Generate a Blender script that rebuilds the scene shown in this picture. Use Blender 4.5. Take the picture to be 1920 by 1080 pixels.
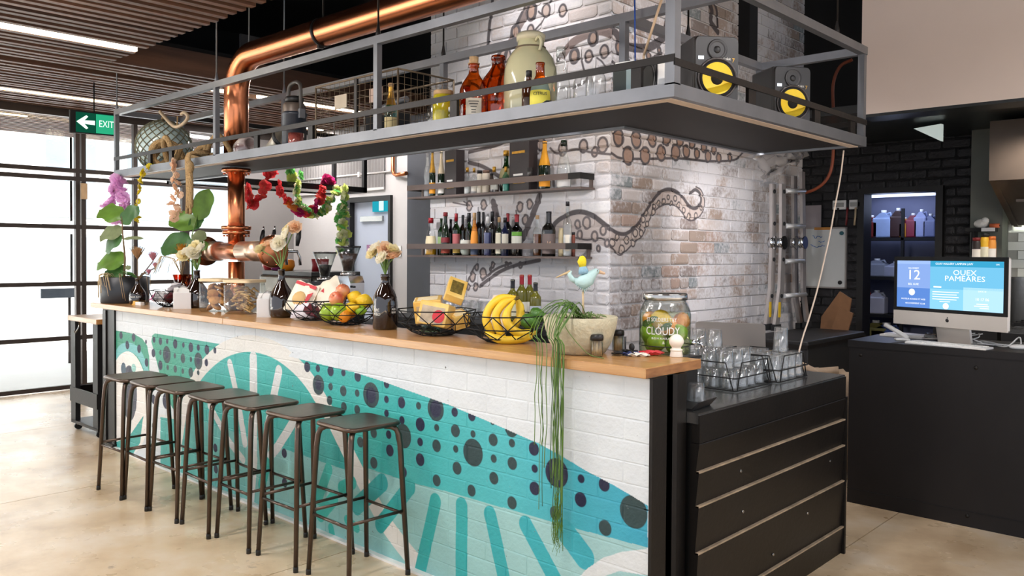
import bpy, bmesh, math, random
import numpy as np
from mathutils import Vector, Matrix, Euler
random.seed(7); rng = np.random.RandomState(3)
SC = bpy.context.scene
for o in list(bpy.data.objects): bpy.data.objects.remove(o)
COL = SC.collection
PI = math.pi
def S(c, a=1.0):
    f = lambda v: v/12.92 if v <= .04045 else ((v+.055)/1.055)**2.4
    return tuple(f(x/255.) for x in c[:3]) + (a,)

# ---------------------------------------------------------------- camera
CAMLOC = Vector((1.662, -2.476, 1.5))
_az, _pt, _rl = math.radians(133.1), math.radians(1.2), math.radians(.35)
_F = Vector((math.cos(_az)*math.cos(_pt), math.sin(_az)*math.cos(_pt), -math.sin(_pt)))
_R0 = Vector((math.sin(_az), -math.cos(_az), 0)); _U0 = _R0.cross(_F)
_R = _R0*math.cos(_rl) + _U0*math.sin(_rl); _U = _U0*math.cos(_rl) - _R0*math.sin(_rl)
cd = bpy.data.cameras.new('camera'); cam = bpy.data.objects.new('camera', cd); COL.objects.link(cam)
m = Matrix((( _R.x, _U.x, -_F.x, CAMLOC.x), (_R.y, _U.y, -_F.y, CAMLOC.y), (_R.z, _U.z, -_F.z, CAMLOC.z), (0, 0, 0, 1)))
cam.matrix_world = m
cd.sensor_fit = 'HORIZONTAL'; cd.sensor_width = 36.0; cd.lens = 36.0*1551/1920
cd.shift_y = -(540-506.5)/1920; cd.clip_start = .05; cd.clip_end = 200
SC.camera = cam

# ---------------------------------------------------------------- world, sun, room and fill lights, exposure
W = bpy.data.worlds.new('world'); SC.world = W; W.use_nodes = True
bg = W.node_tree.nodes['Background']; bg.inputs[0].default_value = S((234, 242, 255)); bg.inputs[1].default_value = 1.25
def lamp(name, kind, loc, energy, col=(255, 255, 255), rot=None, to=None, **kw):
    d = bpy.data.lights.new(name, kind); d.energy = energy; d.color = S(col)[:3]
    for k, v in kw.items(): setattr(d, k, v)
    o = bpy.data.objects.new(name, d); COL.objects.link(o); o.location = loc
    if to is not None: o.rotation_euler = (Vector(to)-Vector(loc)).to_track_quat('-Z', 'Y').to_euler()
    elif rot is not None: o.rotation_euler = rot
    return o
lamp('sun', 'SUN', (0, 0, 20), 24.0, (255, 250, 244), to=(-8.5, 2.5, 0), angle=math.radians(2))
# ceiling fill lamps added out of view; only the first follows a light strip
for k, (x, y) in enumerate([(-4.65, -1.6), (-2.4, -1.4), (-.2, -1.4), (1.2, .6)]):
    lamp('ceiling_fill', 'AREA', (x, y, 2.97), 38, (252, 246, 244), to=(x, y, 0), shape='RECTANGLE', size=.12, size_y=1.6)
for (x, y, l_) in [(-5.67, 2.5, .85), (-7.05, 2.9, 1.0)]:
    lamp('ceiling_fill', 'AREA', (x, y, 2.985), 34, (252, 248, 248), to=(x, y, 0), shape='RECTANGLE', size=.04, size_y=l_)  # extra light added under the visible back strips
# downlights in the dark ceiling void, and small spots under the gantry that wash the brick pillar
for (x, y, tx, ty, e) in [(-.3, 1.7, -1.5, 2.6, 70), (-2.0, 1.0, -2.2, 1.9, 70)]:
    lamp('downlight', 'SPOT', (x, y, 4.05), e*1.6, (252, 247, 250), to=(tx, ty, 1.2), spot_size=math.radians(80), spot_blend=.8, shadow_soft_size=.06)
for (x, y, tx, ty, e) in [(-.75, 2.35, -1.5, 3.5, 55), (-1.05, .8, -1.6, 1.82, 30), (-2.9, .8, -3.1, 1.82, 30)]:
    lamp('under_shelf_spot', 'SPOT', (x, y, 2.1), e, (250, 247, 252), to=(tx, ty, 1.25), spot_size=math.radians(95), spot_blend=.9, shadow_soft_size=.04)
SC.view_settings.view_transform = 'Standard'; SC.view_settings.look = 'None'
SC.view_settings.gamma = 1.0; SC.view_settings.use_curve_mapping = False
SC.view_settings.exposure = 0.2
SC.cycles.max_bounces = 10; SC.cycles.diffuse_bounces = 4; SC.cycles.glossy_bounces = 4
SC.cycles.transmission_bounces = 6; SC.cycles.transparent_max_bounces = 24
SC.cycles.caustics_reflective = False; SC.cycles.caustics_refractive = False
SC.cycles.sample_clamp_indirect = 4.0
SC.cycles.use_denoising = True

# ---------------------------------------------------------------- materials
def nt(name):
    mt = bpy.data.materials.new(name); mt.use_nodes = True
    t = mt.node_tree; b = t.nodes['Principled BSDF']
    return mt, t, b, t.nodes.new, t.links.new
def pbr(name, col, rough=.5, metal=0., var=.1, vs=6., bump=0., bs=40., stretch=(1, 1, 1), spec=.5, emit=None, es=0., trans=0., coat=0., sss=0., world=False, col2=None):
    mt, t, b, N, L = nt(name)
    tc = N('ShaderNodeTexCoord'); mp = N('ShaderNodeMapping'); mp.inputs['Scale'].default_value = stretch
    if world:
        g = N('ShaderNodeNewGeometry'); L(g.outputs['Position'], mp.inputs['Vector'])
    else: L(tc.outputs['Object'], mp.inputs['Vector'])
    n = N('ShaderNodeTexNoise'); n.inputs['Scale'].default_value = vs; n.inputs['Detail'].default_value = 4
    L(mp.outputs[0], n.inputs['Vector'])
    r = N('ShaderNodeValToRGB'); r.color_ramp.elements[0].position = .3; r.color_ramp.elements[1].position = .7
    c = S(col)
    if col2 is None:
        r.color_ramp.elements[0].color = tuple(v*(1-var) for v in c[:3]) + (1,)
        r.color_ramp.elements[1].color = tuple(min(1, v*(1+var)) for v in c[:3]) + (1,)
    else:
        r.color_ramp.elements[0].color = c; r.color_ramp.elements[1].color = S(col2)
    L(n.outputs['Fac'], r.inputs[0]); L(r.outputs[0], b.inputs['Base Color'])
    b.inputs['Roughness'].default_value = rough; b.inputs['Metallic'].default_value = metal
    b.inputs['Specular IOR Level'].default_value = spec
    b.inputs['Coat Weight'].default_value = coat; b.inputs['Coat Roughness'].default_value = .05
    b.inputs['Transmission Weight'].default_value = trans
    if sss: b.inputs['Subsurface Weight'].default_value = sss
    if emit:
        b.inputs['Emission Color'].default_value = S(emit); b.inputs['Emission Strength'].default_value = es
    if bump:
        n2 = N('ShaderNodeTexNoise'); n2.inputs['Scale'].default_value = bs; n2.inputs['Detail'].default_value = 3
        L(mp.outputs[0], n2.inputs['Vector'])
        bp = N('ShaderNodeBump'); bp.inputs['Strength'].default_value = bump; bp.inputs['Distance'].default_value = .02
        L(n2.outputs['Fac'], bp.inputs['Height']); L(bp.outputs[0], b.inputs['Normal'])
    return mt
def glass(name, tint=(240, 248, 246), edge=None, refl=.16, rough=.02, dense=0.0):
    """thin clear sheet: tinted see-through, mirror glints rising towards the rim"""
    mt = bpy.data.materials.new(name); mt.use_nodes = True; t = mt.node_tree; t.nodes.clear(); N, L = t.nodes.new, t.links.new
    o = N('ShaderNodeOutputMaterial'); mx = N('ShaderNodeMixShader'); tr = N('ShaderNodeBsdfTransparent'); gl = N('ShaderNodeBsdfGlossy')
    lw = N('ShaderNodeLayerWeight'); lw.inputs['Blend'].default_value = .35
    rp = N('ShaderNodeValToRGB'); rp.color_ramp.elements[0].color = S(tint); rp.color_ramp.elements[1].color = S(edge or tuple(v*.55 for v in tint))
    rp.color_ramp.elements[0].position = .25; rp.color_ramp.elements[1].position = .95
    L(lw.outputs['Facing'], rp.inputs[0]); L(rp.outputs[0], tr.inputs[0])
    gl.inputs['Roughness'].default_value = rough
    ns = N('ShaderNodeTexNoise'); ns.inputs['Scale'].default_value = 25; bp = N('ShaderNodeBump'); bp.inputs['Strength'].default_value = .06; bp.inputs['Distance'].default_value = .01
    L(ns.outputs['Fac'], bp.inputs['Height']); L(bp.outputs[0], gl.inputs['Normal'])
    mr = N('ShaderNodeMapRange'); mr.inputs['To Min'].default_value = refl*.35; mr.inputs['To Max'].default_value = min(.9, refl*3.0)
    pw = N('ShaderNodeMath'); pw.operation = 'POWER'; pw.inputs[1].default_value = 2.5; L(lw.outputs['Facing'], pw.inputs[0]); L(pw.outputs[0], mr.inputs['Value']); L(mr.outputs[0], mx.inputs[0])
    L(tr.outputs[0], mx.inputs[1])
    if dense:
        df = N('ShaderNodeBsdfDiffuse'); df.inputs[0].default_value = S(tint); m2 = N('ShaderNodeMixShader'); m2.inputs[0].default_value = dense
        L(tr.outputs[0], m2.inputs[1]); L(df.outputs[0], m2.inputs[2]); L(m2.outputs[0], mx.inputs[1])
    L(gl.outputs[0], mx.inputs[2]); L(mx.outputs[0], o.inputs[0])
    return mt
def petal(name, c, var=.1, vs=20., tl=.45, rough=.7):
    """thin leaf or petal: light passes through it"""
    mt = pbr(name, c, rough, var=var, vs=vs); t = mt.node_tree; N, L = t.nodes.new, t.links.new
    b = t.nodes['Principled BSDF']; tr = N('ShaderNodeBsdfTranslucent'); mx = N('ShaderNodeMixShader'); mx.inputs[0].default_value = tl
    L(b.inputs['Base Color'].links[0].from_socket, tr.inputs[0]); L(b.outputs[0], mx.inputs[1]); L(tr.outputs[0], mx.inputs[2]); L(mx.outputs[0], t.nodes['Material Output'].inputs[0]); return mt
def emitter(name, col, s):
    mt = bpy.data.materials.new(name); mt.use_nodes = True; t = mt.node_tree; t.nodes.clear()
    o = t.nodes.new('ShaderNodeOutputMaterial'); e = t.nodes.new('ShaderNodeEmission'); e.inputs[0].default_value = S(col); e.inputs[1].default_value = s
    t.links.new(e.outputs[0], o.inputs[0]); return mt

# ---------------------------------------------------------------- mesh builder
class G:
    def __init__(s): s.v = []; s.f = []; s.sm = []
    def add(s, vs, fs, smooth=False):
        o = len(s.v); s.v += [tuple(v) for v in vs]; s.f += [tuple(i+o for i in f) for f in fs]; s.sm += [smooth]*len(fs); return s
    def box(s, x0, x1, y0, y1, z0, z1, M=None):
        vs = [(x, y, z) for z in (z0, z1) for y in (y0, y1) for x in (x0, x1)]
        if M is not None: vs = [M @ Vector(v) for v in vs]
        return s.add(vs, [(0, 2, 3, 1), (4, 5, 7, 6), (0, 1, 5, 4), (2, 6, 7, 3), (0, 4, 6, 2), (1, 3, 7, 5)])
    def cbox(s, c, d, M=None):
        return s.box(c[0]-d[0]/2, c[0]+d[0]/2, c[1]-d[1]/2, c[1]+d[1]/2, c[2]-d[2]/2, c[2]+d[2]/2, M)
    def bev(s, x0, x1, y0, y1, z0, z1, b, M=None):
        """box with chamfered edges"""
        bm = bmesh.new(); bmesh.ops.create_cube(bm, size=1)
        for v in bm.verts: v.co = Vector(((x0+x1)/2+v.co.x*(x1-x0), (y0+y1)/2+v.co.y*(y1-y0), (z0+z1)/2+v.co.z*(z1-z0)))
        bmesh.ops.bevel(bm, geom=bm.edges[:], offset=b, segments=2, affect='EDGES', profile=.5)
        bm.verts.ensure_lookup_table()
        vs = [(M @ v.co if M is not None else v.co.copy()) for v in bm.verts]; fs = [[v.index for v in f.verts] for f in bm.faces]
        bm.free(); return s.add(vs, fs)
    def prism(s, poly, a0, a1, axis=2, M=None):
        n = len(poly); vs = []
        for a in (a0, a1):
            for p in poly:
                q = [p[0], p[1]]; q.insert(axis, a); vs.append(M @ Vector(q) if M is not None else q)
        fs = [tuple(range(n))[::-1], tuple(range(n, 2*n))] + [(i, (i+1) % n, n+(i+1) % n, n+i) for i in range(n)]
        return s.add(vs, fs)
    def tube(s, path, r, n=8, cap=True, closed=False, flat=None):
        P = [Vector(p) for p in path]; k = len(P); rr = r if hasattr(r, '__len__') else [r]*k
        T = []
        for i in range(k):
            a = P[(i-1) % k] if (closed or i > 0) else P[i]; b = P[(i+1) % k] if (closed or i < k-1) else P[i]
            d = b-a; T.append(d.normalized() if d.length > 1e-9 else Vector((0, 0, 1)))
        u = T[0].orthogonal().normalized(); vs = []
        for i in range(k):
            u = u - T[i]*u.dot(T[i]); u = u.normalized() if u.length > 1e-6 else T[i].orthogonal().normalized(); w = T[i].cross(u)
            for j in range(n):
                a = 2*PI*j/n; vs.append(P[i] + (u*math.cos(a) + w*math.sin(a))*rr[i])
        fs = []; m_ = k if closed else k-1
        for i in range(m_):
            for j in range(n):
                a, b = i*n+j, i*n+(j+1) % n; c, d = ((i+1) % k)*n+(j+1) % n, ((i+1) % k)*n+j
                fs.append((a, b, c, d))
        s.add(vs, fs, True)
        if cap and not closed:
            o = len(s.v)-len(vs); s.f += [tuple(o+j for j in range(n))[::-1], tuple(o+(k-1)*n+j for j in range(n))]; s.sm += [False, False]
        return s
    def cyl(s, p0, p1, r, n=16, r2=None): return s.tube([p0, p1], [r, r if r2 is None else r2], n)
    def lathe(s, prof, n=20, c=(0, 0, 0), M=None, sm=True, a0=0., a1=2*PI):
        full = abs(a1-a0-2*PI) < 1e-6; k = n if full else n+1; vs = []
        for (r, z) in prof:
            for j in range(k):
                a = a0+(a1-a0)*j/n; p = Vector((r*math.cos(a), r*math.sin(a), z))
                vs.append((M @ p if M is not None else p) + Vector(c))
        fs = []
        for i in range(len(prof)-1):
            for j in range(n):
                a, b = i*k+j, i*k+(j+1) % k
                fs.append((a, b, b+k, a+k))
        return s.add(vs, fs, sm)
    def ball(s, c, r, n=12, m_=8, M=None):
        r = (r, r, r) if not hasattr(r, '__len__') else r
        vs = []; fs = []
        for i in range(m_+1):
            t = PI*i/m_
            for j in range(n):
                a = 2*PI*j/n; p = Vector((r[0]*math.sin(t)*math.cos(a), r[1]*math.sin(t)*math.sin(a), r[2]*math.cos(t)))
                vs.append((M @ p if M is not None else p)+Vector(c))
        for i in range(m_):
            for j in range(n): fs.append((i*n+j, (i+1)*n+j, (i+1)*n+(j+1) % n, i*n+(j+1) % n))
        return s.add(vs, fs, True)
    def sheet(s, rows, smooth=True):
        k = len(rows[0]); vs = [p for r in rows for p in r]; fs = []
        for i in range(len(rows)-1):
            for j in range(k-1): fs.append((i*k+j, i*k+j+1, (i+1)*k+j+1, (i+1)*k+j))
        return s.add(vs, fs, smooth)
    def build(s, name, mat, parent=None, loc=None, rot=None, kind=None, label=None):
        me = bpy.data.meshes.new(name); me.from_pydata(s.v, [], s.f)
        me.polygons.foreach_set('use_smooth', s.sm); me.materials.append(mat); me.update()
        return put(name, me, parent, loc, rot, kind, label)
def put(name, me, parent=None, loc=None, rot=None, kind=None, label=None):
    o = bpy.data.objects.new(name, me); COL.objects.link(o)
    if parent: o.parent = parent
    if loc is not None: o.location = loc
    if rot is not None: o.rotation_euler = rot
    if kind: o['kind'] = kind
    if label: o['label'] = label
    return o
def tag(o, label, cat, group=None, kind=None):
    o['label'] = label; o['category'] = cat
    if group: o['group'] = group
    if kind: o['kind'] = kind
    return o
def thing(name, label, cat, loc=(0, 0, 0), rz=0, group=None):
    o = bpy.data.objects.new(name, None); COL.objects.link(o); o.empty_display_size = .05
    o.location = loc; o.rotation_euler = (0, 0, rz); return tag(o, label, cat, group)
def struct(name, g, mat, parent=None):
    o = g.build(name, mat, parent)
    if not parent: o['kind'] = 'structure'
    return o
def dup(o, loc=None, rz=None, label=None, group=None, parent=None):
    c = o.copy(); COL.objects.link(c)
    if parent: c.parent = parent
    if loc is not None: c.location = loc
    if rz is not None: c.rotation_euler = (0, 0, rz)
    if label: c['label'] = label
    if group: c['group'] = group
    for ch in list(o.children): dup(ch, parent=c)
    return c
_fcache = {}
def letters(txt, size, mat, parent, M, bend=None, depth=.0006, name='lettering', align='CENTER', sx=1.0):
    """flat printed lettering; bend = radius wraps it round an upright cylinder"""
    cu = bpy.data.curves.new('t', 'FONT'); cu.body = txt; cu.size = size; cu.align_x = align; cu.align_y = 'CENTER'; cu.extrude = depth; cu.resolution_u = 2
    to = bpy.data.objects.new('t', cu); COL.objects.link(to)
    me = bpy.data.meshes.new_from_object(to.evaluated_get(bpy.context.evaluated_depsgraph_get())); bpy.data.objects.remove(to)
    for v in me.vertices:
        p = v.co.copy(); p.x *= sx
        if bend:
            a = p.x/bend; p = Vector((math.sin(a)*(bend+p.z), p.y, math.cos(a)*(bend+p.z)-bend))
        v.co = M @ p
    me.materials.clear(); me.materials.append(mat); me.name = name
    return put(name, me, parent)
def frame(o, x, y):
    """matrix from origin and two axes"""
    x = Vector(x).normalized(); y = Vector(y).normalized(); z = x.cross(y)
    return Matrix(((x.x, y.x, z.x, o[0]), (x.y, y.y, z.y, o[1]), (x.z, y.z, z.z, o[2]), (0, 0, 0, 1)))
def face_cam(x, y): return math.atan2(CAMLOC.y-y, CAMLOC.x-x)

# ---------------------------------------------------------------- painted murals (pigment maps drawn by code, mapped by place on the wall)
class Paint:
    def __init__(s, name, u0, u1, v0, v1, res):
        s.n, s.b, s.res = name, (u0, u1, v0, v1), res
        s.w, s.h = int((u1-u0)*res), int((v1-v0)*res); s.a = np.zeros((s.h, s.w, 4), np.float32)
        s.U, s.V = np.meshgrid(u0+(np.arange(s.w)+.5)/res, v0+(np.arange(s.h)+.5)/res)
    def put(s, cov, col, sl=None):
        sl = sl or (slice(None), slice(None)); a = s.a[sl]; c = np.clip(cov, 0, 1)[..., None]
        al = col[3] if len(col) == 4 and not hasattr(col[0], 'shape') else 1.0
        c = c*al
        a[..., :3] = a[..., :3]*(1-c)+np.array(S(col)[:3], np.float32)*c if not callable(col) else a[..., :3]
        a[..., 3:] = np.maximum(a[..., 3:], c)
    def sl(s, u0, u1, v0, v1):
        f = lambda v, lo, n: int(max(0, min(n, (v-lo)*s.res)))
        return (slice(f(v0, s.b[2], s.h), f(v1, s.b[2], s.h)+1), slice(f(u0, s.b[0], s.w), f(u1, s.b[0], s.w)+1))
    def dot(s, u, v, r, col, ru=None):
        ru = ru or r; k = s.sl(u-ru*1.2, u+ru*1.2, v-r*1.2, v+r*1.2)
        d = np.sqrt(((s.U[k]-u)/ru)**2+((s.V[k]-v)/r)**2); s.put((1-d)*r*s.res+.5, col, k)
    def ring(s, u, v, r, t, col, fill=None, ru=None):
        s.dot(u, v, r, col, ru)
        if fill: s.dot(u, v, r-t, fill, (ru or r)-t)
    def line(s, pts, wd, col):
        wd = wd if hasattr(wd, '__len__') else [wd]*len(pts)
        acc = None
        us = [p[0] for p in pts]; vs = [p[1] for p in pts]; mw = max(wd)
        k = s.sl(min(us)-mw, max(us)+mw, min(vs)-mw, max(vs)+mw); U, V = s.U[k], s.V[k]; D = np.full(U.shape, 9., np.float32)
        for (a, b, w0, w1) in zip(pts[:-1], pts[1:], wd[:-1], wd[1:]):
            dx, dy = b[0]-a[0], b[1]-a[1]; t = np.clip(((U-a[0])*dx+(V-a[1])*dy)/(dx*dx+dy*dy+1e-9), 0, 1)
            D = np.minimum(D, np.hypot(U-a[0]-t*dx, V-a[1]-t*dy)-(w0+(w1-w0)*t)/2)
        s.put(-D*s.res+.5, col, k)
    def poly(s, pts, col, grad=None):
        us = [p[0] for p in pts]; vs = [p[1] for p in pts]; k = s.sl(min(us), max(us), min(vs), max(vs)); U, V = s.U[k], s.V[k]
        ins = np.zeros(U.shape, bool)
        for i in range(len(pts)):
            (x0, y0), (x1, y1) = pts[i-1][:2], pts[i][:2]
            if y0 != y1: ins ^= ((y0 > V) != (y1 > V)) & (U < (x1-x0)*(V-y0)/(y1-y0)+x0)
        if grad is None: s.put(ins.astype(np.float32), col, k)
        else:
            a = s.a[k]; X_ = [g[0] for g in grad]
            c = np.stack([np.interp(U, X_, [S(g[1])[i] for g in grad]) for i in range(3)], -1)
            a[..., :3][ins] = c[ins]; a[..., 3][ins] = 1
    def image(s):
        im = bpy.data.images.new(s.n, s.w, s.h, alpha=True, float_buffer=True)
        im.pixels.foreach_set(s.a.ravel()); im.update(); im.pack(); return im
def smooth(pts, k=5):
    """Catmull-Rom through points"""
    P = [np.array(p[:2], float) for p in pts]; P = [2*P[0]-P[1]]+P+[2*P[-1]-P[-2]]; out = []
    for i in range(1, len(P)-2):
        for j in range(k):
            t = j/k; out.append(tuple(.5*((2*P[i])+(-P[i-1]+P[i+1])*t+(2*P[i-1]-5*P[i]+4*P[i+1]-P[i+2])*t*t+(-P[i-1]+3*P[i]-3*P[i+1]+P[i+2])*t**3)))
    return out+[tuple(P[-2])]
NAVY, DKG, CREAM, PALE = (12, 18, 54), (34, 60, 62), (220, 220, 214), (160, 212, 203)
TEAL = [(-4.8, (60, 148, 118)), (-3.9, (60, 154, 128)), (-2.9, (50, 166, 156)), (-1.6, (48, 172, 164)), (-.7, (74, 180, 186)), (0, (50, 158, 184))]
PALEG = [(-4.8, (66, 164, 156)), (-2.6, (92, 180, 170)), (-1.7, (142, 194, 188)), (0, (158, 198, 198))]
STROKE = [(-3, (40, 160, 152)), (-1.2, (42, 166, 162)), (0, (54, 166, 190))]
B = Paint('bar_mural', -4.82, .02, -.01, 1.06, 400)
B.a[...] = S((216, 221, 222))
# pale lower field, spotted teal band above it
low = ((-2.75, 0.41), (-2.296, 0.393), (-1.705, 0.418), (-1.336, 0.411), (-1.08, 0.42), (-0.536, 0.422), (-0.289, 0.426), (-0.015, 0.434), (-0.009, -0.101), (-2.75, -0.166))
B.poly(low, None, PALEG)
band = ((-2.404, 0.914), (-1.993, 0.895), (-1.76, 0.885), (-1.569, 0.868), (-1.382, 0.846), (-1.082, 0.814), (-0.861, 0.78), (-0.687, 0.751), (-0.538, 0.726), (-0.412, 0.694), (-0.292, 0.659), (-0.165, 0.63), (-0.08, 0.606), (-0.012, 0.585), (-0.011, 0.433), (-0.289, 0.426), (-0.536, 0.422), (-1.08, 0.42), (-1.336, 0.411), (-1.705, 0.418), (-2.296, 0.393), (-2.75, 0.404), (-2.63, 0.98))
B.poly(band, None, TEAL)
left_band = ((-4.18, 0.859), (-4.162, 0.902), (-4.119, 0.92), (-3.633, 0.92), (-3.065, 0.92), (-3.026, 0.753), (-3.412, 0.369), (-3.621, 0.125), (-3.791, 0.384), (-3.986, 0.542), (-4.069, 0.682))
B.poly(left_band, None, TEAL)
B.poly(((-4.037, 0.35), (-3.674, 0.376), (-3.133, 0.41), (-3.134, -0.09), (-4.041, -0.21)), None, PALEG)
B.line(((-4.054, 0.351), (-3.674, 0.38)), .02, CREAM)
# left: pip-like shape with a green hood
B.poly(((-4.807, 0.892), (-4.649, 0.895), (-4.459, 0.888), (-4.331, 0.867), (-4.25, 0.824), (-4.216, 0.751), (-4.216, 0.629), (-4.81, 0.567)), None, TEAL)
B.line(smooth(((-4.829, 0.663), (-4.728, 0.749), (-4.592, 0.784), (-4.46, 0.779), (-4.359, 0.738), (-4.278, 0.661), (-4.226, 0.571))), .07, (118, 190, 188))
B.poly(smooth(((-4.829, 0.646), (-4.709, 0.722), (-4.573, 0.754), (-4.441, 0.73), (-4.332, 0.655), (-4.244, 0.512), (-4.228, 0.285), (-4.373, 0.071), (-4.579, -0.004), (-4.815, -0.003))), (240, 236, 228))
B.dot(*(-4.556, 0.447, 0.205), (74, 76, 88), .13)
B.dot(*(-4.661, 0.615, 0.048), (74, 96, 110), .045); B.dot(*(-4.479, 0.641, 0.031), (150, 200, 190), .04)
B.poly(((-4.815, 0.038), (-4.55, 0.136), (-4.317, 0.311), (-4.373, 0.109), (-4.58, -0.063), (-4.816, -0.077)), None, PALEG)
# citrus half: teal disc, cream rind, rays
cit = smooth(((-3.794, -0.051), (-3.76, 0.209), (-3.673, 0.454), (-3.521, 0.66), (-3.325, 0.8), (-3.105, 0.897), (-2.854, 0.95), (-2.607, 0.945), (-2.399, 0.896), (-2.207, 0.804), (-2.026, 0.659), (-1.883, 0.513), (-1.768, 0.395), (-1.652, 0.283), (-1.507, 0.156), (-1.284, 0.027)))
disc = [p for p in cit]+[(cit[-1][0], 0), (cit[0][0], 0)]
B.poly(disc, None, [(-4.8, (70, 170, 160)), (-3.4, (92, 180, 172)), (-2.5, (134, 190, 184)), (-1.2, (142, 194, 190))])
cz = [p for p in cit if p[1] > .36]
B.poly(cz, None, [(-4.8, (64, 168, 158)), (-2.6, (60, 172, 164)), (-1.0, (36, 148, 142))])
B.line(cit, [.1+.0*i for i in range(len(cit))], (222, 219, 210))
for ray, wd in (((-3.065, 0.808), (-2.962, 0.591), (-2.886, 0.35)), .06), (((-2.786, 0.867), (-2.78, 0.589), (-2.786, 0.303)), .085), (((-2.504, 0.82), (-2.584, 0.599), (-2.666, 0.323)), .07), (((-2.333, 0.573), (-2.515, 0.386), (-2.631, 0.292)), .06), (((-3.326, 0.518), (-3.066, 0.321), (-2.905, 0.244)), .05), (((-2.762, 0.275), (-2.811, -0.052)), .05):
    B.line(ray, wd, (212, 214, 210))
for ray, wd in (((-2.016, 0.35), (-2.11, 0.174)), .07), (((-1.804, 0.32), (-1.896, 0.274)), .07), (((-1.967, 0.204), (-2.089, 0.092)), .08), (((-1.849, 0.118), (-1.766, 0.095)), .05), (((-1.991, 0.043), (-1.981, 0.017)), .05), (((-2.631, 0.267), (-2.69, 0.131)), .08):
    B.line(ray, wd, (48, 176, 162))
# teal brush strokes of the second citrus
for ray, wd in (((-1.559, 0.368), (-1.767, 0.205)), .09), (((-1.348, 0.391), (-1.574, 0.154)), .08), (((-1.166, 0.359), (-1.276, -0.004)), .075), (((-0.992, 0.376), (-0.992, -0.059)), .075), (((-0.815, 0.375), (-0.712, 0.07)), .075), (((-0.608, 0.379), (-0.415, 0.155)), .075), (((-0.395, 0.398), (-0.304, 0.324)), .1):
    U0 = ray[0][0]; c = tuple(int(np.interp(U0, [s[0] for s in STROKE], [s[1][i] for s in STROKE])) for i in range(3))
    B.line(ray, wd, c)
sw = ((-0.393, 0.161), (-0.293, 0.277), (-0.212, 0.344), (-0.126, 0.388), (-0.011, 0.429), (-0.005, -0.099), (-0.389, -0.242))
B.poly(sw, (218, 221, 220))
B.poly(((-0.241, 0.205), (-0.199, 0.278), (-0.137, 0.313), (-0.01, 0.33), (-0.005, -0.099), (-0.237, -0.185)), None, PALEG)
# spots
for (u, v, r) in ((-4.707, 0.863, 0.028), (-4.478, 0.864, 0.031), (-4.592, 0.8, 0.032), (-4.386, 0.789, 0.031), (-4.26, 0.701, 0.03), (-4.268, 0.849, 0.015), (-4.136, 0.874, 0.022), (-4.034, 0.871, 0.026), (-3.926, 0.879, 0.018), (-3.805, 0.871, 0.032), (-3.687, 0.873, 0.018), (-3.58, 0.867, 0.032), (-3.476, 0.873, 0.021), (-3.36, 0.869, 0.031), (-3.254, 0.874, 0.02), (-4.146, 0.779, 0.03), (-3.367, 0.786, 0.024), (-4.035, 0.704, 0.033), (-3.945, 0.466, 0.055), (-4.148, 0.452, 0.034), (-2.218, 0.872, 0.029), (-2.116, 0.874, 0.02), (-1.998, 0.872, 0.028), (-1.884, 0.875, 0.019), (-1.76, 0.869, 0.027), (-1.527, 0.782, 0.018), (-1.413, 0.781, 0.028), (-1.04, 0.786, 0.021), (-1.527, 0.857, 0.021), (-0.93, 0.784, 0.023), (-1.527, 0.714, 0.018), (-1.409, 0.697, 0.02), (-1.276, 0.696, 0.032), (-0.567, 0.7, 0.028), (-1.276, 0.614, 0.02), (-1.275, 0.531, 0.03), (-1.501, 0.536, 0.029), (-1.51, 0.612, 0.021), (-0.561, 0.62, 0.017), (-0.444, 0.624, 0.059), (-0.32, 0.625, 0.017), (-0.21, 0.623, 0.026), (-0.56, 0.539, 0.028), (-0.322, 0.543, 0.029), (-2.448, 0.361, 0.027), (-2.442, 0.195, 0.027), (-2.322, 0.278, 0.024), (-1.399, 0.45, 0.028), (-3.249, 0.258, 0.027), (-3.243, 0.124, 0.027)):
    B.dot(u, v, r, NAVY)
for (u, v, r) in ((-4.034, 0.793, 0.018), (-3.813, 0.79, 0.018), (-3.695, 0.783, 0.032), (-3.58, 0.787, 0.018), (-3.919, 0.7, 0.018), (-3.805, 0.701, 0.025), (-3.695, 0.698, 0.018), (-3.58, 0.702, 0.032), (-3.476, 0.71, 0.017), (-4.14, 0.26, 0.034), (-1.998, 0.79, 0.02), (-1.883, 0.781, 0.028), (-1.764, 0.784, 0.019), (-1.288, 0.782, 0.018), (-0.693, 0.766, 0.038), (-0.803, 0.777, 0.014), (-2.007, 0.716, 0.025), (-1.879, 0.699, 0.025), (-1.764, 0.7, 0.024), (-1.161, 0.698, 0.017), (-1.036, 0.703, 0.029), (-0.923, 0.706, 0.016), (-0.799, 0.7, 0.027), (-0.689, 0.704, 0.018), (-1.628, 0.602, 0.026), (-1.4, 0.622, 0.059), (-1.16, 0.615, 0.029), (-1.032, 0.622, 0.017), (-0.922, 0.624, 0.061), (-0.795, 0.62, 0.018), (-0.686, 0.619, 0.027), (-1.737, 0.539, 0.027), (-1.024, 0.537, 0.029), (-0.794, 0.536, 0.027), (-1.627, 0.453, 0.029), (-1.159, 0.456, 0.027), (-0.931, 0.455, 0.026), (-0.687, 0.453, 0.027), (-0.451, 0.462, 0.028), (-0.203, 0.46, 0.03), (-0.075, 0.549, 0.061)):
    B.dot(u, v, r, DKG)
for (u, v, r, q) in ((-3.935, 0.787, 0.059, 8), (-3.476, 0.786, 0.055, 8), (-2.111, 0.786, 0.054, 10), (-1.65, 0.788, 0.064, 12), (-1.168, 0.783, 0.056, 13)):
    B.dot(u, v, r, DKG); B.dot(u, v, r*q/19., NAVY)
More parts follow.
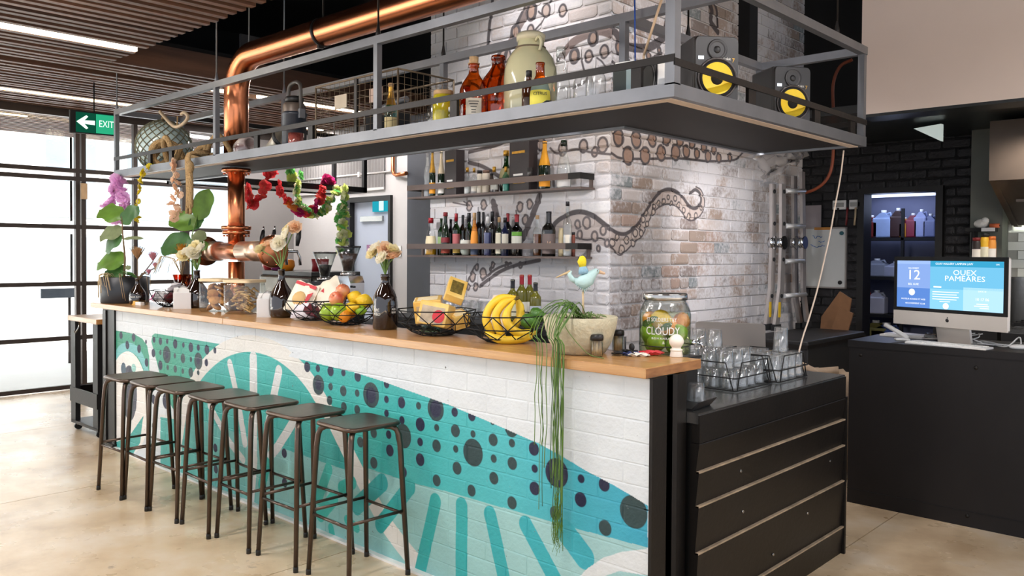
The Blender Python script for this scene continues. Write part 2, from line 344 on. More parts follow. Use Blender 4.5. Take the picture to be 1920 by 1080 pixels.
# trim whatever spilled over the cream sweep above the band
B.poly(((-2.404, 0.914), (-1.993, 0.895), (-1.76, 0.885), (-1.569, 0.868), (-1.382, 0.846), (-1.082, 0.814), (-0.861, 0.78), (-0.687, 0.751), (-0.538, 0.726), (-0.412, 0.694), (-0.292, 0.659), (-0.165, 0.63), (-0.08, 0.606), (-0.012, 0.585), (-0.018, 1.086), (-0.296, 1.12), (-1.23, 1.138), (-2.092, 1.136)), (216, 221, 222))
BAR_IMG = B.image()

INK, INK2, SUCK, SUCKL = (58, 50, 52), (84, 74, 74), (150, 118, 98), (206, 190, 178)
def arm(P, path, w_ink, fill=None, under=None):
    q = smooth(path)
    if under: P.poly(q+smooth(under)[::-1], fill)
    P.line(q, w_ink, INK)
    if under: P.line(smooth(under), .012, INK)
# right face (runs along y)
R_ = Paint('mural_right', 1.78, 4.75, .9, 3.75, 260)
arm(R_, ((1.774, 1.687), (1.843, 1.648), (1.913, 1.629), (2.002, 1.634), (2.123, 1.697), (2.247, 1.816), (2.375, 1.917), (2.51, 1.951), (2.65, 1.921), (2.759, 1.851), (2.855, 1.832), (2.93, 1.878), (2.921, 1.94), (2.853, 1.968), (2.787, 1.941)), .026, (188, 172, 162), ((1.787, 1.565), (1.856, 1.525), (1.932, 1.49), (2.063, 1.561), (2.174, 1.62), (2.249, 1.719), (2.331, 1.798), (2.444, 1.84), (2.56, 1.845), (2.652, 1.808), (2.761, 1.743), (2.887, 1.763), (2.969, 1.825), (2.983, 1.9), (2.936, 1.969), (2.86, 1.991)))
for (u, v, r) in ((1.844, 1.569, 0.027), (1.944, 1.525, 0.031), (1.89, 1.604, 0.024), (1.996, 1.588, 0.028), (2.069, 1.568, 0.025), (2.093, 1.636, 0.028), (2.161, 1.637, 0.025), (2.142, 1.68, 0.021), (2.185, 1.731, 0.025), (2.23, 1.7, 0.022), (2.222, 1.772, 0.022), (2.306, 1.782, 0.025), (2.37, 1.847, 0.022), (2.318, 1.823, 0.018), (2.437, 1.862, 0.022), (2.49, 1.894, 0.019), (2.58, 1.891, 0.023), (2.532, 1.855, 0.019), (2.63, 1.848, 0.023), (2.695, 1.813, 0.023), (2.768, 1.77, 0.027), (2.864, 1.781, 0.023), (2.938, 1.839, 0.02)):
    R_.ring(u, v, r*1.1, .011, INK, (196, 178, 164))
R_.poly(((1.765, 2.28), (3.819, 2.333), (3.567, 2.259), (3.054, 2.194), (2.404, 2.161), (1.935, 2.117), (1.767, 2.153)), (196, 184, 176))
R_.line(smooth(((1.767, 2.163), (1.847, 2.133), (1.935, 2.117), (2.21, 2.137), (2.61, 2.176), (3.054, 2.194), (3.429, 2.235), (3.566, 2.305), (3.636, 2.337))), .018, INK)
for (u, v, r) in ((1.898, 2.247, 0.059), (2.095, 2.254, 0.06), (2.284, 2.274, 0.054), (2.462, 2.299, 0.052), (2.635, 2.302, 0.049), (2.801, 2.304, 0.046), (2.967, 2.289, 0.043), (3.115, 2.284, 0.04), (2.006, 2.14, 0.063), (2.203, 2.158, 0.061), (2.397, 2.194, 0.059), (2.581, 2.214, 0.06), (2.722, 2.235, 0.05), (2.87, 2.233, 0.043), (3.03, 2.228, 0.048), (3.189, 2.23, 0.041), (3.361, 2.249, 0.037)):
    R_.ring(u, v, r*1.05, .018, INK, SUCK, r*1.05)
R_.line(smooth(((1.756, 2.93), (1.836, 2.923), (1.923, 2.868), (2.001, 2.848), (2.197, 2.877), (2.338, 2.939), (2.423, 3.007), (2.468, 3.111))), .06, INK)
R_.line(smooth(((1.798, 2.737), (1.897, 2.703), (2.045, 2.745), (2.23, 2.805), (2.392, 2.877))), .02, INK)
for (u, v, r) in ((1.895, 2.822, 0.048), (1.984, 2.762, 0.035), (2.23, 2.833, 0.036), (2.358, 2.892, 0.029)): R_.ring(u, v, r, .02, INK, SUCK)
R_.line(smooth(((2.802, 3.341), (2.99, 3.364), (3.061, 3.313), (3.047, 3.231), (3.151, 3.173))), .05, INK)
R_.line(smooth(((3.028, 3.404), (3.123, 3.346), (3.15, 3.213))), .03, INK)
R_.line(((3.518, 3.537), (3.56, 3.254), (3.597, 3.177)), .012, INK)
R_IMG = R_.image()
# front face (runs along x)
F_ = Paint('mural_front', -3.3, -1.46, .9, 3.75, 260)
Y0 = 1.82
def fr(pts): return pts
F_.poly(smooth(((-2.03, 1.607), (-1.965, 1.697), (-1.872, 1.749), (-1.758, 1.774), (-1.638, 1.743), (-1.475, 1.64)))+smooth(((-1.87, 1.588), (-1.756, 1.58), (-1.623, 1.566), (-1.474, 1.518)))[::-1], (186, 172, 164))
F_.line(smooth(((-2.03, 1.607), (-1.965, 1.697), (-1.872, 1.749), (-1.758, 1.774), (-1.638, 1.743), (-1.475, 1.64))), .034, INK)
F_.line(smooth(((-1.779, 1.602), (-1.689, 1.587), (-1.572, 1.597), (-1.474, 1.531))), .012, INK)
for (u, v, r) in ((-1.766, 1.69, 0.032), (-1.69, 1.699, 0.042), (-1.747, 1.622, 0.032), (-1.624, 1.611, 0.035), (-1.555, 1.648, 0.034), (-1.525, 1.565, 0.027), (-1.593, 1.531, 0.024), (-2.798, 1.848, 0.04), (-2.646, 1.851, 0.039), (-2.285, 1.823, 0.038), (-2.194, 1.839, 0.037), (-2.233, 1.732, 0.037), (-2.76, 1.319, 0.04), (-2.648, 1.346, 0.043), (-2.715, 1.392, 0.028), (-2.806, 1.242, 0.028), (-2.726, 1.245, 0.032), (-2.55, 1.41, 0.027), (-2.411, 1.412, 0.027), (-2.276, 1.414, 0.026), (-2.571, 1.379, 0.019), (-1.65, 2.895, 0.052), (-1.804, 2.805, 0.053), (-1.684, 2.783, 0.042), (-1.559, 2.794, 0.044), (-1.908, 3.124, 0.043), (-2.191, 3.171, 0.063), (-2.054, 3.152, 0.047), (-2.336, 3.057, 0.056), (-2.195, 3.043, 0.041), (-2.449, 2.888, 0.084), (-2.094, 2.249, 0.048), (-1.899, 2.197, 0.046), (-1.722, 2.203, 0.045), (-1.565, 2.197, 0.051), (-1.629, 2.158, 0.035)):
    F_.ring(u, v, r*1.1, .016, INK2 if v < 2.2 else INK, (186, 166, 154), r*.9)
for q, wd in ((((-2.681, 1.251), (-2.506, 1.349), (-2.332, 1.409), (-2.097, 1.45)), .028), (((-2.653, 1.299), (-2.517, 1.38), (-2.369, 1.428)), .02), (((-2.738, 1.395), (-2.806, 1.294), (-2.84, 1.213)), .018), (((-2.548, 1.863), (-2.509, 1.746), (-2.519, 1.592)), .06), (((-2.101, 1.891), (-2.159, 1.775), (-2.232, 1.646), (-2.283, 1.572)), .05), (((-2.32, 1.798), (-2.299, 1.703), (-2.283, 1.628)), .015), (((-2.974, 1.879), (-2.798, 1.852), (-2.856, 1.882)), .012), (((-2.801, 2.17), (-2.66, 2.133), (-2.495, 2.053), (-2.363, 1.97)), .03), (((-2.801, 2.25), (-2.578, 2.271), (-2.366, 2.302), (-2.114, 2.295)), .03), (((-2.007, 2.213), (-1.945, 2.172), (-1.785, 2.187), (-1.651, 2.156), (-1.48, 2.129)), .016)):
    F_.line(smooth(q), wd, INK2)
for q, wd in ((((-2.527, 2.593), (-2.475, 2.777), (-2.398, 2.993), (-2.296, 3.143), (-2.221, 3.24), (-2.172, 3.321)), .035), (((-2.663, 2.609), (-2.555, 2.827), (-2.45, 2.983)), .02), (((-2.122, 3.158), (-2.073, 3.101), (-2.17, 3.028), (-2.244, 2.985)), .014), (((-2.026, 3.2), (-1.979, 3.227), (-1.886, 3.261)), .014), (((-1.942, 2.802), (-1.882, 2.864), (-1.792, 2.919), (-1.681, 2.952), (-1.582, 2.955), (-1.489, 2.917)), .035), (((-2.992, 2.77), (-2.863, 2.773), (-2.748, 2.745), (-2.664, 2.687)), .02), (((-2.611, 2.99), (-2.596, 3.142), (-2.575, 3.253), (-2.56, 3.365)), .03), (((-1.746, 2.779), (-1.723, 2.705), (-1.7, 2.633), (-1.811, 2.595)), .016), (((-1.623, 2.766), (-1.58, 2.736), (-1.549, 2.697)), .012)):
    F_.line(smooth(q), wd, INK)
F_.line(smooth(((-2.382, 3.009), (-2.27, 3.12), (-2.197, 3.253))), .05, (120, 104, 98)); F_.line(smooth(((-1.905, 2.821), (-1.828, 2.89), (-1.712, 2.926), (-1.594, 2.933), (-1.497, 2.895))), .06, (120, 100, 92))
for (u, v, r) in ((-1.65, 2.895, 0.052), (-1.804, 2.805, 0.053), (-2.191, 3.171, 0.063), (-2.336, 3.057, 0.056)): F_.ring(u, v, r, .02, INK, (168, 140, 122), r*.8)
F_IMG = F_.image()

# ---------------------------------------------------------------- material library
def mural_mat(name, img, u0, u1, v0, v1, axis, rough=.5, base=None, extra_bump=.25):
    """paint on masonry: pigment map placed by world position, over bare brick where the map is empty"""
    mt, t, b, N, L = nt(name)
    g = N('ShaderNodeNewGeometry'); sp = N('ShaderNodeSeparateXYZ'); L(g.outputs['Position'], sp.inputs[0])
    def lin(sock, a, c):
        m1 = N('ShaderNodeMapRange'); m1.inputs['From Min'].default_value = a; m1.inputs['From Max'].default_value = c; L(sock, m1.inputs['Value']); return m1.outputs[0]
    cb = N('ShaderNodeCombineXYZ'); L(lin(sp.outputs[axis], u0, u1), cb.inputs[0]); L(lin(sp.outputs[2], v0, v1), cb.inputs[1])
    im = N('ShaderNodeTexImage'); im.image = img; im.extension = 'EXTEND'; L(cb.outputs[0], im.inputs[0])
    n = N('ShaderNodeTexNoise'); n.inputs['Scale'].default_value = 9; n.inputs['Detail'].default_value = 5; L(g.outputs['Position'], n.inputs['Vector'])
    if base:
        oi = N('ShaderNodeObjectInfo'); ad = N('ShaderNodeMath'); ad.operation = 'ADD'; L(oi.outputs['Random'], ad.inputs[0]); L(g.outputs['Random Per Island'], ad.inputs[1])
        wn = N('ShaderNodeTexWhiteNoise'); wn.noise_dimensions = '1D'; L(ad.outputs[0], wn.inputs['W'])
        rp = N('ShaderNodeValToRGB'); rp.color_ramp.interpolation = 'CONSTANT'
        els = rp.color_ramp.elements; els[0].color = S(base[0]); els[1].color = S(base[-1]); els[1].position = 1-1/len(base)
        for i in range(1, len(base)-1): e = els.new(i/len(base)); e.color = S(base[i])
        L(wn.outputs['Value'], rp.inputs[0])
        n3 = N('ShaderNodeTexNoise'); n3.inputs['Scale'].default_value = 45; n3.inputs['Detail'].default_value = 4; L(g.outputs['Position'], n3.inputs['Vector'])
        n4 = N('ShaderNodeTexNoise'); n4.inputs['Scale'].default_value = 2.2; n4.inputs['Detail'].default_value = 6; n4.inputs['Roughness'].default_value = .65; L(g.outputs['Position'], n4.inputs['Vector'])
        ww = N('ShaderNodeMath'); ww.operation = 'MULTIPLY_ADD'; L(n3.outputs['Fac'], ww.inputs[0]); ww.inputs[1].default_value = .35; L(n4.outputs['Fac'], ww.inputs[2])
        wr = N('ShaderNodeMapRange'); wr.inputs['From Min'].default_value = .58; wr.inputs['From Max'].default_value = .74; wr.inputs['To Min'].default_value = .08; wr.inputs['To Max'].default_value = .92; L(ww.outputs[0], wr.inputs['Value'])
        mw = N('ShaderNodeMix'); mw.data_type = 'RGBA'; L(wr.outputs[0], mw.inputs['Factor']); L(rp.outputs[0], mw.inputs['A']); mw.inputs['B'].default_value = S((212, 209, 209))
        mx = N('ShaderNodeMix'); mx.data_type = 'RGBA'; L(mw.outputs['Result'], mx.inputs['A']); L(im.outputs['Color'], mx.inputs['B'])
        mm = N('ShaderNodeMath'); mm.operation = 'MULTIPLY'; L(im.outputs['Alpha'], mm.inputs[0]); mm.inputs[1].default_value = .9; L(mm.outputs[0], mx.inputs['Factor'])
        L(mx.outputs['Result'], b.inputs['Base Color'])
    else:
        hs = N('ShaderNodeHueSaturation'); mr = N('ShaderNodeMapRange'); mr.inputs['To Min'].default_value = .9; mr.inputs['To Max'].default_value = 1.08; L(n.outputs['Fac'], mr.inputs['Value'])
        L(mr.outputs[0], hs.inputs['Value']); L(im.outputs['Color'], hs.inputs['Color'])
        # scuffs and chips
        nv = N('ShaderNodeTexNoise'); nv.inputs['Scale'].default_value = 26; nv.inputs['Detail'].default_value = 6; L(g.outputs['Position'], nv.inputs['Vector'])
        cr = N('ShaderNodeMapRange'); cr.inputs['From Min'].default_value = .715; cr.inputs['From Max'].default_value = .74; L(nv.outputs['Fac'], cr.inputs['Value'])
        mx = N('ShaderNodeMix'); mx.data_type = 'RGBA'; L(cr.outputs[0], mx.inputs['Factor']); L(hs.outputs[0], mx.inputs['A']); mx.inputs['B'].default_value = S((110, 116, 112))
        L(mx.outputs['Result'], b.inputs['Base Color'])
    b.inputs['Roughness'].default_value = rough
    bp = N('ShaderNodeBump'); bp.inputs['Strength'].default_value = extra_bump; bp.inputs['Distance'].default_value = .01
    n2 = N('ShaderNodeTexNoise'); n2.inputs['Scale'].default_value = 60; L(g.outputs['Position'], n2.inputs['Vector']); L(n2.outputs['Fac'], bp.inputs['Height']); L(bp.outputs[0], b.inputs['Normal'])
    return mt
MBAR = mural_mat('painted_brick', BAR_IMG, -4.82, .02, -.01, 1.06, 0, .55)
BR = [(150, 130, 114), (170, 150, 136), (136, 116, 102), (186, 172, 162), (142, 122, 106), (164, 138, 122), (128, 114, 106), (194, 184, 178), (158, 144, 134), (116, 124, 124), (176, 168, 164)]
MCF = mural_mat('whitewashed_brick_front', F_IMG, -3.3, -1.46, .9, 3.75, 0, .8, [(214, 206, 200), (222, 216, 212), (204, 192, 184), (226, 220, 217), (210, 200, 192), (228, 224, 220)])
MCR = mural_mat('whitewashed_brick_side', R_IMG, 1.78, 4.75, .9, 3.75, 1, .8, BR)
MMF = mural_mat('limewashed_joint_front', F_IMG, -3.3, -1.46, .9, 3.75, 0, .85, [(214, 208, 203), (206, 199, 194), (212, 206, 200)])
MMR = mural_mat('limewashed_joint_side', R_IMG, 1.78, 4.75, .9, 3.75, 1, .85, [(200, 197, 196), (192, 188, 186), (197, 194, 192)])
m_mortar = pbr('lime_mortar', (206, 200, 195), .9, var=.08, vs=12, bump=.5, bs=50, world=True)
m_steel = pbr('raw_grey_steel', (124, 126, 130), .42, .7, var=.12, vs=5, bump=.05, bs=30, world=True)
m_dsteel = pbr('dark_blackened_steel', (27, 23, 20), .42, .4, var=.25, vs=4, bump=.04, world=True)
m_gun = pbr('gunmetal_lacquer', (92, 78, 68), .3, .85, var=.18, vs=9, bump=.03)
m_guntop = pbr('gunmetal_seat', (104, 92, 80), .36, .8, var=.2, vs=7, bump=.03)
m_black = pbr('black_paint', (22, 21, 21), .5, var=.15, world=True)
m_matblack = pbr('matt_black', (14, 14, 15), .8, var=.1)
m_plastic = pbr('black_plastic', (30, 29, 29), .42, var=.1)
m_white = pbr('white_plastic', (236, 234, 230), .4, var=.03)
m_paper = pbr('white_paper', (240, 238, 232), .8, var=.03)
m_chrome = pbr('chrome', (210, 212, 214), .12, 1., var=.04)
m_inox = pbr('stainless_steel', (178, 176, 172), .22, .95, var=.08, vs=3, stretch=(1, 30, 1), bump=.02)
m_copper = pbr('polished_copper', (216, 136, 94), .27, 1., var=.08, vs=4, bump=.03, bs=7)
m_copperd = pbr('copper_face', (212, 134, 92), .28, 1., var=.18, vs=7, bump=.03, bs=12)
m_oak = pbr('oiled_hardwood', (200, 154, 98), .32, var=.1, vs=5, bump=.08, bs=26, stretch=(.35, 7, 7), coat=.25, world=True, col2=(170, 120, 68))
m_endgrain = pbr('end_grain', (172, 122, 76), .5, var=.1, vs=12, stretch=(1, 1, 4), world=True, col2=(136, 90, 54))
m_slat = pbr('brown_timber_slat', (126, 88, 66), .55, var=.1, vs=2.2, bump=.1, bs=20, stretch=(8.5, .25, 3), world=True, col2=(62, 44, 36))
m_void = pbr('dark_ceiling_void', (15, 14, 15), .9, var=.1)
m_grey = pbr('pale_grey_render', (200, 196, 194), .75, var=.05, vs=2, bump=.05, world=True)
m_dgrey = pbr('mid_grey_panel', (126, 122, 120), .7, var=.05, vs=2, world=True)
m_beige = pbr('warm_beige_paint', (234, 216, 204), .85, var=.04, vs=1.5, world=True)
m_frame = pbr('bronze_window_frame', (66, 58, 54), .45, .4, var=.1, world=True)
m_pane = glass('window_glass', (246, 250, 252), (226, 236, 240), .12, .01)

def concrete():
    mt, t, b, N, L = nt('polished_concrete'); g = N('ShaderNodeNewGeometry')
    def noise(sc, d, r=.55):
        n = N('ShaderNodeTexNoise'); n.inputs['Scale'].default_value = sc; n.inputs['Detail'].default_value = d; n.inputs['Roughness'].default_value = r; L(g.outputs['Position'], n.inputs['Vector']); return n.outputs['Fac']
    r = N('ShaderNodeValToRGB'); e = r.color_ramp.elements; e[0].position = .28; e[0].color = S((164, 134, 98)); e[1].position = .72; e[1].color = S((226, 212, 192)); k = e.new(.5); k.color = S((208, 184, 150))
    L(noise(1.7, 7, .62), r.inputs[0])
    r2 = N('ShaderNodeValToRGB'); r2.color_ramp.elements[0].position = .63; r2.color_ramp.elements[0].color = (0, 0, 0, 1); r2.color_ramp.elements[1].position = .72; r2.color_ramp.elements[1].color = (1, 1, 1, 1)
    L(noise(6, 8, .7), r2.inputs[0])
    mx = N('ShaderNodeMix'); mx.data_type = 'RGBA'; L(r.outputs[0], mx.inputs['A']); mx.inputs['B'].default_value = S((112, 92, 74))
    ml = N('ShaderNodeMath'); ml.operation = 'MULTIPLY'; ml.inputs[1].default_value = .75; L(r2.outputs[0], ml.inputs[0]); L(ml.outputs[0], mx.inputs['Factor'])
    L(mx.outputs['Result'], b.inputs['Base Color'])
    rr = N('ShaderNodeMapRange'); rr.inputs['To Min'].default_value = .16; rr.inputs['To Max'].default_value = .42; L(noise(3, 4), rr.inputs['Value']); L(rr.outputs[0], b.inputs['Roughness'])
    bp = N('ShaderNodeBump'); bp.inputs['Strength'].default_value = .12; bp.inputs['Distance'].default_value = .01; L(noise(8, 5), bp.inputs['Height']); L(bp.outputs[0], b.inputs['Normal'])
    return mt
m_conc = concrete()

# ---------------------------------------------------------------- floor: slabs between saw cuts
fl = G().box(-7.95, 6, -6, 8, -.12, -.012).build('floor', m_mortar); fl['kind'] = 'structure'
xs = [-7.95, -5.95, -3.85, -1.752, .043, 2.1, 6.0]
for a, b in zip(xs[:-1], xs[1:]):
    G().box(a+.003, b-.003, -6, 8, -.012, 0).build('slab', m_conc, fl)

# ---------------------------------------------------------------- ceiling void, slatted ceiling with light strips
struct('ceiling', G().box(-8, 6, -6, 8, 4.2, 4.3), m_void)
ce = struct('ceiling_slatted', G().box(-7.86, -5.2, -3.5, 3.48, 3.2, 3.24).box(-5.2, 2.2, -3.5, .15, 3.2, 3.24), m_void)
LED = {-4.65: (-3.4, .18), -5.67: (1.62, 1.9), -7.1: (-2.2, 1.2)}
k = 0
sl_long = G().box(-.0275, .0275, -3.5, 3.46, 0, .1); sl_short = G().box(-.0275, .0275, -3.5, .17, 0, .1)
ms = {}
for nm, g in (('l', sl_long), ('s', sl_short)):
    me = bpy.data.meshes.new('slat'); me.from_pydata(g.v, [], g.f); me.materials.append(m_slat); ms[nm] = me
x = -7.8
while x < 2.1:
    if min(abs(x+4.665), abs(x+5.665), abs(x+7.08)) > .06: put('slat', ms['l' if x < -5.2 else 's'], ce, (x, 0, 3.0+random.uniform(-.004, .004)))
    x += .117
G().box(-5.2, -5.17, .17, 3.46, 2.995, 3.2).build('fascia_board', m_slat, ce)
m_led = emitter('warm_white_light_strip', (255, 236, 205), 14); m_led2 = emitter('dim_light_strip', (255, 214, 160), 5)
for nm, (x, y0, y1, mt) in {'a': (-4.665, -3.4, .15, m_led), 'b': (-5.67, 1.25, 1.45, m_led), 'c': (-5.67, 1.72, 1.9, m_led), 'd': (-5.66, 2.05, 2.95, m_led), 'e': (-7.1, -2.4, 1.15, m_led2), 'f': (-7.05, 3.0, 3.4, m_led)}.items():
    t = thing('strip_light', {'a': 'long bright strip light set in the slatted ceiling, top left', 'b': 'short bright strip light above the left end of the hanging shelf', 'c': 'short strip light seen just right of the copper duct', 'd': 'bright strip light seen behind the black lantern and wire cage', 'e': 'dim warm strip light with spots above the glazed shopfront', 'f': 'far strip light at the back of the slatted ceiling'}[nm], 'light', (x, 0, 0))
    G().box(-.026, .026, y0, y1, 3.02, 3.09).build('housing', m_matblack, t); G().box(-.022, .022, y0+.005, y1-.005, 2.992, 3.019).build('diffuser', mt, t)

# ---------------------------------------------------------------- glazed shopfront (left), outside
wi = G().box(-7.92, -7.84, -4, 3.5, 2.92, 3.2).build('window_1', m_frame); wi['kind'] = 'structure'
ys = [-4, -2.3, -.7, .875, 1.455, 2.04, 2.75]; zs = [.03, .556, 1.138, 1.75, 2.31, 2.93]
for y in ys:
    w_ = .05 if y == .875 else (.045 if y == 2.04 else .022)
    if y == .875: G().box(-7.91, -7.85, y-.055, y-.012, 0, 2.92).box(-7.91, -7.85, y+.004, y+.05, 0, 2.92).build('mullion', m_frame, wi)
    else: G().box(-7.91, -7.85, y-w_, y+w_, 0, 2.92).build('mullion', m_frame, wi)
for z in zs[:-1]:
    if z == 2.31:
        G().box(-7.9, -7.845, -4, 2.75, 2.33, 2.375).build('rail', m_frame, wi); G().box(-7.9, -7.845, -4, 2.75, 2.245, 2.29).build('rail', m_frame, wi)
    else: G().box(-7.9, -7.855, -4, 2.75, z-.022, z+.022).build('rail', m_frame, wi)
for a, b in zip(ys[:-1], ys[1:]):
    for c, d in zip(zs[:-1], zs[1:]):
        G().box(-7.884, -7.878, a+.02, b-.02, c+.02, d-.02).build('pane', m_pane, wi)
t = thing('pull_handle', 'pale timber pull block high on the glazed door beside the bar end', 'handle', (-7.83, .89, 2.14)); G().box(0, .03, -.03, .03, -.09, .08).build('timber_grip', pbr('pale_timber', (208, 176, 136), .6, vs=20), t); G().box(-.03, 0, -.012, .012, -.06, .05).build('bracket', m_frame, t)
m_pave = pbr('pale_paving', (226, 224, 220), .8, var=.04, vs=1.2, world=True)
struct('floor_outside', G().box(-14, -7.95, -12, 12, -.2, -.05), m_pave)
so = struct('ceiling_outside', G().box(-10.4, -8.0, -6, 8, 3.2, 3.3), m_void)
x = -10.3
while x < -8.0: put('slat', ms['l'], so, (x, 0, 3.02)); x += .117
t = thing('outdoor_strip_light', 'pale strip light under the slatted soffit outside the shopfront', 'light', (-8.75, 0, 0)); G().box(-.02, .02, -1.2, .62, 3.0, 3.015).build('diffuser', m_led2, t); G().box(-.022, .022, -1.2, .62, 3.016, 3.1).build('housing', m_matblack, t)
m_fac = pbr('white_render', (240, 238, 236), .85, var=.04, vs=1.5, world=True)
m_facg = pbr('facade_window_glass', (146, 160, 172), .15, var=.12, vs=1.4, world=True, spec=.8)
fb = thing('facing_building', 'white rendered building across the street seen through the shopfront', 'building', (-13.2, 0, 0))
G().box(-1.2, 0, -12, 14, -.2, 9).build('wall', m_fac, fb)
for y0 in (-3.6, -1.6, .35, 1.15, 2.2, 2.62, 3.5, 4.6, 5.8):
    w_ = {-3.6: 1.1, -1.6: 1.1, .35: .45, 1.15: .4}.get(y0, .36 if y0 < 3 else .75)
    for z0, z1 in ((1.0, 1.72), (2.05, 2.68), (2.86, 3.6), (4.2, 5.0)):
        if y0 < 2 and z0 == 1.0: continue
        f_ = G().box(-.02, .03, y0-.05, y0+w_+.05, z0-.06, z1+.05).build('window', m_white, fb)
        G().box(.03, .045, y0, y0+w_, z0, z1).build('pane', m_facg, f_)
G().box(0, .06, -12, 14, .0, .12).build('plinth', m_grey, fb)
G().box(0, .25, .95, 1.1, 0, 6).build('downpipe', m_white, fb)
t = thing('street_sign', 'dark name plate on a post outside the glazed door', 'sign', (-10.5, 1.55, .85)); G().box(-.02, .02, -.26, .16, .0, .13).build('plate', pbr('slate_blue_plate', (92, 100, 110), .5), t); G().cyl((0, .1, -.9), (0, .1, .0), .02, 8).build('post', m_frame, t)

# ---------------------------------------------------------------- back walls and far door
struct('wall_left', G().box(-7.95, -7.86, 2.75, 3.5, 0, 4.2), m_dgrey)
struct('wall_back', G().box(-7.95, -6.70, 3.5, 3.6, 0, 3.0).box(-5.80, -5.45, 3.5, 3.6, 0, 3.0).box(-6.70, -5.80, 3.5, 3.6, 2.15, 3.0), m_grey)
struct('trim_1', G().box(-7.95, -1.4, 3.47, 3.6, 3.0, 4.2), m_void)
struct('wall_back_dark', G().box(-5.45, -3.1, 3.42, 3.6, 0, 3.0), pbr('dark_navy_paint', (50, 52, 60), .6, var=.08, world=True))
dr = G().box(-6.70, -6.57, 3.46, 3.6, 0, 2.15).box(-5.84, -5.80, 3.46, 3.6, 0, 2.15).box(-6.57, -5.84, 3.46, 3.6, 2.09, 2.15).build('door_1', m_black); dr['kind'] = 'structure'
G().box(-6.57, -5.84, 3.53, 3.57, .01, 2.09).build('door_leaf', pbr('blue_grey_door', (176, 184, 200), .5, var=.03, vs=1.5, world=True), dr)
G().cyl((-6.5, 3.53, 1.05), (-6.5, 3.48, 1.05), .025, 12).tube([(-6.5, 3.485, 1.05), (-6.38, 3.485, 1.05)], .01).build('door_handle', m_inox, dr)
G().box(-6.42, -6.0, 3.5, 3.53, 1.86, 1.92).build('door_closer', m_inox, dr)
t = thing('exit_sign', 'small teal and white exit sign on the far grey door', 'sign', (-6.0, 3.5, 2.05)); G().box(-.18, .16, 0, .03, -.08, .08).build('sign_face', emitter('teal_sign', (40, 170, 190), .9), t); G().box(-.05, .03, -.006, 0, -.07, .07).build('pictogram', emitter('white_sign', (220, 250, 250), 1.0), t)
t = thing('wall_plaque', 'small plum coloured plaque beside the grinder hopper, on the far door', 'sign', (-6.23, 3.52, 1.53)); G().box(-.07, .07, -.012, 0, -.055, .055).build('plate', pbr('plum', (150, 104, 140), .5), t); G().box(-.05, .05, -.014, -.012, -.01, .01).build('text_strip', m_white, t)
t = thing('light_switch', 'white light switch on the grey wall right of the far door', 'switch', (-5.68, 3.5, 1.51)); G().box(-.04, .04, -.012, 0, -.06, .06).build('plate', m_white, t); G().box(-.012, .012, -.018, -.012, -.02, .02).build('rocker', m_white, t)
cg = thing('corrugated_panel', 'ridged grey metal panel high on the back wall above the flower garlands', 'panel', (-7.7, 3.49, 2.25))
pr = []
for i in range(60): pr.append([(i*.03, -.012 if i % 2 else -.002, 0), (i*.03, -.012 if i % 2 else -.002, .75)])
G().sheet(pr, False).build('ridged_sheet', m_dgrey, cg); G().box(0, 1.77, -.02, 0, -.03, 0).build('edge_strip', m_grey, cg)
t = thing('conduit_pipe', 'brown pipe with a bend on the back wall near the dark corner', 'pipe'); G().tube([(-5.75, 3.46, 3.0), (-5.75, 3.46, 2.42), (-5.73, 3.46, 2.385), (-5.69, 3.46, 2.37), (-5.44, 3.40, 2.37)], .022, 10).build('pipe_run', m_copperd, t); G().cyl((-5.75, 3.46, 2.62), (-5.75, 3.46, 2.66), .032, 10).build('clip', m_frame, t)
t = thing('wall_conduit', 'thin grey horizontal conduit along the back wall above the far door', 'pipe'); G().tube([(-7.8, 3.48, 2.42), (-5.78, 3.48, 2.42)], .012, 8).build('pipe_run', m_grey, t); G().box(-6.42, -6.38, 3.46, 3.5, 2.39, 2.45).build('clip', m_grey, t)

# ---------------------------------------------------------------- brick pillar
def brick_mesh(L_, H_, D_, mat, seed, name='brick', ins=.012, dep=.003):
    r = random.Random(seed); b = ins; j = lambda s: r.uniform(-s, s)*ins/.012
    out = [(-L_/2, -H_/2+b), (-L_/2+b, -H_/2), (L_/2-b, -H_/2), (L_/2, -H_/2+b), (L_/2, H_/2-b), (L_/2-b, H_/2), (-L_/2+b, H_/2), (-L_/2, H_/2-b)]
    out = [(x+j(.004), z+j(.004)) for x, z in out]; n = 8
    vs = [(x, 0, z) for x, z in out]+[(x, -D_+dep, z) for x, z in out]+[(x*(1-ins/(L_/2)), -D_-j(.001), z*(1-ins*.83/(H_/2))) for x, z in out]
    fs = [(i, (i+1) % n, n+(i+1) % n, n+i) for i in range(n)]+[(n+i, n+(i+1) % n, 2*n+(i+1) % n, 2*n+i) for i in range(n)]+[tuple(range(2*n, 3*n))]
    me = bpy.data.meshes.new(name); me.from_pydata(vs, [], fs); me.materials.append(mat); return me
XC, YC, XL, YE, ZT = -1.5, 1.82, -3.24, 4.68, 4.2
co = struct('wall_pillar', G().box(XL, XC-.005, YC+.005, YE, 0, ZT), MMF)
co.data.materials.append(MMR); co.data.polygons[5].material_index = 1
cand = []
H_ = .0848
for face in 'fr':
    for i in range(11, 45):
        z = i*H_+.02
        header = (i == 15); q = .12 if header else .24; off = 0 if i % 2 else q/2
        span = XC-XL if face == 'f' else YE-YC
        u = -off
        while u < span-.02:
            a, b = max(u, 0), min(u+q, span)
            if b-a > .04: cand.append((face, a, b, z))
            u += q
def bpos(c):
    f_, a, b, z = c; mid = (a+b)/2
    return Vector((XC-mid, YC, z)) if f_ == 'f' else Vector((XC, YC+mid, z))
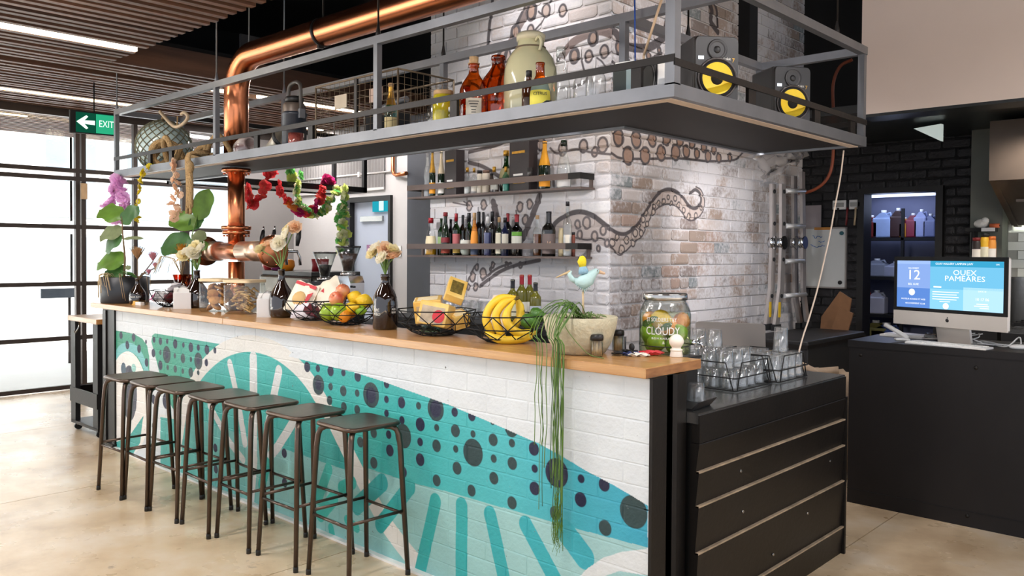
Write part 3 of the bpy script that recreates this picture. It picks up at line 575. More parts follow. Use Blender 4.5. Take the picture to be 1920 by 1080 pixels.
def hid(c):
    p = bpos(c); return (2.13 < p.z < 2.22) or p.z < 1.0 or p.z > 3.72
cand.sort(key=lambda c: ((bpos(c)-CAMLOC).length + (4 if hid(c) else 0)))
bmsh = {}; rest = {'f': G(), 'r': G()}
for n_, c in enumerate(cand):
    f_, a, b, z = c; Lb = round(b-a-.011, 3); mt = MCF if f_ == 'f' else MCR
    if n_ < 296:
        key = (f_, round(Lb, 2), n_ % 3)
        if key not in bmsh: bmsh[key] = brick_mesh(Lb, H_-.012, random.uniform(.014, .017), mt, hash(key) % 999)
        put('brick', bmsh[key], co, bpos(c)+(Vector((0, .012, 0)) if f_ == 'f' else Vector((-.012, 0, 0))), (0, 0, 0 if f_ == 'f' else PI/2))
    else:
        p = bpos(c); h = (H_-.012)/2; w = Lb/2
        if f_ == 'f': rest['f'].box(p.x-w, p.x+w, p.y-.003, p.y+.012, p.z-h, p.z+h)
        else: rest['r'].box(p.x-.012, p.x+.003, p.y-w, p.y+w, p.z-h, p.z+h)
rest['f'].build('distant_bricks', MCF, co, kind='stuff'); rest['r'].build('distant_bricks', MCR, co, kind='stuff')

# ---------------------------------------------------------------- kitchen end (right)
struct('wall_right_upper', G().box(-.58, 6, 3.56, 3.8, 2.5, 4.2), m_beige)
struct('ceiling_kitchen', G().box(-1.45, 6, 3.8, 6, 2.56, 2.62).box(-.58, 6, 3.56, 3.8, 2.48, 2.5), pbr('gloss_black_ceiling', (30, 34, 34), .35, var=.1))
dl = thing('downlight_fitting', 'small recessed downlight under the dark kitchen bulkhead, far right', 'light', (.26, 4.05, 2.56)); G().lathe([(.0, -.004), (.045, -.006), (.05, -.002), (.05, 0)], 16).build('lens', emitter('downlight_glow', (255, 240, 225), 3), dl); G().lathe([(.05, -.008), (.065, -.006), (.065, 0)], 16).build('rim', m_white, dl)
lamp('tile_fill', 'SPOT', (.6, 5.1, 1.9), 90, (250, 255, 240), to=(.35, 5.5, 1.4), spot_size=math.radians(130), spot_blend=.6, shadow_soft_size=.05)  # unseen spot added under the hood to brighten the tiles
lamp('kitchen_downlight', 'SPOT', (.26, 4.05, 2.5), 60, (255, 240, 225), to=(.1, 4.9, 0), spot_size=math.radians(120), spot_blend=.8, shadow_soft_size=.05)
m_blk = pbr('black_painted_brick', (26, 24, 27), .5, var=.25, vs=10, bump=.4, bs=40, world=True)
wk = struct('wall_kitchen', G().box(-3.2, -1.30, 5.62, 5.75, 0, 4.2).box(-.63, -.3, 5.62, 5.75, 0, 4.2).box(-1.30, -.63, 5.62, 5.75, 2.1, 4.2), m_matblack)
bk = {}
for i in range(10, 31):
    z = i*.0862; u = -2.3+(0 if i % 2 else .12)
    while u < -.3:
        a, b = u, min(u+.24, -.3)
        for (p, q) in ([(a, b)] if z > 2.14 else [(a, min(b, -1.34)), (max(a, -.59), b)]):
            if q-p > .05:
                key = round(q-p, 2)
                if key not in bk: bk[key] = brick_mesh(key-.012, .073, .012, m_blk, int(key*100))
                put('brick', bk[key], wk, ((p+q)/2, 5.62, z))
        u += .24
d2 = G().box(-1.34, -1.28, 5.56, 5.76, 0, 2.13).box(-.65, -.59, 5.56, 5.76, 0, 2.13).box(-1.28, -.65, 5.56, 5.76, 2.08, 2.13).build('door_2', m_black); d2['kind'] = 'structure'
m_store = pbr('storeroom_paint', (120, 124, 150), .8, var=.06, world=True)
struct('wall_storeroom', G().box(-2.3, -2.2, 5.75, 7.4, 0, 2.5).box(-.3, -.2, 5.75, 7.4, 0, 2.5).box(-2.3, -.2, 7.3, 7.4, 0, 2.5).box(-2.3, -.2, 5.75, 7.4, 2.19, 2.3), m_store)
t = thing('ceiling_light_panel', 'bluish white light panel in the storeroom ceiling through the doorway', 'light', (-1.4, 6.75, 2.17)); G().box(-.4, .3, -.4, .45, -.02, .0).build('diffuser', emitter('cool_panel', (206, 220, 255), 2.2), t); G().box(-.42, .32, -.42, .47, 0, .02).build('frame', m_white, t)
tr = struct('trim_2', G().box(-.3, -.06, 5.3, 5.75, 0, 2.56), pbr('grey_green_render', (104, 108, 100), .6, var=.12, vs=3, bump=.15, bs=12, world=True))
m_tile = pbr('white_glazed_tile', (236, 238, 230), .15, var=.02, vs=3)
wt = struct('wall_tiled', G().box(-.06, 3, 5.5, 5.6, 0, 2.56), pbr('tile_grout', (176, 176, 168), .9))
tm = G().bev(-.073, .073, -.008, 0, -.035, .035, .002); tme = bpy.data.meshes.new('tile'); tme.from_pydata(tm.v, [], tm.f); tme.materials.append(m_tile)
for i in range(14):
    for j in range(5):
        x = .015+j*.15+(0 if i % 2 else .075)
        put('tile', tme, wt, (x, 5.5, 1.36+i*.074))
ws = thing('steel_splashback', 'stainless steel splashback under the white tiles, behind the cooker', 'panel', (0, 5.44, .9)); G().box(-.04, 2.5, 0, .03, 0, .42).build('sheet', m_inox, ws); G().box(-.04, 2.5, -.012, 0, .40, .425).build('folded_edge', m_inox, ws)
m_hood = pbr('worn_hood_steel', (92, 82, 74), .4, .8, var=.12, vs=4)
hd = thing('extractor_hood', 'stainless steel kitchen extractor hood hanging at the right edge', 'hood', (0, 4.6, 0))
G().box(.0, 2.4, 0, .85, 2.07, 2.52).build('canopy', m_hood, hd); G().prism([(0, 2.07), (.85, 2.07), (.85, 1.74), (.72, 1.74)], .02, .05, 0).build('end_panel', m_hood, hd)
G().prism([(.74, 1.75), (.74, 1.79), (.04, 2.07), (0, 2.07)], .0, 2.4, 0).build('grease_tray', m_hood, hd)
for i in range(4): G().box(.12+i*.5, .55+i*.5, .3, .75, 1.92, 1.95).build('filter', m_hood, hd)
ck = thing('gas_cooker', 'gas cooker with black pan supports at the far right behind the monitor', 'cooker', (.05, 4.85, 0))
G().box(0, 1.4, 0, .55, 0, .93).build('body', m_inox, ck); G().box(0, 1.4, -.02, .0, .62, .9).build('control_panel', m_plastic, ck)
for i in range(4):
    g = G()
    for a in range(3): g.box(.03+i*.34, .33+i*.34, .1+a*.2, .115+a*.2, .95, .975); g.box(.05+i*.34+a*.12, .065+i*.34+a*.12, .08, .52, .945, .97)
    g.build('pan_support', m_matblack, ck)
for i in range(3): G().cyl((.15+i*.3, -.05, .75), (.15+i*.3, -.02, .75), .025, 12).build('knob', m_plastic, ck)
t = thing('white_triangle', 'white triangular panel on the dark kitchen bulkhead', 'lamp', (-.75, 5.53, 2.5)); Mx = frame((-0.431, 4.634, 2.473), (1, -.1, 0), (0, 0, 1))
bpy.data.objects[t.name].location = (0, 0, 0)
G().prism([(-.11, .045), (.1, .06), (.1, -.075)], 0, .05, 2, Mx).build('shade', pbr('pale_opal_panel', (214, 226, 222), .4, emit=(214, 230, 226), es=.35), t); G().cbox((.02, .02, -.1), (.04, .04, .22), Mx).build('arm', m_matblack, t)  # small white triangular prism with a faint emission

struct('wall_left_upper', G().box(-8.0, -7.9, -6, 8, 3.2, 4.2), m_void)
# ---------------------------------------------------------------- bar: painted brick wall, steel end posts, hardwood top, steel bench behind
bar = thing('bar_counter', 'long white brick bar front painted with teal citrus and spots', 'bar')
G().box(-4.80, -.03, .0442, .24, 0, 1.05).build('wall_core', MBAR, bar)
bb = {}
for i in range(13):
    z = .012+i*.08+.036; u = -4.80-(0 if i % 2 else .12)
    while u < -.004:
        a, b = max(u, -4.80), min(u+.24, -.002)
        if b-a > .03:
            key = (round(b-a, 2), (i*7+int(u*50)) % 3)
            if key not in bb: bb[key] = brick_mesh(key[0]-.003, .0785, .0075, MBAR, int(key[0]*100)+key[1], 'brick', .005, .0014)
            put('brick', bb[key], bar, ((a+b)/2, .05+random.uniform(-.0008, .0008), z))
        u += .24
G().box(-4.80, -.03, .012, .05, 0, .012).build('base_strip', m_white, bar)
g = G(); g.prism([(-.0015, .03), (.012, .03), (.012, .125), (-.0015, .135), (-.0015, .185), (.012, .195), (.012, .26), (-.10, .26), (-.10, .242), (-.0015, .242)], 0, 1.05); g.build('end_post', m_dsteel, bar)
g = G(); g.prism([(-5.02, .03), (-4.80, .03), (-4.80, .26), (-5.02, .26)], .03, 1.052).prism([(-5.0, .02), (-4.94, .02), (-4.94, .03), (-5.0, .03)], .03, 1.04).box(-5.03, -4.79, .01, .27, 0, .03); g.build('end_post', m_dsteel, bar)
G().box(-5.10, -5.03, .06, .26, .93, 1.05).build('timber_packer', m_oak, bar)
top = thing('timber_worktop', 'long oiled hardwood bar top with joined boards', 'worktop')
for a, b in ((-5.19, -3.075), (-3.073, -.442), (-.44, 0)):
    G().bev(a, b, 0, .385, 1.052, 1.09, .003).build('board', m_oak, top)
G().box(0, .0015, .004, .381, 1.055, 1.087).build('end_grain', m_endgrain, top)
sb = thing('service_bench', 'black shiplap bench with a steel top at the right end of the bar', 'bench')
m_litworn = pbr('lit_worn_bare_edge', (178, 158, 134), .45, .3, var=.3, vs=14, world=True)  # worn edge tone, paler so the ledges' highlight is painted in
zz = [.785, .68, .55, .372, .14, .0]; zt = [.785, .785, .68, .55, .372, .14]
for i in range(1, 6):
    z1, z0 = zt[i], zz[i]; g = G()
    g.prism([(.03, z0), (.054, z0), (.068, z1-.004), (.066, z1), (.03, z1)], .262, 1.672, 1); g.build('shiplap_board', m_dsteel, sb)
    if i > 1: G().box(.055, .0688, .262, 1.672, z1-.006, z1+.0006).build('lit_worn_edge', m_litworn, sb)
G().box(-.75, .06, .262, 1.68, .86, .9).build('steel_top', m_inox, sb); G().box(.031, .066, .266, 1.679, .787, .892).build('apron', m_dsteel, sb)
G().box(-.72, .03, .29, 1.65, .0, .86).build('carcass', m_black, sb)
G().box(.03, .072, 1.672, 1.69, 0, .79).build('corner_strip', m_dsteel, sb)
g = G()
for (y, z) in ((.62, .45), (.60, .62), (1.25, .30), (.9, .2), (1.5, .5)): g.cyl((.058, y, z), (.066, y, z), .006, 8)
g.build('rivets', m_inox, sb, kind='stuff')
ub = thing('underbar_bench', 'steel bench behind the bar, under the copper beer font', 'bench')
G().box(-4.75, -.77, .262, .92, .86, .9).build('steel_top', m_inox, ub); G().box(-4.75, -.77, .29, .88, 0, .86).build('carcass', m_black, ub)
bk2 = thing('back_counter', 'dark counter against the brick pillar behind the bar', 'counter')
G().box(-3.22, -1.52, 1.28, 1.79, 1.0, 1.04).build('worktop', m_matblack, bk2); G().box(-3.22, -1.52, 1.3, 1.78, 0, 1.0).build('carcass', m_black, bk2)
cb = thing('coffee_bench', 'dark bench carrying the coffee grinders behind the bar', 'bench')
G().box(-4.9, -3.24, 1.0, 1.7, .91, .95).build('worktop', m_matblack, cb); G().box(-4.88, -3.26, 1.02, 1.68, 0, .91).build('carcass', m_black, cb)

# ---------------------------------------------------------------- suspended steel gantry shelf over the bar
ZB = 2.126
m_ply = pbr('plywood_edge', (222, 202, 184), .6, var=.06, vs=8, world=True)
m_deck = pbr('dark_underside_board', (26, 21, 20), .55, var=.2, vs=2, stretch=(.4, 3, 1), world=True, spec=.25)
hs = thing('hanging_shelf', 'long steel gantry shelf hung over the bar, carrying bottles and speakers', 'shelf')
x0, x1, y0, y1, xi, yi, yb = -5.67, -.125, .37, 2.43, -.80, .97, 2.43
def bar_(name, *b): return G().box(*b).build(name, m_steel, hs)
bar_('face_rail', x0, x1, y0, y0+.03, ZB, ZB+.056)
bar_('face_rail', x1-.03, x1, y0+.03, y1, ZB, ZB+.056)
bar_('face_rail', x0+.03, xi, yi-.03, yi, ZB, ZB+.056)
bar_('face_rail', xi, xi+.03, yi-.03, y1-.03, ZB, ZB+.056)
bar_('face_rail', xi, x1-.03, y1-.03, y1, ZB, ZB+.056)
bar_('face_rail', x0, x0+.03, y0+.03, yi, ZB, ZB+.056)
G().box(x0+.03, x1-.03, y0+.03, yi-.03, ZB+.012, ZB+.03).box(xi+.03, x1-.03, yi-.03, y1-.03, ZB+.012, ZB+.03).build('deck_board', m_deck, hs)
G().box(x0+.03, x1-.036, y0+.036, y0+.085, ZB-.002, ZB+.012).build('edge_batten', m_ply, hs); G().box(x1-.085, x1-.036, y0+.085, y1-.03, ZB-.002, ZB+.012).build('edge_batten', m_ply, hs)
zr0, zr1 = 2.655, 2.70
bar_('top_rail', x0, x1, y0, y0+.04, zr0, zr1); bar_('top_rail', x1-.04, x1, y0+.04, y1, zr0, zr1)
bar_('top_rail', x0+.04, xi, yi-.04, yi, zr0, zr1); bar_('top_rail', xi, xi+.04, yi, y1-.04, zr0, zr1)
bar_('top_rail', xi, x1-.04, y1-.04, y1, zr0, zr1); bar_('top_rail', x0, x0+.04, y0+.04, yi, zr0, zr1)
bar_('top_rail', xi, x1-.04, yi-.04, yi, zr0, zr1)
for x in (x0, -3.915, -2.068): bar_('post', x, x+.034, y0, y0+.034, ZB+.05, zr0)
bar_('post', x1-.045, x1, y0, y0+.045, ZB+.05, zr0)
for (x, y) in ((x1-.04, y1-.04), (xi, yi-.04), (xi, y1-.04), (-2.15, yi-.034), (-3.95, yi-.034), (x0, yi-.034)): bar_('post', x, x+.036, y, y+.036, ZB+.05, zr0)
bar_ = lambda name, *b: G().box(*b).build(name, m_dsteel, hs)
bar_('guard_rail', x0, x1, y0-.002, y0+.004, 2.265, 2.295); bar_('guard_rail', x1-.004, x1+.002, y0, y1, 2.25, 2.28)
bar_('guard_rail', xi, x1, y1-.01, y1-.004, 2.25, 2.28); bar_('guard_rail', x0, xi, yi-.01, yi-.004, 2.265, 2.295)
for x in (-5.0, -4.62, -3.36, -2.72, -1.44, -.335): bar_('spacer_plate', x, x+.05, y0+.002, y0+.02, ZB+.05, 2.27)
for y in (1.0, 1.72, 2.2): bar_('spacer_plate', x1-.02, x1-.004, y, y+.07, ZB+.05, 2.26)
for (x, y) in ((x0+.02, y0+.02), (-3.9, y0+.02), (-2.05, y0+.02), (-2.13, yi-.02), (-3.93, yi-.02), (x1-.02, 2.03), (xi+.02, 1.55)):
    g = G().tube([(x, y, zr1+.06), (x, y, 4.2)], .0055, 6).lathe([(.0, zr1), (.014, zr1), (.014, zr1+.02), (.009, zr1+.045), (.0055, zr1+.07)], 8, (x, y, 0))
    g.build('hanger_rod', m_dsteel if x > -3 else m_steel, hs)
h2 = thing('rear_hanging_shelf', 'shorter black hanging shelf further back, draped with flower garlands', 'shelf')
def b2(n, *b): return G().box(*b).build(n, m_black, h2)
b2('face_rail', -5.50, -5.46, 1.0, 2.88, ZB, ZB+.055); b2('face_rail', -6.05, -6.01, 1.0, 2.88, ZB, ZB+.055); b2('face_rail', -6.05, -5.46, 2.84, 2.88, ZB, ZB+.055); b2('face_rail', -6.05, -5.46, 1.0, 1.04, ZB, ZB+.055)
G().box(-6.02, -5.49, 1.03, 2.85, ZB+.01, ZB+.03).build('deck_board', pbr('glossy_dark_deck', (120, 112, 106), .15, var=.1), h2)
for (x, y) in ((-5.50, 2.84), (-6.05, 2.84)): b2('post', x, x+.04, y, y+.04, ZB+.05, 2.66)
b2('top_rail', -6.05, -5.46, 2.84, 2.88, 2.66, 2.70); b2('top_rail', -5.50, -5.46, 1.0, 2.88, 2.66, 2.70)
for (x, y) in ((-5.48, 2.1), (-5.48, 2.86), (-6.03, 2.86)): G().tube([(x, y, 2.7), (x, y, 3.2)], .006, 6).build('hanger_rod', m_black, h2)

# ---------------------------------------------------------------- copper duct and beer font
cp = thing('copper_duct', 'polished copper duct bending up out of the hanging shelf', 'pipe')
px, py = -4.14, .67; R = .09
path = [(px, py, 2.185), (px, py, 2.6)]; rb = .27; zc = 2.945
for i in range(13):
    a = PI/2*i/12; path.append((px+rb-rb*math.cos(a), py, zc-rb+rb*math.sin(a)))
path += [(-3.2, py, zc), (-1.0, py, zc), (.1, py, zc)]
G().tube(path, R, 28).build('pipe_run', m_copper, cp)
for x in (-3.0,): G().lathe([(R+.001, -.012), (R+.006, -.012), (R+.006, .012), (R+.001, .012)], 28, (x, py, zc), Matrix.Rotation(PI/2, 3, 'Y')).cyl((x, py, zc+R), (x, py, 4.2), .006, 6).cbox((x, py-.02, zc-R-.01), (.02, .04, .02)).build('pipe_strap', m_dsteel, cp)
G().tube([(-3.95, py, zc+R-.01), (-3.95, py, 4.2)], .005, 6).build('hanger_rod', m_steel, cp)
bf = thing('beer_font', 'copper pipe beer font with round riveted end caps behind the bar', 'beer tap')
G().tube([(px, py, .9), (px, py, 1.42)], .06, 20).build('lower_column', m_copperd, bf)
G().tube([(px, py, 1.5), (px, py, 2.124)], .062, 24).build('upper_column', m_copper, bf)
def flange(z, r): return G().lathe([(0, z-.014), (r, z-.014), (r+.002, z), (r, z+.014), (0, z+.014)], 28, (px, py, 0))
for z, r in ((2.108, .105), (1.675, .108)): flange(z, r).build('flange', m_copper, bf)
flange(1.64, .1).build('flange', m_copper, bf)
g = G()
for i in range(8):
    a = i*PI/4+.2
    for z in (2.09, 1.622): g.cyl((px+.088*math.cos(a), py+.088*math.sin(a), z), (px+.088*math.cos(a), py+.088*math.sin(a), z-.014), .009, 6)
g.build('bolts', m_copper, bf, kind='stuff')
RY = Matrix.Rotation(PI/2, 3, 'Y')
G().tube([(-4.56, py-.03, 1.5), (-3.58, py-.03, 1.5)], .066, 22).build('cross_arm', m_copper, bf)
m_sleeve = pbr('pale_brushed_copper', (240, 206, 180), .3, .9, var=.05)
G().tube([(-4.0, py-.03, 1.5), (-3.65, py-.03, 1.5)], .074, 22).build('sleeve', m_sleeve, bf); G().tube([(-4.52, py-.03, 1.5), (-4.34, py-.03, 1.5)], .076, 22).build('sleeve', m_sleeve, bf)
for x, s in ((-3.57, 1), (-4.57, -1)):
    e = G().lathe([(0, -.02), (.112, -.02), (.116, -.012), (.116, .014), (.112, .02), (.1, .024), (0, .03)], 30, (x, py-.03, 1.5), RY if s > 0 else Matrix.Rotation(-PI/2, 3, 'Y')).build('end_cap', m_copperd, bf)
    g = G()
    for i in range(8):
        a = i*PI/4+.15; g.ball((x+s*.024, py-.03+.096*math.cos(a), 1.5+.096*math.sin(a)), .0085, 8, 5)
    g.build('rivets', m_copper, e, kind='stuff')
for i, x in enumerate((-4.06, -3.9, -3.74, -3.56)):
    y = .83
    h = G().tube([(x, y, 1.54), (x-.004, y+.012, 1.60), (x, y+.02, 1.66)], [.012, .02, .013], 10).build('tap_handle', m_plastic, bf)
    G().tube([(x, y+.02, 1.655), (x, y+.022, 1.69)], [.009, .006], 8).build('finial', m_chrome, h)
    G().tube([(x, py, 1.5), (x, y, 1.5), (x, y+.02, 1.46), (x, y+.025, 1.40)], .011, 8).build('spout', m_chrome, bf)

# ---------------------------------------------------------------- bar stools
st = thing('bar_stool', 'x', 'stool')
def seat_outline(h, r, k=5):
    o = []
    for cx_, cy_, a0 in ((h-r, h-r, 0), (-h+r, h-r, PI/2), (-h+r, -h+r, PI), (h-r, -h+r, 1.5*PI)):
        for i in range(k): a = a0+PI/2*i/(k-1); o.append((cx_+r*math.cos(a), cy_+r*math.sin(a)))
    return o
rings = [(.13, .698), (.146, .700), (.151, .708), (.149, .716), (.143, .720), (.135, .7185), (.12, .716)]
vs = []; fs = []; n = 20
for h, z in rings: vs += [(x, y, z) for x, y in seat_outline(h, .045*h/.15)]
for i in range(len(rings)-1):
    for j in range(n): fs.append((i*n+j, i*n+(j+1) % n, (i+1)*n+(j+1) % n, (i+1)*n+j))
fs.append(tuple(range(n))[::-1]); g = G(); g.add(vs, fs, True); ro = g.build('seat', m_gun, st)
G().prism(seat_outline(.136, .04), .712, .7187).build('seat_inlay', m_guntop, ro)
for sx in (-1, 1):
    for sy in (-1, 1):
        d = Vector((sx, sy, 0)); p = [d*.085+Vector((0, 0, .694)), d*.108+Vector((0, 0, .692)), d*.124+Vector((0, 0, .680)), d*.132+Vector((0, 0, .655)), d*.137+Vector((0, 0, .6)), d*.163+Vector((0, 0, .012))]
        lg = G().tube(p, [.0135]*5+[.011], 10).build('leg', m_gun, st)
        G().lathe([(0, 0), (.0125, 0), (.0125, .022), (.0115, .026)], 10, tuple(d*.1632)).build('foot_cap', m_plastic, lg)
for a, b in (((-1, -1), (1, -1)), ((1, -1), (1, 1)), ((1, 1), (-1, 1)), ((-1, 1), (-1, -1))):
    z = .285 if a[1] == b[1] else .30; k = .163-(z/.6)*.026
    G().tube([(a[0]*k, a[1]*k, z), (b[0]*k, b[1]*k, z)], .0075, 8).build('footrest_bar', m_gun, st)
ST = [(-3.59, -0.308), (-3.263, -0.285), (-2.938, -0.269), (-2.569, -0.256), (-2.235, -0.223), (-1.858, -0.199), (-1.462, -0.172)]
ordw = ['first bar stool from the left, at the far end of the bar', 'second bar stool from the left along the bar', 'third bar stool from the left along the bar', 'middle bar stool of the seven along the bar', 'third bar stool from the right, in front of the lemon wedge mural', 'second bar stool from the right along the bar', 'nearest and rightmost bar stool, in front of the spotted mural']
for i, ((x, y), w_) in enumerate(zip(ST, ordw)):
    o = st if i == 0 else dup(st); o.location = (x, min(y, -.172), 0); o.rotation_euler = (0, 0, math.radians([2, -1, 1.5, -2, 0, 1, -1.5][i]))
    o['label'] = 'gunmetal '+w_; o['group'] = 'metal bar stools along the bar'

# ---------------------------------------------------------------- trolley left of the bar
tl = thing('bar_trolley', 'black steel trolley with a timber top left of the bar end', 'trolley', (-5.76, .05, 0))
G().bev(-.02, .61, -.02, .5, .915, .955, .003).build('top_board', m_oak, tl)
for x, y in ((0, 0), (.48, 0), (0, .42), (.48, .42)): G().box(x, x+.10, y, y+.04, .08, .915).build('leg', m_black, tl)
G().box(.0, .58, -.008, 0, .24, .36).box(.0, .008, 0, .46, .24, .36).box(0, .58, .46, .468, .24, .36).build('bottle_guard', m_dsteel, tl)
G().box(0, .58, 0, .46, .06, .085).build('bottom_shelf', m_dsteel, tl)
for x, y in ((.05, .04), (.52, .04), (.05, .42), (.52, .42)):
    w = G().tube([(x-.012, y, .03), (x+.012, y, .03)], .03, 14).build('caster', m_plastic, tl); G().box(x-.018, x+.018, y-.02, y+.02, .04, .062).build('fork', m_inox, w)
G().tube([(.2, .0, .91), (.2, -.01, .86), (.19, -.03, .82), (.175, -.03, .835)], .006, 6).build('hook', m_inox, tl)

# ---------------------------------------------------------------- glassware library
g_clear = glass('clear_glass', (250, 252, 251), (214, 220, 220), .2)
g_tumbler = glass('tumbler_glass', (250, 251, 251), (212, 216, 218), .34, .04, dense=.07)
g_amber = glass('amber_glass', (222, 142, 60), (150, 70, 16), .22)
g_green = glass('green_glass', (70, 120, 52), (22, 52, 20), .2)
g_dgreen = glass('dark_green_glass', (30, 58, 28), (10, 22, 10), .2)
g_aqua = glass('aqua_glass', (196, 232, 222), (110, 170, 158), .2)
g_smoke = glass('smoke_glass', (120, 118, 114), (60, 58, 56), .2)
g_plum = glass('plum_glass', (160, 110, 110), (90, 50, 54), .2)
m_brown = pbr('dark_brown_glass', (30, 17, 11), .06, var=.2, spec=.7, coat=.6)
m_dkgreenb = pbr('dark_green_bottle', (20, 34, 20), .08, var=.2, spec=.6)
m_blackb = pbr('black_bottle', (16, 15, 17), .1, var=.2, spec=.6)
m_ink = pbr('white_ink', (238, 236, 228), .6, var=.02)
m_inkd = pbr('dark_ink', (48, 44, 40), .6, var=.02)
def solid(c, r=.5, **k): return pbr('paint_%d_%d_%d' % c, c, r, **k)
_sc = {}
def col(c, r=.5, **k):
    key = (c, r, tuple(sorted(k.items())))
    if key not in _sc: _sc[key] = solid(c, r, **k)
    return _sc[key]
PROF = {
 'wine': [(0, 0), (.96, 0), (1, .02), (1, .60), (.93, .66), (.55, .73), (.38, .77), (.36, .95), (.40, .955), (.40, .985), (.36, 1), (0, 1)],
 'champ': [(0, 0), (.95, 0), (1, .02), (1, .44), (.92, .53), (.62, .68), (.40, .80), (.34, .90), (.34, .95), (.40, .96), (.40, 1), (0, 1)],
 'spirit': [(0, 0), (.96, 0), (1, .02), (1, .58), (.92, .65), (.55, .71), (.38, .75), (.36, .95), (.40, .96), (.40, 1), (0, 1)],
 'sloped': [(0, 0), (.96, 0), (1, .02), (.98, .35), (.86, .5), (.6, .66), (.42, .75), (.38, .95), (.42, .96), (.42, 1), (0, 1)],
 'flask': [(0, 0), (.6, 0), (.8, .04), (1, .22), (1, .34), (.82, .5), (.46, .62), (.32, .68), (.3, .95), (.36, .96), (.36, 1), (0, 1)],
 'globe': [(0, 0), (.55, 0), (.8, .1), (.98, .3), (1, .45), (.86, .62), (.5, .76), (.3, .82), (.28, .98), (.3, 1), (0, 1)],
 'growler': [(0, 0), (.93, 0), (1, .03), (1, .50), (.95, .58), (.78, .68), (.50, .78), (.36, .84), (.32, .93), (.38, .94), (.38, .985), (.34, 1), (.28, 1), (.26, .9)],
 'squat': [(0, 0), (.8, 0), (.95, .06), (1, .18), (1, .36), (.9, .48), (.6, .62), (.36, .72), (.27, .8), (.24, .96), (.28, .97), (.28, 1), (.22, 1)],
 'demi': [(0, 0), (.95, 0), (1, .03), (1, .52), (.97, .64), (.86, .76), (.68, .85), (.53, .89), (.5, .92), (.5, 1), (0, 1)],
 'jar': [(0, 0), (.92, 0), (1, .04), (1, .78), (.9, .86), (.82, .9), (.82, 1), (0, 1)],
 'wavy': [(0, 0), (.9, 0), (1, .03), (1, .2), (.8, .34), (.95, .48), (.8, .6), (.55, .74), (.42, .84), (.4, .96), (.46, .97), (.46, 1), (0, 1)],
}
def prof_r(kind, t):
    p = PROF[kind]
    for (r0, z0), (r1, z1) in zip(p[1:-1], p[2:]):
        if z0 <= t <= z1 and z1 > z0: return r0+(r1-r0)*(t-z0)/(z1-z0)
    return p[-2][0]
def bottle(lbl, x, y, z, h, r, kind, mat, cap=None, cap_h=.1, lab=None, lab_z=(.14, .46), lab_a=1.15, foil=None, foil_t=.72, liquid=None, fill=.5, group=None, name='bottle', text=None, cat='bottle', tcol=None, n=18, band=None):
    t = thing(name, lbl, cat, (x, y, z), 0, group); a0 = face_cam(x, y)
    G().lathe([(a*r, b*h) for a, b in PROF[kind]], n).build('body', mat, t)
    if liquid:
        pts = [(0, .012*h)]+[(max(.001, prof_r(kind, q)*r-.0025), q*h) for q in [.015]+[fill*i/6 for i in range(1, 7)]]+[(0, fill*h)]
        G().lathe(pts, n).build('liquid', liquid, t)
    nr = prof_r(kind, .97)*r
    if cap: G().lathe([(0, h*(1-cap_h)), (nr*1.12, h*(1-cap_h)), (nr*1.12, h*1.004), (nr*1.0, h*1.014), (0, h*1.014)], 12).build('cap', cap, t)
    if foil: G().lathe([(prof_r(kind, foil_t+(1-foil_t)*i/6)*r*1.05, h*(foil_t+(1-foil_t)*i/6)) for i in range(7)]+[(0, h*1.005)], 14).build('foil', foil, t)
    for L_, zz, aa in ((lab, lab_z, lab_a), band or (None, None, None)):
        if L_:
            pr_ = [(prof_r(kind, zz[0]+(zz[1]-zz[0])*i/3)*r+.0009, h*(zz[0]+(zz[1]-zz[0])*i/3)) for i in range(4)]
            G().lathe(pr_, 12, a0=a0-aa, a1=a0+aa).build('paper_label', L_, t)
    if text:
        tx, size, tz = text[:3]; da = text[3] if len(text) > 3 else 0; rr = prof_r(kind, tz)*r+.0012; a = a0+da
        nrm = Vector((math.cos(a), math.sin(a), 0)); ux = Vector((-math.sin(a), math.cos(a), 0))
        letters(tx, size, tcol or m_inkd, t, frame(nrm*rr+Vector((0, 0, tz*h)), ux, (0, 0, 1)), bend=rr)
    return t
BT = 1.09
GB = 'dark glass flower bottles along the bar'
# -------- foliage helpers
m_leaf = petal('glossy_leaf', (104, 142, 56), .2, 14, .3, .38); m_leaf2 = petal('dark_leaf', (74, 116, 62), .2, 14, .3, .4)
m_leaf3 = petal('olive_leaf', (136, 146, 104), .2, 14, .3); m_stem = pbr('green_stem', (104, 134, 66), .5, var=.15); m_wood = pbr('brown_twig', (110, 88, 62), .8, var=.2)
m_fibre = pbr('straw_fibre', (206, 180, 138), .9, var=.15)
def leaf(g, p, d, L_, w, up=(0, 0, 1), bend=.25, lob=0, fold=.18, k=9):
    """broad leaf blade from p towards d"""
    d = Vector(d).normalized(); s = d.cross(Vector(up)); s = s.normalized() if s.length > 1e-4 else Vector((1, 0, 0)); n = s.cross(d); rows = []
    for i in range(k+1):
        t = i/k; wd = w*math.sin(PI*min(1, t**.8*.97+.03))**.7*(1+.25*math.sin(t*PI*3)*lob)*(.62+.55*t)
        c = Vector(p)+d*(L_*t)-n*(bend*L_*t*t)
        rows.append([c+s*(wd*q)+n*(fold*wd*abs(q))+n*(.02*L_*math.sin(9*t+3*q)) for q in (-1, -.6, -.25, 0, .25, .6, 1)])
    g.sheet(rows); return g
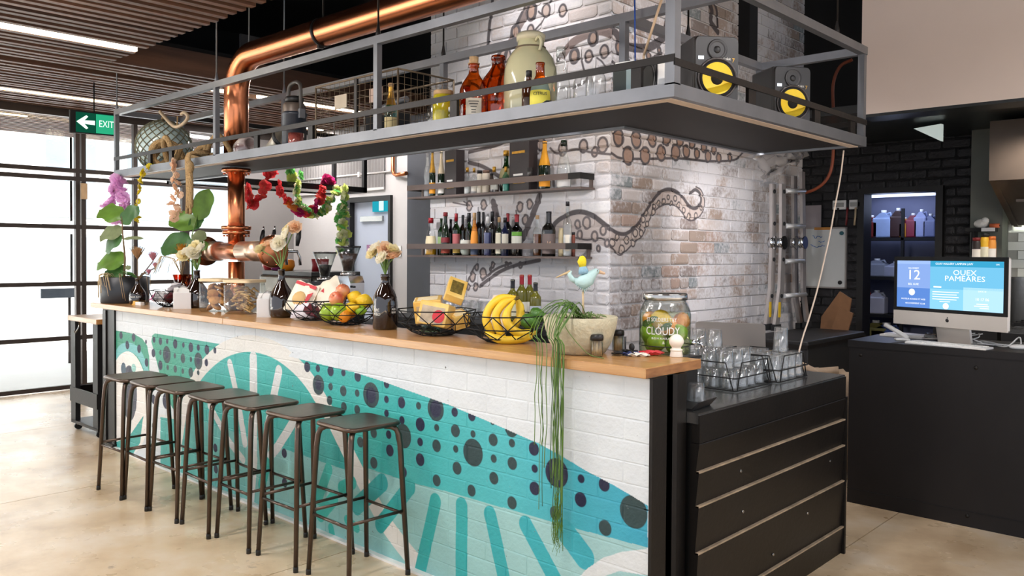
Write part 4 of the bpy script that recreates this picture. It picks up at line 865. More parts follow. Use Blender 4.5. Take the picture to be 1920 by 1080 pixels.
def blossom(g, c, r, petals=9, layers=3, seed=0, up=None):
    """ruffled flower head of curved petals"""
    q = random.Random(seed); c = Vector(c); Q = (Vector(up) if up is not None else Vector((q.uniform(-1, 1), q.uniform(-1, 1), q.uniform(-.4, 1)))).normalized().to_track_quat('Z', 'Y').to_matrix()
    for l in range(layers):
        for i in range(petals):
            a = 2*PI*(i+.5*l)/petals+q.uniform(-.2, .2); el = .15+l*.5+q.uniform(-.15, .15)
            d = Vector((math.cos(a)*math.cos(el), math.sin(a)*math.cos(el), math.sin(el))); s = Vector((-math.sin(a), math.cos(a), 0)); d = Q @ d; s = Q @ s; n = s.cross(d)
            R_l = r*(1-.18*l)*q.uniform(.85, 1.1); rows = []
            for j in range(4):
                t = j/3; w = R_l*.42*(.3+1.0*math.sin(PI*(.15+.62*t))); cc = c+d*(R_l*(.12+.88*t))-n*(R_l*.22*t*t)
                rows.append([cc+s*w*u+n*(R_l*.10*abs(u)+R_l*.05*math.sin(4*u+3*t)) for u in (-1, -.35, .35, 1)])
            g.sheet(rows)
    return g
def flowers(t, heads, neck, mats, r=.03):
    r *= 1.35
    """stems out of a bottle neck with a blossom each"""
    n = Vector(neck)
    for i, h in enumerate(heads):
        h = Vector(h); mid = n.lerp(h, .55)+Vector(((h.x-n.x)*-.1, (h.y-n.y)*-.1, .01))
        G().tube([n-Vector((0, 0, .05)), n, mid, h-Vector((0, 0, .004))], .0035, 6).build('stem', m_stem, t)
        blossom(G(), h, r*random.uniform(.85, 1.1), 9, 4, i*7+1, (random.uniform(-.5, 1.1), random.uniform(-1.3, .3), random.uniform(.2, 1.0))).build('flower_head', mats[i % len(mats)], t)
m_pet = petal('cream_petal', (252, 240, 196), .06, 30); m_pet2 = petal('peach_petal', (252, 218, 184), .08, 30); m_petw = petal('pale_petal', (252, 246, 228), .05, 30)

# -------- left end of the bar: planter, proteas, bowl of sweets, napkins
t = thing('planter', 'wide black round planter with fig leaves and dry roots, left end of the bar', 'planter', (-5.02, .20, BT))
G().lathe([(0, 0), (.172, 0), (.178, .006), (.178, .2), (.170, .204), (.166, .195), (.166, .17), (0, .17)], 36).build('pot', pbr('satin_black_planter', (38, 40, 44), .4, var=.1), t)
G().lathe([(.166, .172), (.1, .185), (0, .19)], 24).build('soil', pbr('moss_soil', (120, 100, 70), .95, var=.3, vs=40, bump=.6), t)
Mp = t.matrix_world.inverted()
stm = [(.03, -.02, .17), (.05, -.02, .35), (.03, -.03, .55), (.02, -.03, .68)]
G().tube(stm, [.011, .008, .006, .004], 8).build('stem', m_wood, t)
lv = [((.02, -.03, .66), (-1.0, -.5, .5), .27, .085, m_leaf), ((.02, -.03, .62), (.6, .3, .75), .18, .06, m_leaf2), ((.03, -.03, .55), (-1, -.55, .02), .26, .07, m_leaf3), ((.03, -.03, .52), (-.9, -.5, -.5), .24, .06, m_leaf2), ((.05, -.02, .32), (-1.1, -.5, .12), .34, .09, m_leaf), ((.04, -.02, .22), (-.9, -.4, .25), .24, .075, m_leaf2), ((.05, -.02, .28), (.5, .2, -.05), .05, .02, m_leaf3), ((.04, -.03, .5), (.9, .5, .15), .16, .015, m_leaf3)]
for i, (p, d, L_, w, mt) in enumerate(lv): leaf(G(), p, d, L_, w*1.25, (.75, -.5, .45), bend=.25, lob=.8, fold=.1, k=11).build('leaf', mt, t)
g = G()
for i in range(26):
    a = random.uniform(0, 2*PI) if i > 9 else random.uniform(-2.4, -1.2); r0 = random.uniform(.05, .14); r1 = .185+random.uniform(0, .01)
    p0 = Vector((r0*math.cos(a), r0*math.sin(a), .185)); p1 = Vector((r1*math.cos(a+.15), r1*math.sin(a+.15), .208+random.uniform(0, .02))); p2 = Vector((r1*math.cos(a+.3)*1.0, r1*math.sin(a+.3), random.uniform(.02, .15)))
    g.tube([p0, p0.lerp(p1, .5)+Vector((0, 0, .03)), p1, p2], .0017, 5)
g.build('dry_roots', m_fibre, t, kind='stuff')
t = bottle('dark round bottle of dried pink proteas, in front of the black planter', -4.698, 0.163, BT, .20, .062, 'squat', m_brown, name='flower_bottle', cat='vase', group=GB, text=('NOIR EAU', .018, .3, -.3), tcol=m_ink)
m_prot = petal('protea_bract', (196, 156, 112), .2, 20); m_prop = petal('pink_bract', (220, 150, 164), .15)
for i, (h, r, mt) in enumerate((((.0, .0, .38), .07, m_prot), ((.11, .07, .37), .05, m_prop), ((.13, .03, .27), .03, m_prop), ((.17, .06, .32), .03, m_prop))):
    G().tube([(0, 0, .18), (h[0]*.4, h[1]*.4, .24), (h[0], h[1], h[2]-.04)], .004, 6).build('stem', m_wood, t)
    g = G()
    for l in range(3):
        for j in range(9):
            a = 2*PI*(j+.5*l)/9; sp = .75-.22*l; d = Vector((math.cos(a)*sp, math.sin(a)*sp, 1)).normalized(); leaf(g, Vector(h)-Vector((0, 0, .04)), d, r*1.5, r*.13, (-math.sin(a)*0, 0, 1), bend=-.1, k=4, fold=.3)
    g.build('flower_head', mt, t)
for d in ((-1, -.4, .55), (-.7, -.5, .35)): leaf(G(), (0, 0, .2), d, .17, .028, bend=.15, k=6).build('leaf', m_leaf2, t)
def basket(x, y, R=.17, H=.115, n=9, rz=0, lbl='', mat=m_matblack):
    t = thing('wire_bowl', lbl, 'bowl', (x, y, BT), rz, 'geometric black wire bowls on the bar'); w = .0029
    L_ = [(R, H, 0), (R*.93, H*.52, .5), (R*.62, H*.16, 0), (R*.42, .003, .5)]; rg = []
    for r, z, o in L_: rg.append([Vector((r*math.cos(2*PI*(i+o)/n), r*math.sin(2*PI*(i+o)/n), z)) for i in range(n)])
    g = G().tube(rg[0], w, 6, closed=True); g.build('rim_wire', mat, t)
    g = G()
    for q in rg[1:]: g.tube(q, w, 5, closed=True)
    for a, b in zip(rg[:-1], rg[1:]):
        o = 0 if a is not rg[1] else 1
        for i in range(n):
            g.tube([a[i], b[i]], w*.9, 5)
            g.tube([a[i], b[(i-1+2*o) % n]], w*.9, 5)
    for i in range(0, n, 3): g.tube([rg[3][i], Vector((0, 0, .003))], w*.9, 5)
    g.build('wire_lattice', mat, t, kind='stuff'); return t
bx, by = (-4.306, 0.232)
basket(bx, by+.02, .155, .12, 9, .2, 'wire bowl heaped with wrapped pink and white sweets, left on the bar')
m_wrap = pbr('white_wrapper', (238, 232, 234), .35, var=.08, vs=20, bump=.6, bs=30); m_wrapp = pbr('pink_wrapper', (206, 120, 160), .35, var=.15, vs=20, bump=.6); m_wrapd = pbr('maroon_wrapper', (96, 30, 40), .4, var=.2, bump=.5); m_wrapb = pbr('black_white_wrapper', (30, 28, 30), .35, col2=(220, 216, 214), vs=26, bump=.5)
def packet(lbl, loc, size, mat, rot=(0, 0, 0), group=None, name='snack_packet', cat='packet', puff=.5, text=None, tm=None, inner=None):
    """pillow packet with crimped ends"""
    t = thing(name, lbl, cat, loc, 0, group); t.rotation_euler = rot; a, b, c = size; rows = []; k = 8
    for s in (1, -1):
        rows = []
        for i in range(k+1):
            u = i/k; row = []
            for j in range(k+1):
                v = j/k; e = (math.sin(PI*u)*math.sin(PI*v))**.5; w = 1+.04*math.sin(17*u+5*v)
                row.append(Vector(((u-.5)*a*w, (v-.5)*b*w, s*(c*.5*e**puff+.0008)+.004*math.sin(13*u+7*v))))
            rows.append(row if s > 0 else row[::-1])
        if s > 0: g = G().sheet(rows)
        else: g.sheet(rows)
    g.build('wrapper', mat, t)
    for u in (-.5, .5): G().box(u*a-.006, u*a+.006, -b*.48, b*.48, -.0012, .0012).build('crimp', mat, t)
    if text: letters(text[0], text[1], tm or m_ink, t, Matrix.Translation((0, 0, c*.52+.004)))
    return t
for i, (dx, dy, dz, mt, l) in enumerate([(-.07, -.07, .07, m_wrapp, 'pink wrapped sweet at the front of the left wire bowl'), (0, -.08, .075, m_wrapb, 'black and white wrapped sweet at the front of the left wire bowl'), (.07, -.05, .075, m_wrapd, 'maroon wrapped sweet at the right of the left wire bowl'), (-.06, .03, .10, m_wrap, 'large white wrapped sweet heaped at the left of the left wire bowl'), (.02, 0, .14, m_wrap, 'topmost white wrapped sweet in the left wire bowl'), (.08, .05, .11, m_wrapb, 'dark patterned sweet at the back right of the left wire bowl'), (0, -.02, .06, m_wrapd, 'maroon wrapped sweet low in the left wire bowl')]):
    packet(l, (bx+dx, by+.02+dy, BT+dz), (.10, .085, .05), mt, (random.uniform(.2, 1.1), random.uniform(-.5, .5), random.uniform(-.5, 1.2)), 'wrapped sweets in the left wire bowl')
t = thing('small_box', 'tiny yellow and white box lying by the left wire bowl', 'box', (-4.654, .13, BT), .1); G().bev(-.03, .02, -.015, .015, 0, .03, .002).build('carton', col((222, 170, 60)), t); G().bev(.021, .10, -.015, .015, 0, .026, .002).build('lid', m_white, t)
def napkins(x, y, lbl, rz):
    t = thing('napkin_holder', lbl, 'napkins', (x, y, BT), rz, 'white napkin holders on the bar')
    G().bev(-.06, .06, -.045, -.038, 0, .115, .003).bev(-.06, .06, .038, .045, 0, .115, .003).build('holder', m_white, t); G().box(-.06, .06, -.045, .045, 0, .004).build('base', m_white, t)
    for i in range(5):
        x0 = random.uniform(-.01, .01)
        rows = [[Vector((-.05+x0+.1*v+.004*math.sin(6*u), -.03+.013*i+.006*math.sin(5*v+i), .006+u*(.125+.02*math.sin(3*v+i)))) for v in (0, .25, .5, .75, 1)] for u in (0, .25, .5, .75, 1)]
        G().sheet(rows).build('napkin', m_paper, t)
    rows = [[Vector((-.04+.08*v, -.01+.05*u*(v-.5), .12+.05*math.sin(PI*u*.6)*math.sin(PI*v))) for v in (0, .25, .5, .75, 1)] for u in (0, .33, .66, 1)]
    G().sheet(rows).build('folded_napkin', m_paper, t)
napkins(-4.067, .22, 'white napkin holder left of the dark round flower bottle', 1.0)
t = bottle('dark round bottle with white narcissus stems, left of the biscuit jars', -4.068, 0.323, BT, .27, .085, 'squat', m_brown, name='flower_bottle', cat='vase', group=GB, text=('KEI ÉI', .024, .3, .35), tcol=m_ink)
flowers(t, [(-.06, -.03, .40), (-.02, .0, .43), (.03, .02, .42), (-.09, -.05, .37), (.0, -.03, .39)], (0, 0, .27), [m_petw, m_pet], .04)
for d in ((-.3, -.2, 1), (.3, .1, 1), (.15, .25, 1), (0, -.3, 1)): leaf(G(), (0, 0, .26), d, .15, .010, (0, 1, 0), bend=.05, k=4).build('leaf', m_stem, t)
# second potted fig and dry mustard flower behind, on the underbar bench
t = thing('potted_fig', 'fiddle leaf plant in a clear vase left of the copper pipe', 'plant', (-4.52, .5, .9))
G().lathe([(0, 0), (.06, 0), (.065, .01), (.06, .3), (.055, .32), (.05, .3), (.05, .02), (0, .015)], 20).build('vase', g_aqua, t)
G().tube([(0, 0, .02), (.02, 0, .4), (.01, .0, .72), (.06, .03, .9)], [.009, .007, .005, .004], 8).build('stem', m_stem, t)
for p, d, L_, w, mt in (((.01, 0, .66), (-1, -.6, -.06), .30, .1, m_leaf2), ((.03, .02, .78), (-1, -.55, .5), .26, .085, m_leaf), ((.05, .03, .84), (.35, .15, 1), .25, .075, m_leaf), ((.02, 0, .76), (-.3, .5, .8), .16, .05, m_leaf2), ((.02, 0, .72), (.8, .4, -.1), .12, .05, m_leaf3), ((.02, .0, .6), (.9, .5, .5), .14, .045, m_leaf)): leaf(G(), p, d, L_, w*1.25, (.75, -.5, .45), bend=.15, lob=.4, k=11).build('leaf', mt, t)
t = thing('dry_bouquet', 'mustard banksia and dry grasses in a brown vase behind the narcissus', 'flowers', (-4.46, .40, .9))
G().lathe([(0, 0), (.04, 0), (.05, .1), (.045, .3), (.07, .42), (.066, .42), (.04, .3), (0, .05)], 16).build('vase', g_amber, t)
g = G()
for i in range(60):
    a, e = random.uniform(0, 2*PI), random.uniform(-.4, 1.5); d = Vector((math.cos(a)*math.cos(e), math.sin(a)*math.cos(e), math.sin(e))); leaf(g, Vector((0, 0, .56)), d, .10, .010, bend=.1, k=3)
g.build('flower_head', pbr('mustard_banksia', (196, 132, 30), .8, var=.2), t, kind='stuff')
G().tube([(0, 0, .1), (0, 0, .56)], .006, 6).build('stem', m_wood, t)
g = G()
for i in range(16):
    a = random.uniform(2.4, 5.2); g.tube([(0, 0, .4), (.07*math.cos(a), .07*math.sin(a), .54), (.15*math.cos(a), .15*math.sin(a), .56), (.2*math.cos(a), .2*math.sin(a), random.uniform(.42, .5))], .002, 4)
g.build('dry_grass', m_fibre, t, kind='stuff')

# -------- biscuit jars
def biscuit_jar(x, y, lbl, s, r, h, pieces):
    t = thing('biscuit_jar', lbl, 'jar', (x, y, BT), .4, 'square glass biscuit jars with pale wooden lids')
    sq = seat_outline(r, .03)
    vs = []; fs = []; lev = [(.9, 0), (.98, .012), (1, .03), (1, h*.9), (.95, h), (.92, h)]
    for k_, z in lev: vs += [(a*k_, b*k_, z) for a, b in sq]
    for i in range(len(lev)-1):
        for j in range(20): fs.append((i*20+j, i*20+(j+1) % 20, (i+1)*20+(j+1) % 20, (i+1)*20+j))
    fs.append(tuple(range(20))[::-1]); g = G(); g.add(vs, fs, True); g.build('glass_body', g_clear, t)
    G().prism(seat_outline(r*1.03, .03), h, h+.018).build('wooden_lid', pbr('pale_beech_lid', (232, 206, 164), .5, var=.06, vs=10), t)
    pieces(t, r, h); return t
m_bisc = pbr('ginger_biscuit', (206, 150, 86), .8, var=.2, vs=25, bump=.4, bs=60); m_pret = pbr('seeded_cracker', (216, 178, 116), .8, var=.25, vs=30, bump=.5, bs=70)
def cookies(t, r, h):
    for l in range(4):
        for i in range(5):
            a = random.uniform(0, 6.28); q = r*.5
            M_ = Matrix.Translation((q*math.cos(i*1.26+l), q*math.sin(i*1.26+l), .035+l*.043)) @ Euler((random.uniform(-.9, .9), random.uniform(-.9, .9), a)).to_matrix().to_4x4()
            G().lathe([(0, -.006), (.034, -.006), (.038, 0), (.034, .006), (0, .008)], 12).build('biscuit', m_bisc, t); o = t.children[-1] if False else COL.objects[-1]; o.matrix_local = M_
def straws(t, r, h):
    for i in range(60):
        M_ = Matrix.Translation((random.uniform(-.55, .55)*r, random.uniform(-.55, .55)*r, .02+(i/60)*(h-.05))) @ Euler((random.uniform(-.5, .5), random.uniform(-.6, .6), random.uniform(0, 6.28))).to_matrix().to_4x4()
        put('cracker', STR, t).matrix_local = M_
me_ = G().bev(-.03, .03, -.011, .011, -.004, .004, .003); STR = bpy.data.meshes.new('cracker'); STR.from_pydata(me_.v, [], me_.f); STR.materials.append(m_pret)
biscuit_jar(-3.64, .27, 'left glass jar of round ginger biscuits with a pale lid', 1, .098, .205, cookies)
biscuit_jar(-3.33, .29, 'right glass jar of seeded crackers with a pale lid', 1, .102, .205, straws)
napkins(-2.985, .25, 'white patterned napkin holder right of the cracker jar', 1.0)
t = bottle('dark round bottle of yellow narcissus, left of the crisps bowl', -2.893, 0.297, BT, .30, .078, 'squat', m_brown, name='flower_bottle', cat='vase', group=GB)
flowers(t, [(-.10, -.08, .42), (-.06, -.04, .45), (.0, -.02, .46), (.03, .03, .55), (.07, .05, .56), (.05, .01, .52)], (0, 0, .3), [m_pet, m_pet2, m_petw], .036)

# -------- wire bowls with fruit and snacks
ax, ay = (-2.594, 0.321)
basket(ax, ay+.02, .185, .12, 9, .35, 'wire bowl holding crisp packets, behind the fruit bowl')
m_crisp = pbr('cream_red_packet', (244, 232, 208), .35, var=.06, vs=12, bump=.3, bs=12); m_red = col((206, 52, 60), .4); m_tan = col((216, 176, 110), .5)
def crisp(lbl, loc, rot, sz, side):
    t = packet(lbl, loc, sz, m_crisp, rot, 'crisp packets in the wire bowl', puff=.7)
    if side: G().box(-sz[0]*.46, sz[0]*.46, sz[1]*.36, sz[1]*.46, sz[2]*.3, sz[2]*.36).build('red_band', m_red, t); G().lathe([(0, .0), (.045, 0), (.042, .003), (0, .004)], 14, (0, -.01, sz[2]*.52)).build('crisp_picture', m_tan, t); G().prism([(.03, .02), (.075, .05), (.06, -.04)], 0, .002, 2, Matrix.Translation((0, 0, sz[2]*.45))).build('red_motif', m_red, t)
    else: G().prism([(-.05, .02), (.0, .04), (-.02, -.05)], 0, .002, 2, Matrix.Translation((0, 0, sz[2]*.45))).build('red_motif', m_red, t)
crisp('cream packet with a red band leaning at the left of the crisps bowl', (ax-.05, ay-.04, BT+.13), (1.15, .25, .35), (.16, .2, .05), True)
crisp('cream packet leaning right in the crisps bowl, beside the apples', (ax+.07, ay+.06, BT+.15), (1.0, -.5, .7), (.18, .2, .05), False)
packet('white packet low at the front of the crisps bowl', (ax-.0, ay-.06, BT+.06), (.14, .1, .04), m_wrap, (1.2, 0, .5), 'crisp packets in the wire bowl')
packet('maroon packet at the bottom right of the crisps bowl', (ax+.06, ay-.02, BT+.055), (.12, .09, .05), m_wrapd, (.6, .4, 1.0), 'crisp packets in the wire bowl')
fx, fy = (-2.217, 0.294)
basket(fx, fy, .19, .12, 9, .1, 'wire bowl of apples, lemons and pears, left of the tall dark bottle')
m_apr = pbr('red_apple', (206, 52, 46), .3, vs=7, col2=(236, 178, 120), coat=.3); m_apg = pbr('green_apple', (150, 182, 40), .3, var=.15, vs=6, coat=.3); m_lem = pbr('lemon_skin', (240, 196, 36), .4, var=.08, bump=.3, bs=60); m_org = pbr('orange_skin', (246, 156, 40), .4, var=.1, bump=.3, bs=60); m_lime = pbr('lime_skin', (140, 184, 44), .4, var=.15, bump=.2)
AP = [(0, .20), (.25, .24), (.6, .30), (.9, .10), (1, -.15), (.9, -.55), (.6, -.82), (.25, -.86), (0, -.78)]
def apple(lbl, loc, r, mat, rot=(0, 0, 0), kind='apple', group='fruit in the wire bowls'):
    t = thing(kind, lbl, kind, loc, 0, group); t.rotation_euler = rot
    if kind == 'apple':
        G().lathe([(a*r, b*r*1.0+.05*r) for a, b in [(0, .62), (.18, .74), (.5, .86), (.82, .6), (1, .12), (.93, -.4), (.62, -.82), (.25, -.88), (0, -.78)]], 18).build('flesh', mat, t); G().tube([(0, 0, .6*r), (.05*r, 0, 1.0*r)], .0015, 5).build('stalk', m_wood, t)
    elif kind in ('lemon', 'lime'): G().lathe([(a*r, b*r) for a, b in [(0, 1.32), (.16, 1.26), (.22, 1.12), (.6, .82), (.9, .4), (1, 0), (.9, -.4), (.6, -.82), (.2, -1.12), (.1, -1.2), (0, -1.22)]], 16, M=Matrix.Rotation(PI/2, 3, 'Y')).build('skin', mat, t)
    elif kind == 'pear': G().lathe([(a*r, b*r) for a, b in [(0, 1.7), (.25, 1.66), (.42, 1.35), (.52, .95), (.82, .4), (1, -.1), (.9, -.6), (.5, -.88), (0, -.82)]], 16).build('flesh', mat, t); G().tube([(0, 0, 1.65*r), (.1*r, 0, 2.0*r)], .0018, 5).build('stalk', m_wood, t)
    else: G().ball((0, 0, 0), r, 16, 10).build('skin', mat, t); G().lathe([(0, r*1.01), (.006, r*.99)], 6).build('navel', m_stem, t)
    return t
for l, dx, dy, dz, r, mt, rot, kd in [
 ('red and cream apple at the top of the fruit bowl', -.03, -.0, .185, .042, m_apr, (.3, .4, 1), 'apple'), ('red apple at the front of the fruit bowl, over the rim', -.0, -.06, .145, .043, m_apr, (.9, .2, 0), 'apple'), ('red apple at the back left of the fruit bowl', -.09, .02, .15, .04, m_apr, (.2, -.4, 2), 'apple'),
 ('green apple low at the front left of the fruit bowl', -.04, -.09, .065, .048, m_apg, (.5, -.3, 0), 'apple'), ('green apple low at the front right of the fruit bowl', .05, -.08, .075, .05, m_apg, (.3, .5, 0), 'apple'), ('yellow green pear at the left of the fruit bowl', -.12, -.04, .085, .035, m_apg, (0, 1.2, .6), 'pear'),
 ('yellow lemon behind the red front apple in the fruit bowl', .05, .03, .15, .042, m_lem, (.1, .3, .5), 'lemon'), ('yellow lemon at the right of the fruit bowl, beside the tall dark bottle', .12, .04, .135, .042, m_lem, (0, .2, 1.2), 'lemon'), ('pear lying at the right front of the fruit bowl', .10, -.03, .10, .033, m_lem, (0, 1.4, .2), 'pear'),
 ('orange low at the right of the fruit bowl', .085, -.07, .055, .037, m_org, (0, 0, 0), 'orange'), ('orange in the middle of the fruit bowl', .0, .03, .07, .04, m_org, (0, 0, 0), 'orange'), ('lime at the right edge of the fruit bowl', .14, .0, .085, .03, m_lime, (0, 0, .4), 'lime')]:
    apple(l, (fx+dx, fy+dy, BT+dz), r, mt, rot, kd)
t = bottle('tall dark brown bottle with a bunch of cream narcissus at mid bar', -1.833, 0.273, BT, .292, .0655, 'growler', m_brown, name='flower_bottle', cat='vase', group=GB, text=('BRE\nWED', .022, .32, -.75), tcol=m_ink, n=28)
letters('ALE\nBAR', .016, m_ink, t, (lambda a, rr: frame((math.cos(a)*rr, math.sin(a)*rr, .1), (-math.sin(a), math.cos(a), 0), (0, 0, 1)))(face_cam(-1.74, .2)+.75, .0662), bend=.0662)
flowers(t, [(-.05, -.04, .40), (-.02, -.04, .43), (.02, -.02, .425), (.05, .0, .42), (.03, -.04, .38), (.06, .01, .385), (.0, .03, .41)], (0, 0, .29), [m_pet, m_petw, m_pet2], .034)
for d in ((-.12, -.05, 1), (.05, .05, 1), (0, -.08, 1)): leaf(G(), (0, 0, .28), d, .11, .009, (0, 1, 0), bend=.02, k=4).build('leaf', m_leaf, t)
t = bottle('small clear jug standing behind the biscotti bowl on the bar', -1.50, .30, BT, .10, .05, 'jar', g_aqua, name='glass_jug', cat='jug'); 
G().tube([(.05, 0, .08), (.075, 0, .07), (.075, 0, .03), (.05, 0, .02)], .005, 6).build('handle', g_aqua, t)
cx_, cy_ = (-1.405, 0.269)
basket(cx_-.02, cy_, .2, .125, 9, .15, 'wire bowl of yellow biscuit boxes in the middle of the bar')
m_ybox = pbr('yellow_carton', (232, 180, 70), .3, vs=9, col2=(248, 214, 130), coat=.4); m_wind = pbr('clear_window_print', (188, 168, 140), .3, vs=30, var=.2, coat=.5); m_nuts = pbr('granola', (110, 92, 30), .8, vs=60, var=.4, bump=.6)
for l, dx, dy, dz, rot, sz in [('yellow carton lying at the left of the biscuit box bowl', -.07, .0, .12, (.2, -.1, .75), (.14, .10, .12)), ('yellow carton at the front of the biscuit box bowl', .04, -.05, .105, (-.2, .15, .45), (.15, .10, .115)), ('tilted yellow box with a dark window on top of the biscuit box bowl', .06, .06, .22, (.75, .35, .9), (.095, .13, .05)), ('yellow carton at the right of the biscuit box bowl', .09, .05, .08, (.2, .3, -.2), (.09, .09, .07))]:
    t = thing('biscuit_box', l, 'box', (cx_+dx, cy_+dy, BT+dz), 0, 'yellow biscuit boxes in the wire bowl'); t.rotation_euler = rot; a, b, c = sz
    G().bev(-a/2, a/2, -b/2, b/2, -c/2, c/2, .005).build('carton', m_ybox, t)
    if c < .06: G().box(-a*.32, a*.32, -b*.32, b*.32, c/2, c/2+.001).build('window', m_nuts, t)
    else:
        G().box(-a*.4, a*.4, -b/2-.001, -b/2, -c*.42, c*.3).build('window', m_wind, t); G().box(-a*.36, a*.36, -b*.34, b*.34, c/2, c/2+.0008).build('top_print', pbr('pale_print', (250, 232, 190), .35, var=.08, vs=30), t)
        if dx == .04: G().lathe([(0, .0), (.032, 0)], 16, M=Matrix.Rotation(PI/2, 3, 'X'), c=(a*.22, -b/2-.0022, -.01)).build('red_sticker', m_red, t)
dx_, dy_ = (-0.951, 0.283)
basket(dx_-.01, dy_, .195, .125, 9, .3, 'wire bowl of bananas and avocados, left of the concrete pot')
m_ban = pbr('banana_skin', (240, 200, 50), .45, vs=9, var=.08); m_tip = pbr('banana_tip', (96, 80, 30), .7)
def banana(lbl, pts):
    t = thing('banana', lbl, 'banana', pts[0], 0, 'bananas in the wire bowl'); p0 = Vector(pts[0]); q = [(a[0]-p0.x, a[1]-p0.y, a[2]-p0.z) for a in smooth3(pts)]; k = len(q)
    G().tube(q, [.007+.0125*min(1, 3.6*i/(k-1))*min(1, 5*(1-i/(k-1))+.3) for i in range(k)], 8).build('skin', m_ban, t); d = (Vector(q[0])-Vector(q[1])).normalized(); G().tube([Vector(q[0])-d*.002, Vector(q[0])+d*.018], [.0065, .005], 6).build('stalk', m_tip, t)
    e = (Vector(q[-1])-Vector(q[-2])).normalized(); G().tube([Vector(q[-1])-e*.002, Vector(q[-1])+e*.006], [.009, .005], 6).build('tip', m_tip, t)
def smooth3(pts, k=5):
    P = [Vector(p) for p in pts]; P = [P[0]*2-P[1]]+P+[P[-1]*2-P[-2]]; out = []
    for i in range(1, len(P)-2):
        for j in range(k): t = j/k; out.append(.5*((2*P[i])+(P[i+1]-P[i-1])*t+(2*P[i-1]-5*P[i]+4*P[i+1]-P[i+2])*t*t+(3*P[i]-P[i-1]-3*P[i+1]+P[i+2])*t**3))
    return out+[P[-2]]
bz = BT
ux, uy = .683*-1+1.413, 0  # right-hand direction helper not needed further
BU, BD = Vector((.73, .683, 0)), Vector((.68, -.73, 0))
def bq(u, z, d=0): return tuple(Vector((dx_, dy_, BT))+BU*(u*.00239)+BD*d+Vector((0, 0, z*.00235)))
for l, e in [('banana at the left of the bunch, bulging over the rim', [(17, 88, 0), (-10, 86, .0), (-32, 68, .01), (-39, 42, .025), (-26, 16, .03)]), ('middle upright banana of the bunch', [(16, 84, .01), (-4, 78, .03), (-20, 56, .05), (-16, 30, .06), (-4, 10, .055)]), ('banana curving right along the front rim of the bowl', [(15, 82, .03), (0, 58, .07), (4, 36, .085), (26, 20, .08), (56, 22, .06)]), ('lowest banana lying along the bottom of the bowl', [(-40, 20, .05), (-14, 9, .09), (16, 8, .09), (48, 14, .075)]), ('banana with an orange red mark behind the bunch', [(18, 86, -.02), (26, 66, -.03), (24, 44, -.02), (8, 24, 0)])]:
    banana(l, [bq(*q_) for q_ in e])
m_avo = pbr('avocado_skin', (72, 116, 44), .35, var=.2, vs=20, bump=.3, bs=50)
for l, a, b, c in (('avocado at the right of the banana bowl, touching the concrete pot', .105, .03, .10), ('avocado at the back of the banana bowl', .10, .09, .125)):
    t = thing('avocado', l, 'avocado', (dx_+a, dy_+b, bz+c), .7, 'avocados in the banana bowl'); G().lathe([(q*.036, w*.036) for q, w in [(0, 1.5), (.3, 1.42), (.6, 1.0), (.9, .4), (1, -.1), (.8, -.65), (.4, -.92), (0, -.95)]], 16, M=Matrix.Rotation(1.9, 3, 'Y')).build('skin', m_avo, t); G().cyl((-.052, 0, .018), (-.057, 0, .02), .004, 6).build('stalk', m_tip, t)
t = thing('paper_bag', 'folded cream paper bag standing in the banana bowl', 'bag', (dx_-.07, dy_+.03, bz+.05), .2); G().prism([(-.05, 0), (.05, .0), (.055, .12), (.02, .165), (-.03, .16), (-.065, .09)], -.012, .012, 1).build('bag_body', pbr('cream_paper', (246, 230, 204), .8, var=.04, bump=.3, bs=15), t); G().prism([(-.062, .09), (.055, .118), (.02, .166), (-.03, .161)], -.0145, -.0125, 1).build('fold', pbr('cream_paper_fold', (238, 220, 192), .8), t)
t = thing('water_jug', 'squat clear glass jar behind the banana bowl', 'jar', (dx_-.19, dy_+.12, bz)); G().lathe([(0, 0), (.05, 0), (.055, .008), (.055, .12), (.05, .125), (.05, .01), (0, .008)], 20).build('glass_body', g_clear, t); G().lathe([(.049, .1), (.056, .1), (.056, .112), (.049, .112)], 20).build('rim_band', g_aqua, t)

